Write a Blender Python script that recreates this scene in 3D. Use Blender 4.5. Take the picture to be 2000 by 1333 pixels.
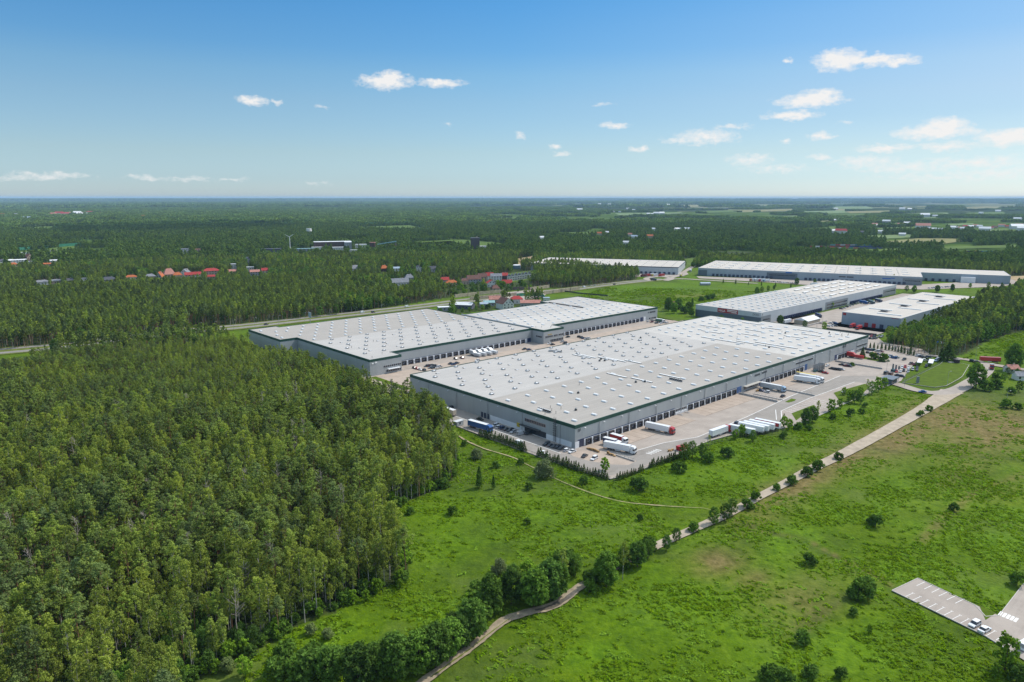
import bpy, math, random
import numpy as np
from mathutils import Vector, Matrix
for _o in list(bpy.data.objects): bpy.data.objects.remove(_o)
SC = bpy.context.scene; COL = SC.collection
R = math.radians
# ------------------------------------------------------------------ camera
CAMH, FPX, HY = 122.0, 1403.7, 386.0          # height in metres, focal length and true horizon in photo pixels (2000 wide)
PITCH = math.atan((666.5-HY)/FPX)
cd = bpy.data.cameras.new('camera'); cam = bpy.data.objects.new('camera', cd); COL.objects.link(cam)
cam.location = (0,0,CAMH); cam.rotation_euler = (math.pi/2-PITCH,0,0)
cd.sensor_fit='HORIZONTAL'; cd.sensor_width=36; cd.lens=FPX/2000*36; cd.clip_start=1; cd.clip_end=90000
SC.camera = cam
# ------------------------------------------------------------------ exposure
SC.view_settings.view_transform='Standard'; SC.view_settings.look='None'; SC.view_settings.gamma=1
SC.view_settings.use_curve_mapping=False; SC.view_settings.exposure=0.1
SC.render.engine='CYCLES'; cy=SC.cycles
cy.max_bounces=5; cy.diffuse_bounces=3; cy.glossy_bounces=2; cy.transmission_bounces=3; cy.volume_bounces=0; cy.transparent_max_bounces=6
cy.use_denoising=True; cy.caustics_reflective=False; cy.caustics_refractive=False
# ------------------------------------------------------------------ building grid: a runs along the docks, b into the site
YAW=0.83; UX,UY=math.sin(YAW),math.cos(YAW); ROT=math.pi/2-YAW; CX,CY=31.1,338.2
def AB(a,b,z=0.0): return Vector((CX+a*UX-b*UY, CY+a*UY+b*UX, z))
def G(px,py,z=0.0):                            # point of the ground (or of the level z) seen at a photo pixel
    x=(px-1000)/FPX; y=-(py-666.5)/FPX; c,s=math.cos(PITCH),math.sin(PITCH)
    d=(x, c+y*s, -s+y*c); t=(z-CAMH)/d[2]
    return Vector((d[0]*t,d[1]*t,z))
def toAB(p): 
    x,y=p[0]-CX,p[1]-CY; return (x*UX+y*UY, -x*UY+y*UX)
# ------------------------------------------------------------------ sun and sky
SD=Vector((0.8*UX+0.2*UY, 0.8*UY-0.2*UX, 1.0)).normalized()
AZ=math.atan2(SD.x,SD.y); EL=math.asin(SD.z)
sl=bpy.data.lights.new('sun','SUN'); sl.energy=3.35; sl.angle=R(0.53); sl.color=(1,0.955,0.88)
so=bpy.data.objects.new('sun',sl); COL.objects.link(so); so.rotation_euler=SD.to_track_quat('Z','Y').to_euler(); so.location=(0,0,300)

class NT:                                      # tiny node helper
    def __init__(s,tree): s.t=tree; s.n=tree.nodes; s.l=tree.links
    def new(s,ty,**k):
        n=s.n.new(ty)
        for a,v in k.items(): setattr(n,a,v)
        return n
    def put(s,sock,v):
        if hasattr(v,'is_output'): s.l.new(v,sock)
        else: sock.default_value=v
    def math(s,op,a,b=None,c=None,clamp=False):
        n=s.new('ShaderNodeMath',operation=op,use_clamp=clamp)
        for i,v in enumerate((a,b,c)):
            if v is not None: s.put(n.inputs[i],v)
        return n.outputs[0]
    def vm(s,op,a,b=None,c=None):
        n=s.new('ShaderNodeVectorMath',operation=op)
        for i,v in enumerate((a,b,c)):
            if v is not None: s.put(n.inputs[i],v)
        return n.outputs['Value'] if op in('LENGTH','DOT_PRODUCT','DISTANCE') else n.outputs[0]
    def noise(s,vec,scale,detail=3,rough=0.55,dim='3D'):
        n=s.new('ShaderNodeTexNoise',noise_dimensions=dim)
        s.put(n.inputs['Vector'],vec); n.inputs['Scale'].default_value=scale; n.inputs['Detail'].default_value=detail; n.inputs['Roughness'].default_value=rough
        return n.outputs['Fac']
    def ramp(s,fac,pts):
        n=s.new('ShaderNodeValToRGB'); s.put(n.inputs[0],fac); e=n.color_ramp.elements
        while len(e)<len(pts): e.new(0.5)
        for i,(p,c) in enumerate(pts): e[i].position=p; e[i].color=(*c,1) if len(c)==3 else c
        return n.outputs[0]
    def mix(s,fac,a,b,mode='MIX'):
        n=s.new('ShaderNodeMix',data_type='RGBA',blend_type=mode,clamp_factor=True)
        s.put(n.inputs[0],fac)
        for i,v in ((6,a),(7,b)):
            if isinstance(v,(tuple,list)): v=(*v,1) if len(v)==3 else v
            s.put(n.inputs[i],v)
        return n.outputs[2]
    def maprange(s,v,a,b,c=0.0,d=1.0):
        n=s.new('ShaderNodeMapRange'); s.put(n.inputs[0],v)
        for i,x in enumerate((a,b,c,d)): s.put(n.inputs[i+1],x)
        return n.outputs[0]

w=bpy.data.worlds.new('World'); SC.world=w; w.use_nodes=True; T=NT(w.node_tree); w.node_tree.nodes.clear()
sky=T.new('ShaderNodeTexSky',sky_type='NISHITA',sun_disc=False); sky.sun_elevation=EL; sky.sun_rotation=AZ
sky.altitude=120; sky.air_density=1.0; sky.dust_density=0.3; sky.ozone_density=2.0
tc=T.new('ShaderNodeTexCoord'); sep=T.new('ShaderNodeSeparateXYZ'); T.put(sep.inputs[0],tc.outputs['Generated'])
az=T.math('ARCTAN2',sep.outputs[0],sep.outputs[1]); el=T.math('ARCSINE',sep.outputs[2])
cmb=T.new('ShaderNodeCombineXYZ'); T.put(cmb.inputs[0],az); T.put(cmb.inputs[1],el); pos=cmb.outputs[0]
nz=T.new('ShaderNodeTexNoise',noise_dimensions='2D'); T.put(nz.inputs['Vector'],T.vm('MULTIPLY',pos,(1,1.7,1))); nz.inputs['Scale'].default_value=55; nz.inputs['Detail'].default_value=5; nz.inputs['Roughness'].default_value=0.6
warp=T.vm('MULTIPLY',T.vm('SUBTRACT',nz.outputs['Color'],(0.5,0.5,0.5)),(0.022,0.012,0))
pw=T.vm('ADD',pos,warp)
CL=[(752,160,50,15,1),(765,152,26,14,1),(860,162,46,9,.9),(492,197,28,9,.9),(542,202,10,6,.6),(632,209,16,4,.35),(1540,119,11,4.5,.7),
(1640,118,44,18,1.1),(1700,118,60,10,1),(1755,121,34,7,.9),(1582,196,58,13,1.1),(1600,188,36,13,1),(1545,226,46,9,.95),(1378,268,60,15,.75),(1325,274,36,8,.6),
(1430,248,34,6,.5),(1197,246,28,7,.75),(1178,204,20,4,.4),(1018,264,12,7,.55),(1085,287,15,5.5,.6),(1098,300,17,4.5,.55),(1251,292,20,7,.75),(873,243,8,4,.45),
(1603,266,22,8,.8),(1538,277,11,6,.65),(1650,242,15,5,.45),(1828,258,66,12,1.05),(1845,248,36,16,1.1),(1978,268,50,15,1.1),(1735,289,46,8,.75),(1845,287,56,9,.65),
(1465,312,46,11,.6),(1520,330,60,10,.42),(1690,316,56,12,.6),(1600,307,22,5,.55),(1770,327,80,12,.5),(1905,318,86,13,.55),(1965,338,90,13,.45),(1850,346,140,11,.36),
(100,344,64,8,.5),(40,346,54,7,.42),(290,347,44,6,.42),(370,350,50,6,.38),(450,352,40,5,.36),(610,358,36,3.5,.3)]
acc=None
for (x,y,hw,hh,st) in CL:
    dx=(x-1000)/FPX; dy=-(y-666.5)/FPX; c,s=math.cos(PITCH),math.sin(PITCH); v=Vector((dx,c+dy*s,-s+dy*c)).normalized()
    a0=math.atan2(v.x,v.y); e0=math.asin(v.z); sx=FPX/hw*0.9; sy=FPX/hh*0.95
    ln=T.vm('LENGTH',T.vm('MULTIPLY_ADD',pw,(sx,sy,0),(-a0*sx,-e0*sy,0)))
    val=T.math('MULTIPLY_ADD',ln,-st,st*1.15)
    acc=val if acc is None else T.math('MAXIMUM',acc,val)
nb=T.noise(T.vm('MULTIPLY',pos,(1,1.8,1)),95,6,0.65,'2D')
den=T.math('ADD',acc,T.math('MULTIPLY',T.math('SUBTRACT',nb,0.5),1.1))
cov=T.maprange(den,0.08,0.85); cov=T.math('MULTIPLY',T.math('MULTIPLY',cov,T.maprange(acc,0.0,0.18)),0.95,clamp=True)
hue=T.ramp(T.maprange(el,0.0,0.9),[(0.0,(0.39,0.49,0.68)),(0.027,(0.353,0.456,0.618)),(0.065,(0.385,0.457,0.534)),(0.137,(0.374,0.475,0.532)),(0.173,(0.34,0.482,0.547)),(0.207,(0.263,0.456,0.568)),(0.27,(0.21,0.448,0.591)),(0.34,(0.26,0.46,0.59)),(0.50,(2.5,2.0,1.4))])  # last stop boosts the unseen upper sky as added fill for shaded sides
tint=T.vm('SCALE',T.ramp(T.maprange(el,0.0,0.9),[(0.0,(0.565,0.535,0.51)),(0.11,(0.54,0.475,0.455)),(0.24,(0.80,0.54,0.465)),(0.6,(0.5,0.5,0.5))])); tint.node.inputs['Scale'].default_value=2.0
side=T.vm('MULTIPLY_ADD',T.vm('SUBTRACT',tint,(1,1,1)),T.maprange(az,0.0,0.6),(1,1,1))
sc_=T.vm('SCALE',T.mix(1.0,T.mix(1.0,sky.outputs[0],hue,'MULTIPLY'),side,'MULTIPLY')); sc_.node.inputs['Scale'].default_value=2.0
col=T.mix(cov,sc_,(8.6,8.45,8.3))
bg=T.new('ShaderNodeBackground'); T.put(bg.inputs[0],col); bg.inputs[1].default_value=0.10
ow=T.new('ShaderNodeOutputWorld'); T.l.new(bg.outputs[0],ow.inputs[0])

# ------------------------------------------------------------------ helpers
def S(r,g,b):
    f=lambda c:(c/255/12.92) if c/255<=0.04045 else ((c/255+0.055)/1.055)**2.4
    return (f(r),f(g),f(b))
MATS={}
def mat(name,col,rough=0.7,var=0.0,scale=0.3,metal=0.0,spec=0.4,detail=3,bump=0.0,bscale=2.0,col2=None,streak=0.0):
    if name in MATS: return MATS[name]
    if rough>=.85: spec=min(spec,.12)
    m=bpy.data.materials.new(name); m.use_nodes=True; t=NT(m.node_tree); p=m.node_tree.nodes['Principled BSDF']
    p.inputs['Roughness'].default_value=rough; p.inputs['Metallic'].default_value=metal; p.inputs['Specular IOR Level'].default_value=spec
    if var or col2:
        g=t.new('ShaderNodeNewGeometry').outputs['Position']
        n=t.noise(g,scale,detail)
        lo=tuple(c*(1-var) for c in (col2 or col)); hi=tuple(min(1,c*(1+var)) for c in col)
        cc=t.ramp(n,[(0.3,lo),(0.7,hi)])
        if streak:
            mp=t.new('ShaderNodeMapping'); mp.inputs['Rotation'].default_value=(0,0,-ROT); t.put(mp.inputs['Vector'],g); q_=mp.outputs[0]
            s1=t.noise(t.vm('MULTIPLY',q_,(.035,.6,0)),1.0,5,.65); s2=t.noise(q_,.09,6,.7); s3=t.noise(t.vm('MULTIPLY',q_,(.5,.05,0)),1.0,5,.65)
            f=t.math('ADD',t.maprange(s1,.54,.72,0,.55),t.math('ADD',t.maprange(s2,.55,.72,0,.6),t.maprange(s3,.60,.76,0,.3)),clamp=True)
            cc=t.mix(t.math('MULTIPLY',f,streak),cc,tuple(x*.5 for x in col))
        t.put(p.inputs['Base Color'],cc)
        if bump:
            b=t.new('ShaderNodeBump'); b.inputs['Strength'].default_value=bump; b.inputs['Distance'].default_value=0.3
            t.put(b.inputs['Height'],t.noise(g,bscale,3)); t.put(p.inputs['Normal'],b.outputs[0])
    else: p.inputs['Base Color'].default_value=(*col,1)
    MATS[name]=m; return m
def mesh(name,verts,faces,mats,idx=None,smooth=False):
    me=bpy.data.meshes.new(name); me.from_pydata(verts if isinstance(verts,list) else verts.tolist(),[],faces if isinstance(faces,list) else faces.tolist())
    for m in mats: me.materials.append(m)
    if idx is not None: me.polygons.foreach_set('material_index',idx)
    if smooth: me.polygons.foreach_set('use_smooth',[True]*len(me.polygons))
    me.update(); return me
def ob(name,me,parent=None,loc=None,rz=None,label=None,scale=None):
    o=bpy.data.objects.new(name,me); COL.objects.link(o)
    if parent is not None: o.parent=parent
    if loc is not None: o.location=loc
    if rz is not None: o.rotation_euler=(0,0,rz)
    if scale is not None: o.scale=(scale,)*3 if isinstance(scale,(int,float)) else scale
    if label: o['label']=label
    return o
def tag(o,label=None,cat=None,group=None,kind=None):
    for k,v in (('label',label),('category',cat),('group',group),('kind',kind)):
        if v: o[k]=v
    return o
def th(name,label,cat,loc=(0,0,0),rz=0,group=None,scale=None): return tag(ob(name,None,None,loc,rz,None,scale),label,cat,group)
class MB:
    def __init__(s): s.v=[]; s.f=[]; s.i=[]; s.m=[]
    def mi(s,m):
        if m not in s.m: s.m.append(m)
        return s.m.index(m)
    def add(s,vs,fs,m):
        k=len(s.v); s.v+= [tuple(v) for v in vs]; i=s.mi(m)
        for f in fs: s.f.append(tuple(x+k for x in f)); s.i.append(i)
    def box(s,x0,x1,y0,y1,z0,z1,m,top=None,tx=0,ty=0):   # tx,ty shrink the top
        vs=[(x0,y0,z0),(x1,y0,z0),(x1,y1,z0),(x0,y1,z0),(x0+tx,y0+ty,z1),(x1-tx,y0+ty,z1),(x1-tx,y1-ty,z1),(x0+tx,y1-ty,z1)]
        s.add(vs,[(0,3,2,1),(0,1,5,4),(1,2,6,5),(2,3,7,6),(3,0,4,7)],m); s.add(vs[4:],[(0,1,2,3)],top or m)
    def prism(s,poly,z0,z1,m,top=None,cap=True):
        n=len(poly); vs=[(x,y,z0) for x,y in poly]+[(x,y,z1) for x,y in poly]
        s.add(vs,[(i,(i+1)%n,(i+1)%n+n,i+n) for i in range(n)],m)
        if cap: s.add([(x,y,z1) for x,y in poly],[tuple(range(n))],top or m)
    def extr(s,prof,y0,y1,m):                            # profile in x,z extruded along y
        n=len(prof); vs=[(x,y0,z) for x,z in prof]+[(x,y1,z) for x,z in prof]
        s.add(vs,[(i,i+n,(i+1)%n+n,(i+1)%n) for i in range(n)]+[tuple(range(n)),tuple(range(2*n-1,n-1,-1))],m)
    def cyl(s,p,q,r0,r1,m,n=8,cap=True):
        p,q=Vector(p),Vector(q); d=(q-p).normalized(); a=d.orthogonal().normalized(); b=d.cross(a)
        vs=[p+(a*math.cos(t)+b*math.sin(t))*r0 for t in [2*math.pi*i/n for i in range(n)]]+[q+(a*math.cos(t)+b*math.sin(t))*r1 for t in [2*math.pi*i/n for i in range(n)]]
        fs=[(i,(i+1)%n,(i+1)%n+n,i+n) for i in range(n)]
        if cap: fs+=[tuple(range(n-1,-1,-1)),tuple(range(n,2*n))]
        s.add(vs,fs,m)
    def me(s,name,smooth=False): return mesh(name,s.v,s.f,s.m,s.i,smooth)
    def ob(s,name,parent=None,label=None,loc=None,rz=None,smooth=False): return ob(name,s.me(name,smooth),parent,loc,rz,label)
def offs(poly,d):
    n=len(poly); out=[]
    for i in range(n):
        p0,p1,p2=Vector(poly[i-1]),Vector(poly[i]),Vector(poly[(i+1)%n])
        e0=(p1-p0).normalized(); e1=(p2-p1).normalized(); n0=Vector((e0.y,-e0.x)); n1=Vector((e1.y,-e1.x))
        k=(n0+n1); k=k/max(1e-6,(1+n0.dot(n1))); out.append((p1.x+k.x*d,p1.y+k.y*d))
    return out
def inpoly(X,Y,poly):
    X=np.asarray(X,float); Y=np.asarray(Y,float); r=np.zeros(X.shape,bool); n=len(poly)
    for i in range(n):
        x0,y0=poly[i][0],poly[i][1]; x1,y1=poly[(i+1)%n][0],poly[(i+1)%n][1]
        c=((y0>Y)!=(y1>Y)); d=(y1-y0) if abs(y1-y0)>1e-9 else 1e-9
        r^= c & (X < (x1-x0)*(Y-y0)/d+x0)
    return r
def vnoise(X,Y,scale,seed,oct=3):
    rs=np.random.RandomState(seed); lat=rs.rand(256,256); out=0; amp=1; tot=0
    x=np.asarray(X)/scale; y=np.asarray(Y)/scale
    for k in range(oct):
        xi=np.floor(x).astype(int); yi=np.floor(y).astype(int); fx=x-xi; fy=y-yi; fx=fx*fx*(3-2*fx); fy=fy*fy*(3-2*fy)
        a=lat[xi%256,yi%256]; b=lat[(xi+1)%256,yi%256]; c=lat[xi%256,(yi+1)%256]; d=lat[(xi+1)%256,(yi+1)%256]
        out=out+amp*((a*(1-fx)+b*fx)*(1-fy)+(c*(1-fx)+d*fx)*fy); tot+=amp; amp*=.5; x=x*2+17.3; y=y*2+5.1
    return out/tot
ORD='first second third fourth fifth sixth seventh eighth ninth tenth eleventh twelfth thirteenth fourteenth fifteenth sixteenth seventeenth eighteenth nineteenth twentieth'.split()
def P2(l): return [(p.x,p.y) for p in (G(*q) for q in l)]
def A2(l): return [(p.x,p.y) for p in (AB(*q) for q in l)]
rng=np.random.RandomState(7); random.seed(7)
HAZE=0.000037
# ------------------------------------------------------------------ where woods stand and where the land is open
EDGE=[(340,1400),(361,1340),(434,1301),(525,1256),(596,1215),(656,1195),(700,1162),(745,1151),(798,1132),(797,1095),(762,1040),(740,1000),(787,983),(828,968),(877,947),(895,915),(886,870),(874,836)]
OPEN=P2(EDGE)+A2([(-24,75),(-25,140),(-14,180),(-9,195),(-10,300),(-22,310),(-24,372),(-30,432),(-420,438),(-420,470),(-24,470)])+P2([(640,617),(800,594),(889,579),(940,574),(1000,566),(1060,562),(1100,563),(1160,558),(1245,546)])+A2([(600,475),(610,640),(700,730),(840,505),(870,480),(885,475),(1045,75),(990,30),(870,20),(700,20),(690,7),(450,5),(392,2)])+P2([(1738,676),(1770,688),(1800,693),(1850,699),(1890,689),(1935,662),(2030,640),(2200,700),(2300,900),(2200,1400),(2000,1600),(340,1600)])
WOODS=[P2([(1052,560),(1100,562),(1160,557),(1245,546),(1246,537),(1180,530),(1100,524),(1062,524),(1050,545)]),
       P2([(862,615),(905,612),(1000,600),(1060,590),(1062,586),(1000,588),(900,598),(850,607)])]
# clearings in the far woods: (polygon in photo pixels, kind)
def ring(px,py,rx,ry,n=10): return [(px+rx*math.cos(2*math.pi*i/n),py+ry*math.sin(2*math.pi*i/n)) for i in range(n)]
FIELDS=[([(30,492),(205,474),(205,479),(110,490),(40,499)],'grass'),([(130,437),(165,434),(164,438),(132,441)],'tan'),
 ([(1727,472),(1790,466),(1850,466),(1905,468),(1840,477),(1740,477)],'tan'),([(1690,461),(1780,458),(1782,464),(1700,468)],'pale'),
 ([(1760,430),(1830,424),(1838,430),(1780,432)],'pale'),([(1560,413),(1650,411),(1656,416),(1575,419)],'pale'),([(1440,411),(1545,408),(1556,412),(1450,415)],'tan'),
 ([(1870,406),(2010,402),(2010,409),(1880,411)],'tan'),([(1620,404),(1700,403),(1705,408),(1630,409)],'pale'),([(1588,433),(1622,431),(1640,435),(1590,437)],'tan'),
 ([(1700,446),(1800,442),(1850,449),(1760,453)],'grass'),([(1886,416),(1960,414),(1965,420),(1893,421)],'grass'),([(1900,450),(2010,444),(2010,456),(1930,458)],'grass'),
 ([(330,396),(450,394.5),(455,397),(340,398.5)],'tan'),([(1250,402),(1370,400),(1375,404),(1260,406)],'tan'),([(1310,418),(1340,417),(1340,421),(1312,422)],'grass'),
 ([(1200,417),(1330,415),(1335,418),(1210,421)],'pale'),([(1380,412),(1430,411),(1434,414),(1385,416)],'grass'),([(680,402),(705,401),(706,403),(682,404)],'tan'),
 ([(800,473),(905,468),(990,476),(900,484),(820,480)],'grass'),([(960,539),(1040,528),(1046,545),(1000,552)],'grass'),([(1010,506),(1042,500),(1044,521),(1012,520)],'sand'),
 ([(810,475),(880,471),(905,478),(830,481)],'sand'),([(1330,508),(1360,502),(1366,512),(1340,530)],'grass'),([(1970,540),(2030,538),(2030,556),(1975,552)],'sand'),
 ([(700,444),(800,440),(830,446),(720,451)],'grass'),([(950,427),(1010,425),(1020,428),(960,431)],'grass'),([(1650,489),(1760,486),(1765,490),(1660,493)],'grass'),([(1840,482),(2010,478),(2010,483),(1850,487)],'grass'),([(1700,437),(1780,435),(1785,438),(1710,440)],'grass'),([(1550,447),(1630,444),(1640,448),(1560,450)],'grass'),([(1480,424),(1560,421),(1570,426),(1490,428)],'pale'),([(1600,421),(1690,419),(1695,424),(1610,426)],'grass'),([(1850,438),(1900,436.5),(1905,439),(1855,441)],'pale'),([(1650,413),(1740,411.5),(1745,415),(1660,417)],'tan'),([(1760,417),(1850,415.5),(1855,419),(1765,421)],'pale'),([(20,445),(110,442),(115,446),(25,449)],'grass'),([(180,431),(250,429),(255,432),(185,434)],'grass'),([(470,437),(560,434),(565,437),(480,440)],'grass'),([(1090,455),(1160,453),(1165,457),(1095,459)],'grass'),([(640,497),(720,494),(725,499),(650,502)],'grass'),([(430,500),(500,498),(505,503),(435,505)],'grass'),([(1100,428),(1170,427),(1172,430),(1105,431)],'pale')]
FW=[(P2(p),k) for p,k in FIELDS]
# ------------------------------------------------------------------ ground
def ground_material():
    m=bpy.data.materials.new('grassland'); m.use_nodes=True; t=NT(m.node_tree); p=m.node_tree.nodes['Principled BSDF']
    p.inputs['Roughness'].default_value=0.95; p.inputs['Specular IOR Level'].default_value=0.1
    g=t.new('ShaderNodeNewGeometry').outputs['Position']
    at=t.new('ShaderNodeAttribute',attribute_name='paint'); sp=t.new('ShaderNodeSeparateColor'); t.put(sp.inputs[0],at.outputs['Color'])
    n1=t.noise(g,0.035,4); n2=t.noise(g,0.35,4,0.65); n3=t.noise(g,1.6,2,0.6)
    grass=t.ramp(t.math('ADD',t.math('MULTIPLY',n1,0.35),t.math('ADD',t.math('MULTIPLY',n2,0.4),t.math('MULTIPLY',n3,0.25))),
        [(0.34,(0.036,0.072,0.0015)),(0.46,(0.062,0.112,0.0015)),(0.55,(0.088,0.146,0.002)),(0.68,(0.132,0.186,0.007))])
    grass=t.mix(t.maprange(t.noise(g,0.022,4,.6),.5,.68,0,.55),grass,t.mix(n3,(0.072,0.098,0.022),(0.15,0.175,0.06)))
    lush=t.ramp(n2,[(0.35,(0.055,0.122,0.002)),(0.65,(0.125,0.225,0.005))])
    dry=t.ramp(n2,[(0.35,(0.10,0.083,0.022)),(0.65,(0.215,0.165,0.065))])
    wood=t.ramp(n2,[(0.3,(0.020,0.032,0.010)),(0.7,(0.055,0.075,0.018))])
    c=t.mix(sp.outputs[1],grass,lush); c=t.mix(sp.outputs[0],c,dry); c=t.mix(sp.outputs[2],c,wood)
    t.put(p.inputs['Base Color'],c)
    b=t.new('ShaderNodeBump'); b.inputs['Strength'].default_value=0.7; b.inputs['Distance'].default_value=0.5; t.put(b.inputs['Height'],t.noise(g,0.9,3)); t.put(p.inputs['Normal'],b.outputs[0])
    return m
nr,na=235,600
rad=100*np.exp(np.linspace(0,math.log(17.5),nr)); ang=np.radians(np.linspace(-47,47,na))
RR,AA=np.meshgrid(rad,ang,indexing='ij'); GX=(RR*np.sin(AA)).ravel(); GY=(RR*np.cos(AA)).ravel()
openm=inpoly(GX,GY,OPEN)
for wpoly in WOODS: openm&=~inpoly(GX,GY,wpoly)
for fp,k in FW: openm|=inpoly(GX,GY,fp)
def blob(px,py,rx,ry,rot=0):        # soft patch on the ground, centre by pixel, radii in metres
    c=G(px,py); dx,dy=GX-c.x,GY-c.y; cr,sr=math.cos(rot),math.sin(rot)
    return np.exp(-(((dx*cr+dy*sr)/rx)**2+((-dx*sr+dy*cr)/ry)**2))
def seg(pts,wd):                    # soft line along pixels
    d=np.full(GX.shape,1e9); q=[G(*p) for p in pts]
    for p0,p1 in zip(q,q[1:]):
        vx,vy=p1.x-p0.x,p1.y-p0.y; L=vx*vx+vy*vy; s=np.clip(((GX-p0.x)*vx+(GY-p0.y)*vy)/L,0,1)
        d=np.minimum(d,np.hypot(GX-p0.x-s*vx,GY-p0.y-s*vy))
    return np.exp(-(d/wd)**2)
f1=vnoise(GX,GY,22,3); f2=vnoise(GX,GY,7,5); f3=vnoise(GX,GY,60,9)
dry=np.zeros_like(GX)
TR=math.atan2(G(1820,800).y-G(1440,985).y,G(1820,800).x-G(1440,985).x)
for (px,py,rx,ry,st) in [(1860,815,45,28,1.2),(1760,850,60,16,1.1),(1950,835,60,20,1.1),(1660,890,50,9,1.0),(1560,945,45,9,.95),(1400,1095,12,8,.9),(1470,1130,9,5,.7),(1720,880,30,14,.5),(1560,1170,16,10,.55),(1590,1195,16,3,.6),(1900,905,60,10,.35),(1480,1015,20,6,.4),(1960,960,16,6,.3)]:
    dry=np.maximum(dry,st*blob(px,py,rx,ry,TR))
for pts,wd,st in [([(2000,925),(1905,960),(1850,1005),(1800,1055)],2.2,.55),([(1425,1010),(1500,1040),(1580,1055),(1640,1090),(1700,1115),(1745,1145)],.9,.8),([(1560,1240),(1640,1175)],1.2,.5),([(745,998),(770,990)],2,.9),([(1130,585),(1175,590)],10,.9),([(1280,575),(1320,580),(1380,578)],25,.4)]: dry=np.maximum(dry,st*seg(pts,wd))
dry*=np.clip(.35+1.3*f2,0,1.1)
lush=np.clip((f1-.45)*3.2,0,1)*.75
for (px,py,rx,ry,st) in [(1300,1180,35,22,.7),(900,1000,30,20,.4),(1300,930,60,14,.6),(1500,900,50,12,.7),(1690,800,40,14,.9),(830,1080,20,14,.5),(640,1230,14,10,.7),(1280,565,90,50,.9),(1700,1250,14,9,.6),(1100,970,24,14,.5)]: lush=np.maximum(lush,st*blob(px,py,rx,ry)*np.clip(.5+f2,0,1))
lush*=(1-.6*np.clip(dry*1.4,0,1))
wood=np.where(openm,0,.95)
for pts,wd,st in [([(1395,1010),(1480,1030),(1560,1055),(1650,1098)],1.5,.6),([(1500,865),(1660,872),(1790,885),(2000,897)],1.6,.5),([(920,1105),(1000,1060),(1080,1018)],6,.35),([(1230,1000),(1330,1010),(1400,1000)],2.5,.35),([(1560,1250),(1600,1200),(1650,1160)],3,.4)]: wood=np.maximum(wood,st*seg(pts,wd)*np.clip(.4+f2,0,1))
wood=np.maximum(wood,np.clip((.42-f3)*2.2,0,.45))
GZ=-0.06-0.35*vnoise(GX,GY,9,11)-0.25*vnoise(GX,GY,2.6,13,2)
idx=np.arange(nr*na).reshape(nr,na); F=np.stack([idx[:-1,:-1],idx[:-1,1:],idx[1:,1:],idx[1:,:-1]],-1).reshape(-1,4)[:,::-1]
me=mesh('ground',np.stack([GX,GY,GZ],1),F,[ground_material()],smooth=True)
ca=me.color_attributes.new('paint','FLOAT_COLOR','POINT')
ca.data.foreach_set('color',np.stack([np.clip(dry,0,1),np.clip(lush,0,1),np.clip(wood,0,1),np.ones_like(dry)],1).astype(np.float32).ravel())
tag(ob('ground',me),kind='structure')
# far land out to the horizon
def far_material():
    m=bpy.data.materials.new('far_land'); m.use_nodes=True; t=NT(m.node_tree); p=m.node_tree.nodes['Principled BSDF']; p.inputs['Roughness'].default_value=1; p.inputs['Specular IOR Level'].default_value=0.0
    g=t.new('ShaderNodeNewGeometry').outputs['Position']
    n=t.noise(g,0.0012,5,0.6); v=t.new('ShaderNodeTexVoronoi'); t.put(v.inputs['Vector'],t.vm('MULTIPLY',g,(1,0.6,0))); v.inputs['Scale'].default_value=0.0022
    sepc=t.new('ShaderNodeSeparateColor'); t.put(sepc.inputs[0],v.outputs['Color']); sx=t.new('ShaderNodeSeparateXYZ'); t.put(sx.inputs[0],g)
    field=t.ramp(sepc.outputs[1],[(0.1,(0.11,0.15,0.05)),(0.5,(0.20,0.20,0.09)),(0.9,(0.26,0.23,0.13))])
    side=t.maprange(sx.outputs[0],-7000,9000,0.02,0.5)
    isf=t.math('GREATER_THAN',t.math('ADD',side,t.math('MULTIPLY',n,0.35)),t.math('ADD',sepc.outputs[0],0.28))
    woodc=t.ramp(t.noise(g,0.012,4,0.7),[(0.3,(0.020,0.035,0.012)),(0.7,(0.05,0.075,0.022))])
    near=t.math('GREATER_THAN',t.vm('LENGTH',g),6500)
    glade=t.ramp(t.noise(g,0.006,4,0.6),[(0.35,(0.035,0.06,0.016)),(0.55,(0.075,0.125,0.022)),(0.7,(0.13,0.16,0.05))])
    t.put(p.inputs['Base Color'],t.mix(near,glade,t.mix(isf,woodc,field))); return m
fr=[0,60,500,1000,1700,2400,3400,4800,6500,9000,12500,17000,23000,30000,39000]; fa=120
V=[(0,0,-1.0)]+[(r*math.sin(2*math.pi*i/fa),r*math.cos(2*math.pi*i/fa),-1.0) for r in fr[1:] for i in range(fa)]
Fc=[(0,1+(i+1)%fa,1+i) for i in range(fa)]
for k in range(len(fr)-2):
    for i in range(fa): a=1+k*fa; Fc.append((a+i,a+(i+1)%fa,a+fa+(i+1)%fa,a+fa+i))
tag(ob('terrain',mesh('terrain',V,Fc,[far_material()])),kind='structure')
FM={'grass':mat('meadow_far',(0.085,0.135,0.02),.95,.25,.03),'tan':mat('stubble_field',(0.20,0.19,0.075),.95,.2,.02),'pale':mat('young_crop',(0.145,0.20,0.075),.95,.15,.015),'sand':mat('bare_sand',(0.36,0.27,0.16),.95,.25,.05)}
for poly,k in FW: tag(ob('field',mesh('field',[(x,y,0.02 if math.hypot(x,y)<1700 else 0.1) for x,y in poly],[tuple(range(len(poly)))],[FM[k]])),kind='structure')
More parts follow.
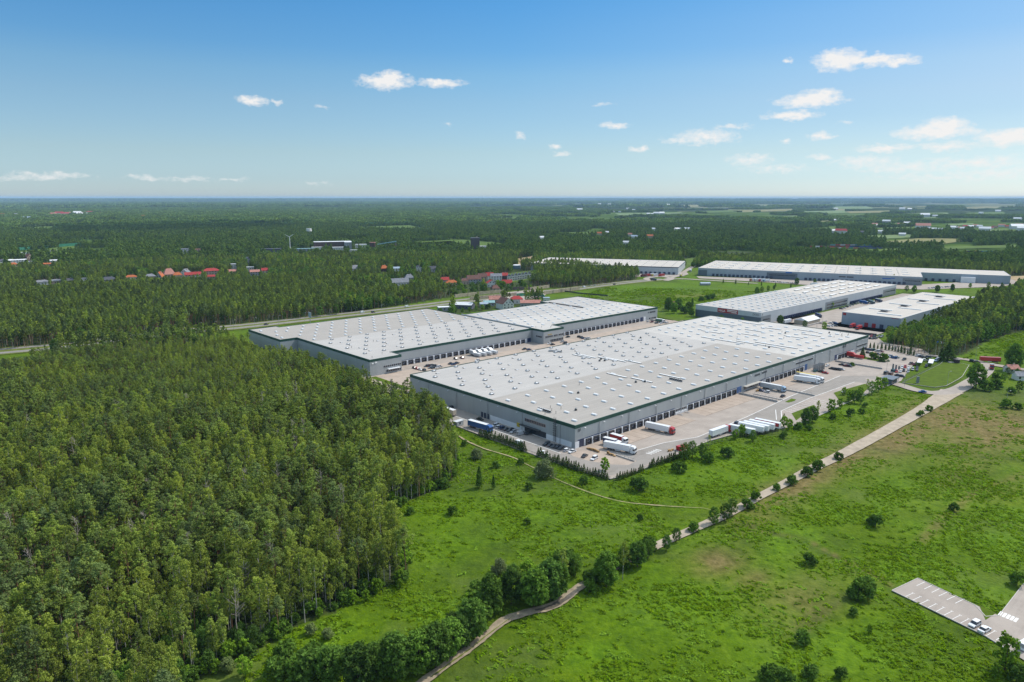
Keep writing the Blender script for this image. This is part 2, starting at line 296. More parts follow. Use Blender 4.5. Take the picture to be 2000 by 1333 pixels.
# ------------------------------------------------------------------ roads, yards, paths
ASPH=mat('asphalt',(0.285,0.258,0.23),.9,.10,.12,detail=6,streak=.55); PAVE=mat('concrete_paving',(0.36,0.31,0.268),.9,.13,.10,detail=6,streak=.5); BRICK=mat('block_paving',(0.40,0.325,0.265),.9,.12,.15,detail=5,streak=.5)
DIRT=mat('dirt_track',(0.30,0.245,0.17),.95,.28,.6,detail=5,bump=.4); GRAV=mat('gravel_road',(0.385,0.32,0.245),.95,.2,.25,detail=6); WHITE=mat('white_paint',(0.74,0.73,0.70),.7,.1,1.0); ROADM=mat('highway_asphalt',(0.24,0.225,0.20),.9,.12,.1)
LAWN=mat('mown_lawn',(0.075,0.118,0.006),.95,.25,.25,detail=5); VERGE=mat('verge_grass',(0.12,0.145,0.025),.95,.25,.2); KERB=mat('kerb_concrete',(0.47,0.44,0.40),.9)
MUD=mat('wet_mud',(0.10,0.085,0.065),.5,.3,.8)
def sheet(name,poly,z,m,kind='structure'): return tag(ob(name,mesh(name,[(x,y,z) for x,y in poly],[tuple(range(len(poly)))],[m])),kind=kind)
def smooth(pts,n=6):
    out=[]; q=[pts[0]]+list(pts)+[pts[-1]]
    for i in range(1,len(q)-2):
        p0,p1,p2,p3=[Vector(x) for x in q[i-1:i+3]]
        for k in range(n):
            t=k/n; out.append(.5*((2*p1)+(p2-p0)*t+(2*p0-5*p1+4*p2-p3)*t*t+(3*p1-p0-3*p2+p3)*t**3))
    return out+[Vector(pts[-1])]
def ribbon(pts,wd,z,jit=0):
    q=smooth([(p[0],p[1],wd if not isinstance(wd,(list,tuple)) else wd[i]) for i,p in enumerate(pts)]); v=[]; f=[]
    for i,p in enumerate(q):
        a=q[max(0,i-1)]; b=q[min(len(q)-1,i+1)]; d=Vector((b.x-a.x,b.y-a.y)).normalized(); wj=[p.z/2*(1+jit*(random.random()-.5)) for _ in (0,1)]
        v+=[(p.x-d.y*wj[0],p.y+d.x*wj[0],z),(p.x+d.y*wj[1],p.y-d.x*wj[1],z)]
        if i: k=2*i; f.append((k-2,k-1,k+1,k))
    return v,f
def road(name,pts,wd,z,m,jit=0): v,f=ribbon(pts,wd,z,jit); return tag(ob(name,mesh(name,v,f,[m])),kind='structure')
def gp(l): return [G(*p) for p in l]
# yard round the big warehouse
YARD=[(-21,150),(-21,20),(-20,-20),(-17,-37),(-5,-39.5),(30,-39),(58,-38),(78,-41),(98,-50),(110,-55),(136,-56.5),(178,-56),(214,-56),(246,-57),(262,-58),(290,-52),(330,-44),(372,-40),(386,-30),(392,2),(420,20),(440,20),(440,125),(360,125),(360,190),(352,190),(352,209),(352,215),(-6,215),(-12,190)]
sheet('paved_yard',A2(YARD),0.05,PAVE)
sheet('pavement',A2([(-1,194),(352,194),(352,207),(196,207),(196,194),(171,194),(171,207),(29,207),(29,194),(-6,194),(-6,143),(352,143)][::-1]) if 0 else A2([(-5,143.5),(351,143.5),(351,194),(-5,194)]),0.09,BRICK)
sheet('driveway',A2([(40,-24.5),(60,-31),(110,-30),(170,-26),(246,-24),(262,-40),(262,-56),(246,-56),(236,-38),(175,-36),(136,-37.5),(121,-46),(100,-45),(80,-40),(60,-37),(35,-37),(0,-37),(-15,-34),(-18.5,-20),(-19,70),(-19,148),(-9,148),(-10.2,60),(-10,0),(-2,-12),(18,-22)]),0.09,ASPH)
sheet('pavement',A2([(360,20),(440,20),(440,112),(700,112),(745,112),(760,60),(690,66),(455,72),(440,125),(362,125)]),0.08,PAVE)
sheet('pavement',A2([(396,112),(745,112),(745,60),(455,72),(430,72),(420,112)]),0.10,PAVE)
sheet('pavement',P2([(1360,540),(1365,544),(1500,552),(1640,561),(1802,566),(1960,560),(1990,552),(1976,546),(1802,556)]),0.08,PAVE)
sheet('pavement',P2([(1210,541),(1330,541),(1345,536),(1340,531),(1325,533),(1200,536)]),0.08,PAVE)
sheet('parking_lot',P2([(1742,1154),(1793,1130),(1951,1203),(2000,1140),(2060,1060),(2130,1060),(2130,1330),(2000,1290),(1925,1243)]),0.06,PAVE)
# access road at the gate and the gravel road
road('access_road',gp([(1690,742),(1745,749),(1790,762),(1830,768),(1868,762),(1895,747),(1916,734),(1926,720),(1918,709),(1890,703),(1850,698),(1790,692)]),[9,8.5,8.5,9,10,9,9,10,8,7,6.5,6],0.10,PAVE)
road('road',gp([(1918,709),(1960,716),(2010,724),(2080,735)]),8,0.11,PAVE)
road('road',gp([(1860,764),(1838,778),(1800,802),(1740,836),(1680,869),(1640,890),(1590,914),(1530,946),(1480,972),(1420,1005),(1370,1027),(1300,1058),(1250,1083)]),[13,11,8.5,7.2,6.8,6.2,5.6,4.6,4.2,4.2,4.2,4,3.6],0.08,GRAV,.06)
road('dirt_track',gp([(1250,1083),(1180,1120),(1130,1148),(1105,1168),(1075,1185),(1030,1196),(985,1212),(950,1240),(915,1268),(880,1293),(840,1322),(800,1350)]),[3.2,3,3.2,3.6,3.8,3.4,3.2,2.9,2.8,2.8,2.8,2.8],0.05,DIRT,.25)
road('puddle_mud',gp([(1128,1152),(1105,1170),(1075,1186),(1045,1192)]),[1.0,1.7,2.0,.8],0.06,MUD,.5)
road('track_grass',gp([(1000,1205),(955,1238),(918,1268),(882,1294),(842,1323)]),[.1,.45,.3,.5,.3],0.062,VERGE,1.2)
road('footpath',gp([(880,838),(905,858),(945,876),(1000,893),(1030,908),(1062,923),(1100,942),(1160,965),(1215,980),(1280,987),(1340,991),(1375,993),(1400,1000)]),[.9,1.0,.85,.65,.45,.3,.4,.5,.4,.65,.35,.25,.2],0.05,mat('sandy_path',(0.33,0.27,0.165),.95,.3,.5),.9)
# dual carriageway with verges
rA=gp([(-120,702),(0,690),(120,679),(250,663),(375,649),(480,639.5),(640,621.5),(800,603.5),(900,591),(1000,580),(1100,569),(1180,558.5),(1240,551.5),(1290,546.5)])
rB=gp([(-120,694),(0,683),(120,672),(250,657),(375,643),(480,634.2),(640,616.2),(800,598.5),(900,586),(1000,575),(1100,564.8),(1180,555),(1240,549),(1290,545)])
road('road_verge',[(a+b)/2 for a,b in zip(rA,rB)],34,0.0,VERGE)
road('highway',rA,8.5,0.08,ROADM); road('highway',rB,8,0.08,ROADM)
road('road',gp([(1290,546.5),(1330,545),(1370,547),(1420,550),(1480,554)]),8,0.08,PAVE)
road('road',gp([(1300,546),(1320,540),(1345,526),(1362,515)]),8,0.09,PAVE)
road('road',gp([(1275,549),(1262,545),(1275,541.5),(1300,541.5),(1312,545),(1300,548.5)]),9,0.10,PAVE)
sheet('junction',P2([(935,592),(985,572),(1040,566),(1075,570),(1060,580),(985,594)]),0.12,PAVE)
# lawns inside the site
sheet('lawn',P2([(1762,748),(1836,712),(1842,706),(1872,709),(1893,713),(1880,735),(1872,741),(1848,754),(1825,757),(1795,753)]),0.12,LAWN)
sheet('lawn',P2([(1925,1212),(1912,1182),(1943,1197),(1944,1199)]),0.12,LAWN)
sheet('lawn',A2([(1,148),(1,193),(6,193),(6,148)][::-1]),0.12,LAWN)
sheet('lawn',P2([(1533,786),(1546,779),(1555,781),(1552,784),(1541,787)]),0.13,LAWN)
sheet('lawn',P2([(1670,694),(1730,705),(1734,707),(1722,708),(1684,701)]),0.13,LAWN)
sheet('lawn',P2([(1284,615),(1340,625),(1325,628),(1286,620)]),0.13,LAWN)
sheet('lawn',P2([(1546,808),(1590,791),(1592,794),(1555,822)]),0.13,LAWN)
sheet('lawn',P2([(1628,768),(1640,764),(1690,750),(1700,756),(1660,790),(1640,784)]),0.13,LAWN)
# painted markings
def lines(name,segs,wd,z=0.125,m=None):
    mb=MB()
    for p,q in segs:
        p,q=Vector(p),Vector(q); d=(q-p); d.z=0; d=d.normalized(); n=Vector((-d.y,d.x,0))*wd/2
        mb.add([(p.x+n.x,p.y+n.y,z),(p.x-n.x,p.y-n.y,z),(q.x-n.x,q.y-n.y,z),(q.x+n.x,q.y+n.y,z)],[(0,1,2,3)],m or WHITE)
    o=mb.ob(name); return tag(o,kind='structure')
Z4=lambda x,y:(1740+x/7.692,1120+y/7.692)
pk=[((218,352),(335,300)),((325,408),(445,352)),((440,462),(560,405)),((560,518),(680,462)),((680,578),(795,515)),((800,632),(920,572)),((922,692),(1045,632)),((1045,752),(1170,688)),((1425,945),(1565,868)),((1580,1005),(1690,940)),((385,190),(515,130)),((500,240),(635,175)),((612,292),(742,228)),((720,345),(858,280)),((840,402),(980,338)),((965,455),(1100,388)),((1900,1118),(1985,1068))]
sg=[(G(*Z4(*a)),G(*Z4(*b))) for a,b in pk]
sg+=[(q+(p-q).cross(Vector((0,0,1))).normalized()*.45,q-(p-q).cross(Vector((0,0,1))).normalized()*.45) for p,q in sg[:9]]
lines('bay_markings',sg,.16,.07)
lines('zebra_crossing',[(G(*Z4(1625+i*58,635+i*24)),G(*Z4(1670+i*58,580+i*24))) for i in range(5)],.75,.07)
lines('road_markings',[(AB(-9.9,148),AB(-10.2,60)),(AB(-10.2,60),AB(-10,0)),(AB(40,-24.5),AB(60,-31)),(AB(60,-31),AB(110,-30)),(AB(110,-30),AB(170,-26)),(AB(170,-26),AB(246,-24)),(AB(122,-45),AB(136,-37.4)),(AB(136,-37.4),AB(174,-36)),(AB(174,-36),AB(236,-38)),(AB(118,-44),AB(136,-34)),(AB(18,-22),AB(40,-24.5))],.35)
lines('zebra_crossing',[(AB(21+i*1.9,-27.5),AB(21.8+i*1.9,-30.5)) for i in range(5)],.7)
lines('bay_markings',[(AB(138+i*4.2,-38.5),AB(136.5+i*4.2,-52)) for i in range(10)],.25)
sheet('pavement',P2([(1113,887),(1127,880),(1180,881),(1243,901),(1228,909),(1196,908),(1150,901),(1120,892)]),0.095,BRICK)
def kerb(pts,closed=False):
    mb=MB(); q=[Vector(p) for p in pts]
    for u,v in zip(q,q[1:]+([q[0]] if closed else [])):
        d=v-u; L=d.length
        if L<.01: continue
        d/=L; n=Vector((-d.y,d.x,0))*.12; z0=Vector((0,0,-.1)); z1=Vector((0,0,.17)); mb.add([u-n+z0,v-n+z0,v+n+z0,u+n+z0,u-n+z1,v-n+z1,v+n+z1,u+n+z1],[(0,1,5,4),(1,2,6,5),(2,3,7,6),(3,0,4,7),(4,5,6,7)],KERB)
    tag(mb.ob('kerb'),kind='structure')
kerb(gp([(1742,1154),(1793,1130),(1905,1183),(1925,1205),(1951,1203),(2000,1140)])); kerb(gp([(1742,1154),(1925,1243),(1990,1284)])); kerb([AB(*p) for p in [(-21,150),(-21,20),(-20,-20),(-17,-37),(-5,-39.5),(30,-39),(58,-38),(78,-41),(98,-50),(110,-55),(136,-56.5),(178,-56),(214,-56),(246,-57)]])
kerb(gp([(1762,748),(1836,712),(1842,706),(1872,709),(1893,713),(1880,735),(1872,741),(1848,754),(1825,757),(1795,753)]),True)
# worn bays in front of the docks, tyre dark arcs
sheet('dock_apron',A2([(5,-1),(5,-13),(84,-14),(84,-1)][::-1]),0.07,BRICK); sheet('dock_apron',A2([(95,-1),(95,-13),(150,-14),(150,-1)][::-1]),0.07,BRICK); sheet('dock_apron',A2([(184,-1),(184,-13),(243,-14),(243,-1)][::-1]),0.07,BRICK)
JOINT=mat('dark_joint',(0.16,0.12,0.09),.9)
lines('slab_joints',[(AB(a,-1.5),AB(a+.6,-12.8)) for a in list(np.arange(12.5,84,6))+list(np.arange(102,149,6))+list(np.arange(192,240,6))]+[(AB(5,-13.3),AB(84,-14)),(AB(95,-13.3),AB(150,-14)),(AB(184,-13.3),AB(243,-14))],.22,.078,JOINT)
# ------------------------------------------------------------------ foliage
def leaf(name,c,vary=.35,trans=.28,hue=(0.0,0.0,0.0),stand=.25):
    m=bpy.data.materials.new(name); m.use_nodes=True; t=NT(m.node_tree); t.n.clear()
    oi=t.new('ShaderNodeObjectInfo').outputs['Random']; ge=t.new('ShaderNodeNewGeometry'); g=ge.outputs['Position']; ri=ge.outputs['Random Per Island']
    n=t.noise(g,0.022,5,.62); n2=t.noise(g,0.55,2)
    v=t.math('ADD',t.math('MULTIPLY_ADD',oi,vary,1-vary/2),t.math('ADD',t.math('MULTIPLY_ADD',n,stand*2,-stand),t.math('ADD',t.math('MULTIPLY_ADD',n2,.7,-.35),t.math('MULTIPLY_ADD',ri,.6,-.3))))
    v=t.math('MAXIMUM',v,.3)
    c2=tuple(min(1,max(0,a+b)) for a,b in zip(c,hue))
    col=t.vm('SCALE',t.mix(t.math('FRACT',t.math('MULTIPLY',oi,7.31)),c,c2)); col.node.inputs['Scale'].default_value=1; t.put(col.node.inputs['Scale'],v)
    d=t.new('ShaderNodeBsdfDiffuse'); t.put(d.inputs[0],col); tr=t.new('ShaderNodeBsdfTranslucent'); t.put(tr.inputs[0],t.vm('MULTIPLY',col,(1.25,1.25,.6)))
    mx=t.new('ShaderNodeMixShader'); mx.inputs[0].default_value=trans; t.l.new(d.outputs[0],mx.inputs[1]); t.l.new(tr.outputs[0],mx.inputs[2])
    o=t.new('ShaderNodeOutputMaterial'); t.l.new(mx.outputs[0],o.inputs[0]); MATS[name]=m; return m
L_PINE=leaf('pine_needles',(0.135,0.185,0.066),.6,.25,(0.085,0.105,-0.02),.42); L_BIRCH=leaf('birch_leaves',(0.21,0.275,0.058),.55,.38,(0.085,0.075,0.0),.36)
L_OAK=leaf('oak_leaves',(0.085,0.155,0.036),.5,.33,(0.06,0.10,0.0),.3); L_BUSH=leaf('bush_leaves',(0.085,0.155,0.028),.35,.3,(0.03,0.05,0.0)); L_LIME=leaf('bright_leaves',(0.19,0.32,0.03),.3,.38,(0.02,0.02,0.0))
L_WIL=leaf('willow_leaves',(0.17,0.21,0.10),.2,.3); L_THU=leaf('thuja_leaves',(0.062,0.115,0.024),.4,.2,(0.03,0.03,0.0)); L_FAR=leaf('far_crowns',(0.098,0.170,0.034),.6,.15,(0.06,0.055,0.0),.6)
L_FLOW=leaf('elder_blossom',(0.20,0.26,0.09),.3,.3); L_TUFT=leaf('weed_leaves',(0.155,0.275,0.009),.42,.38,(0.04,0.02,0.0),.25)
B_PINE=mat('pine_bark',(0.27,0.15,0.085),.95,.3,1.5); B_BIRCH=mat('birch_bark',(0.40,0.375,0.33),.9,.35,1.2); B_OAK=mat('oak_bark',(0.11,0.085,0.065),.95,.3,1.5)
def leaves(cent,rad,per,size,rs,up=.35,flat=1.0):
    cent=np.asarray(cent,float); rad=np.asarray(rad,float); k=len(cent); n=k*per
    C=np.repeat(cent,per,0); Rd=np.repeat(rad,per)[:,None]
    d=rs.normal(size=(n,3)); d/=np.linalg.norm(d,axis=1)[:,None]; r=rs.rand(n,1)**.45
    P=C+d*Rd*r*np.array([1,1,flat])
    N=d*.7+rs.normal(size=(n,3))*.55+np.array([0,0,up]); N/=np.linalg.norm(N,axis=1)[:,None]
    a=np.cross(N,rs.normal(size=(n,3))); a/=np.linalg.norm(a,axis=1)[:,None]+1e-9; b=np.cross(N,a)
    s=(size*(.6+.8*rs.rand(n)))[:,None]; e=.55+.5*rs.rand(n)[:,None]
    V=np.stack([P-a*s-b*s*e*.4,P+a*s*.3-b*s*e,P+a*s,P+b*s*e],1).reshape(-1,3)
    return V,np.arange(4*n).reshape(n,4)
def tube(mb,pts,r0,r1,m,n=5):
    for i in range(len(pts)-1):
        k0=i/(len(pts)-1); k1=(i+1)/(len(pts)-1); mb.cyl(pts[i],pts[i+1],r0+(r1-r0)*k0,r0+(r1-r0)*k1,m,n,i==len(pts)-2)
def crown_pts(kind,h,rs,M):
    c=[];r=[]
    if kind=='pine':
        z0=h*.64; rm=h*.118
        for i in range(M):
            f=(i+.5)/M; z=z0+(h*.97-z0)*f; pr=rm*(.55+.75*math.sin(math.pi*min(1,(.18+f*.86))))*(1-.62*max(0,f-.45)/.55); a=i*2.4+rs.rand()*.9; q=pr*(.25+.95*rs.rand())
            if rs.rand()<.16: continue
            c.append((q*math.cos(a),q*math.sin(a),z+rs.randn()*.65)); r.append(.42+.6*rs.rand())
    elif kind=='birch':
        z0=h*.46; rm=h*.108
        for i in range(M):
            f=(i+.5)/M; z=z0+(h-z0)*f; pr=rm*(.5+.9*math.sin(math.pi*min(1,.12+f*.9)))*(1-.35*f); a=i*2.4+rs.rand()*.9; q=pr*(.2+1.0*rs.rand())
            if rs.rand()<.14: continue
            c.append((q*math.cos(a),q*math.sin(a),z+rs.randn()*.6)); r.append(.4+.65*rs.rand())
    elif kind=='oak':
        z0=h*.16; rm=h*.34
        for i in range(M):
            f=(i+.5)/M; z=z0+(h-z0)*f; pr=rm*math.sqrt(max(.06,1-(2*f-.9)**2/1.21)); a=i*2.4+rs.rand()*.9; q=pr*(.35+.6*rs.rand()**.6)
            c.append((q*math.cos(a),q*math.sin(a),z+rs.randn()*.35)); r.append(h*.085*(.7+.7*rs.rand()))
    elif kind=='bush':
        rm=h*.62
        for i in range(M):
            f=rs.rand(); z=h*(.12+.72*f); pr=rm*math.sqrt(max(.05,1-(f*.95)**2)); a=i*2.4+rs.rand(); q=pr*(.2+.75*rs.rand()**.6)
            c.append((q*math.cos(a),q*math.sin(a),z)); r.append(h*.2*(.6+.6*rs.rand()))
    elif kind=='column':
        for i in range(M):
            f=(i+.5)/M; pr=h*.14*(1-.65*f)*(.5+.8*math.sin(math.pi*min(1,.25+f*.75))); a=i*2.4
            c.append((pr*.6*math.cos(a),pr*.6*math.sin(a),h*(.06+.9*f))); r.append(max(.12,pr*.75))
    elif kind=='cone':
        for i in range(M):
            f=((i+.5)/M)**1.25; pr=h*.24*(1-f)+.05*h*(1-f); a=i*2.4
            c.append((pr*.75*math.cos(a),pr*.75*math.sin(a),h*(.05+.93*f))); r.append(max(.1,h*.09*(1.15-f)))
    return np.array(c),np.array(r)
SPEC={'pine':(L_PINE,B_PINE,20),'birch':(L_BIRCH,B_BIRCH,18),'oak':(L_OAK,B_OAK,12)}
def make_crown(name,kind,h,M,per,size,seed,m,up=.35,flat=1.0):
    rs=np.random.RandomState(seed); c,r=crown_pts(kind,h,rs,M)
    if kind in('pine','birch','oak'): c[:,0]+=rs.randn()*.3; c[:,1]+=rs.randn()*.3; c[:,:2]*=1+.35*rs.rand(1,2)-.17
    V,F=leaves(c,r,per,size,rs,up,flat); V[:,2]=np.maximum(V[:,2],.05)
    me=mesh(name,V,F,[m]); return me,c
def make_trunk(name,kind,h,c,seed,m):
    rs=np.random.RandomState(seed); mb=MB(); top=h*(.9 if kind!='oak' else .7); r0=h*.0085+.05; bx,by=rs.randn(2)*.35
    pts=[(bx*t*t,by*t*t,top*t-.4*(t==0)) for t in (0,.25,.5,.75,1)]
    if kind=='oak': r0*=1.9
    tube(mb,pts,r0,r0*.25,m)
    for j in rs.choice(len(c),min(7,len(c)),False):
        q=Vector(c[j]); z=max(h*.2,q.z-abs(q.x)-abs(q.y)-.4); t=min(1,max(0,z/top)); mb.cyl((bx*t*t,by*t*t,z),q,r0*.32,r0*.12,m,4,False)
    return mb.me(name)
PROTO={}      # kind -> list of (crown mesh, trunk mesh)
for kind,n in (('pine',6),('birch',6),('oak',4)):
    lm,bm,h=SPEC[kind]; PROTO[kind]=[]
    for i in range(n):
        hh=h*(.84+.06*i); nm={'pine':'pine_crown','birch':'birch_crown','oak':'broadleaf_crown'}[kind]
        M,per,sz,up,fl={'pine':(44,40,.22,.75,.7),'birch':(52,42,.20,.55,1.1),'oak':(60,52,.24,.6,.9)}[kind]
        me_,c=make_crown(nm,kind,hh,M,per,sz,100+i*7+len(kind),lm,up,fl); PROTO[kind].append((me_,make_trunk(nm[:-5]+'trunk',kind,hh,c,i,bm)))
def joined(name,crown,trunk):                     # unlinked copy of a whole tree that the woods are filled with
    n=len(crown.vertices); v=np.empty(n*3); crown.vertices.foreach_get('co',v); v=v.reshape(-1,3)
    V=v.tolist(); F=[tuple(p.vertices) for p in crown.polygons]; I=[0]*len(F)
    V+=[tuple(x.co) for x in trunk.vertices]; F+=[tuple(y+n for y in p.vertices) for p in trunk.polygons]; I+=[1]*len(trunk.polygons)
    return mesh(name,V,F,[crown.materials[0],trunk.materials[0]],I)
def low_tree(name,kind,h,M,per,size,seed,trunk=True):
    lm,bm,_=SPEC[kind]; me_,c=make_crown(name,kind,h,M,per,size,seed,lm,.35,.85)
    if not trunk: return me_
    mb=MB(); mb.cyl((0,0,-.3),(0,0,h*.75),h*.011+.04,.05,bm,4,False); return joined(name,me_,mb.me(name+'_stem'))
# ------------------------------------------------------------------ scatter
KEEP=[]       # things that must stay visible from the air: (x0,x1,y of its foot, distance) in photo pixels; trees just before them are left out
def keep(x0,x1,yb,reach=420): KEEP.append((x0,x1,yb,reach))
def topix(X,Y,Z):
    c,s=math.cos(PITCH),math.sin(PITCH); dz=Z-CAMH; dep=Y*c-dz*s; upc=Y*s+dz*c
    return 1000+FPX*X/dep, 666.5-FPX*upc/dep
def scatter(r0,r1,step,seed):
    rs=np.random.RandomState(seed); n=int(2*r1*math.tan(R(39))/step)+2; m=int(r1/step)+2
    X,Y=np.meshgrid((np.arange(n)-n/2)*step,np.arange(m)*step); X=X.ravel(); Y=Y.ravel(); X=X+(rs.rand(X.size)-.5)*step*.9; Y=Y+(rs.rand(X.size)-.5)*step*.9
    r=np.hypot(X,Y); k=(r>r0)&(r<=r1)&(np.abs(X)<Y*math.tan(R(37.3))+18)&(Y>100); return X[k],Y[k],rs
def allowed(X,Y,hh):
    ok=~inpoly(X,Y,OPEN)
    for wp in WOODS: ok|=inpoly(X,Y,wp)
    for fp,k in FW: ok&=~inpoly(X,Y,fp)
    px,pt=topix(X,Y,hh); _,pb=topix(X,Y,0*X); d=np.hypot(X,Y)
    for (x0,x1,yb,reach) in KEEP:
        dk=np.array(G((x0+x1)/2,yb)); dd=math.hypot(dk[0],dk[1])
        ok&=~((px>x0)&(px<x1)&(pb>yb-3)&(pt<yb)&(dd-d<reach)&(d<dd+14))
    return ok
# ------------------------------------------------------------------ warehouses
def roofmat(name,c,var,stain,seam):
    m=bpy.data.materials.new(name); m.use_nodes=True; t=NT(m.node_tree); p=m.node_tree.nodes['Principled BSDF']; p.inputs['Roughness'].default_value=.8; p.inputs['Specular IOR Level'].default_value=.3
    oc=t.new('ShaderNodeTexCoord').outputs['Object']; n1=t.noise(oc,.018,5,.6); n2=t.noise(t.vm('MULTIPLY',oc,(.25,1,1)),.12,4,.65)
    br=t.new('ShaderNodeTexBrick'); t.put(br.inputs['Vector'],oc); br.inputs['Scale'].default_value=1; br.inputs['Brick Width'].default_value=24; br.inputs['Row Height'].default_value=seam; br.inputs['Mortar Size'].default_value=.10; br.inputs['Color1'].default_value=(1,1,1,1); br.inputs['Color2'].default_value=(.93,.93,.93,1); br.inputs['Mortar'].default_value=(.80,.80,.80,1)
    base=t.ramp(t.math('ADD',t.math('MULTIPLY',n1,.6),t.math('MULTIPLY',n2,.4)),[(.3,tuple(x*(1-var) for x in c)),(.5,c),(.7,tuple(min(1,x*(1+var)) for x in c))])
    st=t.maprange(t.noise(oc,.05,6,.7),.62,.75,0,stain)
    c1=t.mix(1.0,base,br.outputs[0],'MULTIPLY'); t.put(p.inputs['Base Color'],t.mix(st,c1,tuple(x*.62 for x in c))); MATS[name]=m; return m
ROOF_D=roofmat('roof_membrane_grey',(.372,.340,.303),.08,.5,3.0); ROOF_L=roofmat('roof_membrane_pale',(.44,.415,.385),.08,.5,3.0); ROOF_W=roofmat('roof_membrane_white',(.505,.475,.435),.09,.5,3.0); ROOF_B=roofmat('roof_membrane_beige',(.51,.465,.41),.08,.4,2.2)
def wallmat(name,c,period=1.2,amt=.06):
    m=bpy.data.materials.new(name); m.use_nodes=True; t=NT(m.node_tree); p=m.node_tree.nodes['Principled BSDF']; p.inputs['Roughness'].default_value=.45; p.inputs['Specular IOR Level'].default_value=.5
    oc=t.new('ShaderNodeTexCoord').outputs['Object']; s=t.new('ShaderNodeSeparateXYZ'); t.put(s.inputs[0],oc)
    x=t.math('MULTIPLY',t.math('ADD',s.outputs[0],s.outputs[1]),1/period); sn=t.math('SINE',t.math('MULTIPLY',x,6.283)); pn=t.math('FRACT',t.math('MULTIPLY',t.math('FLOOR',t.math('MULTIPLY',x,.2)),.618))
    f=t.math('ADD',t.math('MULTIPLY_ADD',sn,amt*.5,1-amt*.5),t.math('MULTIPLY_ADD',t.noise(t.vm('MULTIPLY',oc,(1,1,.15)),.25,4),.16,-.08)); f=t.math('ADD',f,t.math('MULTIPLY_ADD',pn,amt,-amt/2))
    v=t.vm('SCALE',c); t.put(v.node.inputs['Scale'],f); t.put(p.inputs['Base Color'],v); MATS[name]=m; return m
W_GREY=wallmat('grey_cladding',(.355,.375,.38)); W_LITE=wallmat('pale_cladding',(.46,.49,.51)); W_DARK=wallmat('dark_cladding',(.10,.125,.155)); W_BLUE=wallmat('blue_grey_cladding',(.30,.35,.40)); W_MID=wallmat('slate_cladding',(.20,.22,.235))
GREEN=mat('green_fascia',(.012,.060,.042),.5,.12,.4); NAVY=mat('navy_trim',(.02,.035,.10),.5); PANEL=mat('white_panel',(.72,.73,.75),.55,.06,.3); BLACKR=mat('black_rubber',(.030,.030,.034),.8,.2,1.0); DOORB=mat('dark_blue_door',(.035,.045,.085),.4); STEEL=mat('galvanised_steel',(.36,.37,.38),.45,.1,1.0,metal=.3); GLASS=mat('dark_glass',(.022,.03,.042),.12,spec=.8); LIGHTG=mat('light_grey_metal',(.55,.56,.57),.5); DOME=mat('skylight_dome',(.84,.83,.81),.55,spec=.2); DARKM=mat('dark_metal',(.055,.057,.06),.6); REDP=mat('red_paint',(.34,.018,.022),.4); ORANGE=mat('orange_sealant',(.35,.16,.08),.8)
# shared little meshes
def dock_me(dark,door,h=3.35,w=3.9):
    b=MB(); b.box(-w/2,-w/2+.55,-.7,0,.7,h,dark); b.box(w/2-.55,w/2,-.7,0,.7,h,dark); b.box(-w/2,w/2,-.72,0,h-.5,h+.12,dark); b.box(-w/2+.5,w/2-.5,-.12,0,1.05,h-.45,door); b.box(-w/2+.9,w/2-.9,-.16,-.121,1.7,1.95,STEEL)
    b.box(-w/2+.3,w/2-.3,-.35,0,.05,1.05,BLACKR); b.box(-w/2,-w/2+.55,-.45,0,.05,.72,BLACKR); b.box(w/2-.55,w/2,-.45,0,.05,.72,BLACKR); return b.me('dock_door')
DOCK=dock_me(mat('dock_shelter',(.070,.068,.068),.8,.2,1.0),DOORB); DOCK2=dock_me(NAVY,DOORB,3.6,3.6); DOCKP=mesh('dock_pier',[(-.3,0,0),(.3,0,0),(.3,-.6,0),(-.3,-.6,0),(-.3,0,3.2),(.3,0,3.2),(.3,-.2,3.2),(-.3,-.2,3.2)],[(0,1,5,4),(1,2,6,5),(2,3,7,6),(3,0,4,7),(4,5,6,7)],[PANEL])
b=MB(); b.box(-.85,.85,-1.6,1.6,-.1,.35,LIGHTG)
for i in range(6):
    t0,t1=math.pi*i/6,math.pi*(i+1)/6; b.add([(-.75*math.cos(t0),-1.5,.35+.55*math.sin(t0)),(-.75*math.cos(t1),-1.5,.35+.55*math.sin(t1)),(-.75*math.cos(t1),1.5,.35+.55*math.sin(t1)),(-.75*math.cos(t0),1.5,.35+.55*math.sin(t0))],[(0,1,2,3)],DOME)
for y in(-1.5,1.5): b.add([(-.75*math.cos(math.pi*i/6),y,.35+.55*math.sin(math.pi*i/6)) for i in range(7)],[tuple(range(7))],DOME)
SKY=b.me('skylight')
b=MB(); b.box(-.9,.9,-1.1,1.1,-.1,.45,DARKM,top=LIGHTG); b.box(-.65,.65,-.85,.85,.45,.62,LIGHTG,top=DOME); b.box(-1.02,-.88,-1.15,1.15,.1,.8,LIGHTG); b.box(.88,1.02,-1.15,1.15,.1,.8,LIGHTG); b.box(-.4,.4,1.1,1.22,-.1,.9,DARKM); VENT=b.me('smoke_vent')
b=MB(); b.box(-1.0,1.0,-.8,.8,-.1,.28,LIGHTG,top=mat('hatch_cover',(.50,.50,.50),.6)); b.box(-1.1,-.95,-.9,.9,.0,.34,DARKM); HATCH=b.me('roof_hatch')
b=MB(); b.box(-.5,.5,-.5,.5,-.1,.9,DARKM); b.cyl((0,0,.8),(0,0,1.5),.35,.35,STEEL,8); UNIT=b.me('roof_unit')
b=MB(); b.cyl((0,0,-.1),(0,0,1.3),.12,.12,DARKM,6); b.cyl((0,0,1.3),(0,0,1.5),.25,.1,DARKM,6); PIPE=b.me('vent_pipe')
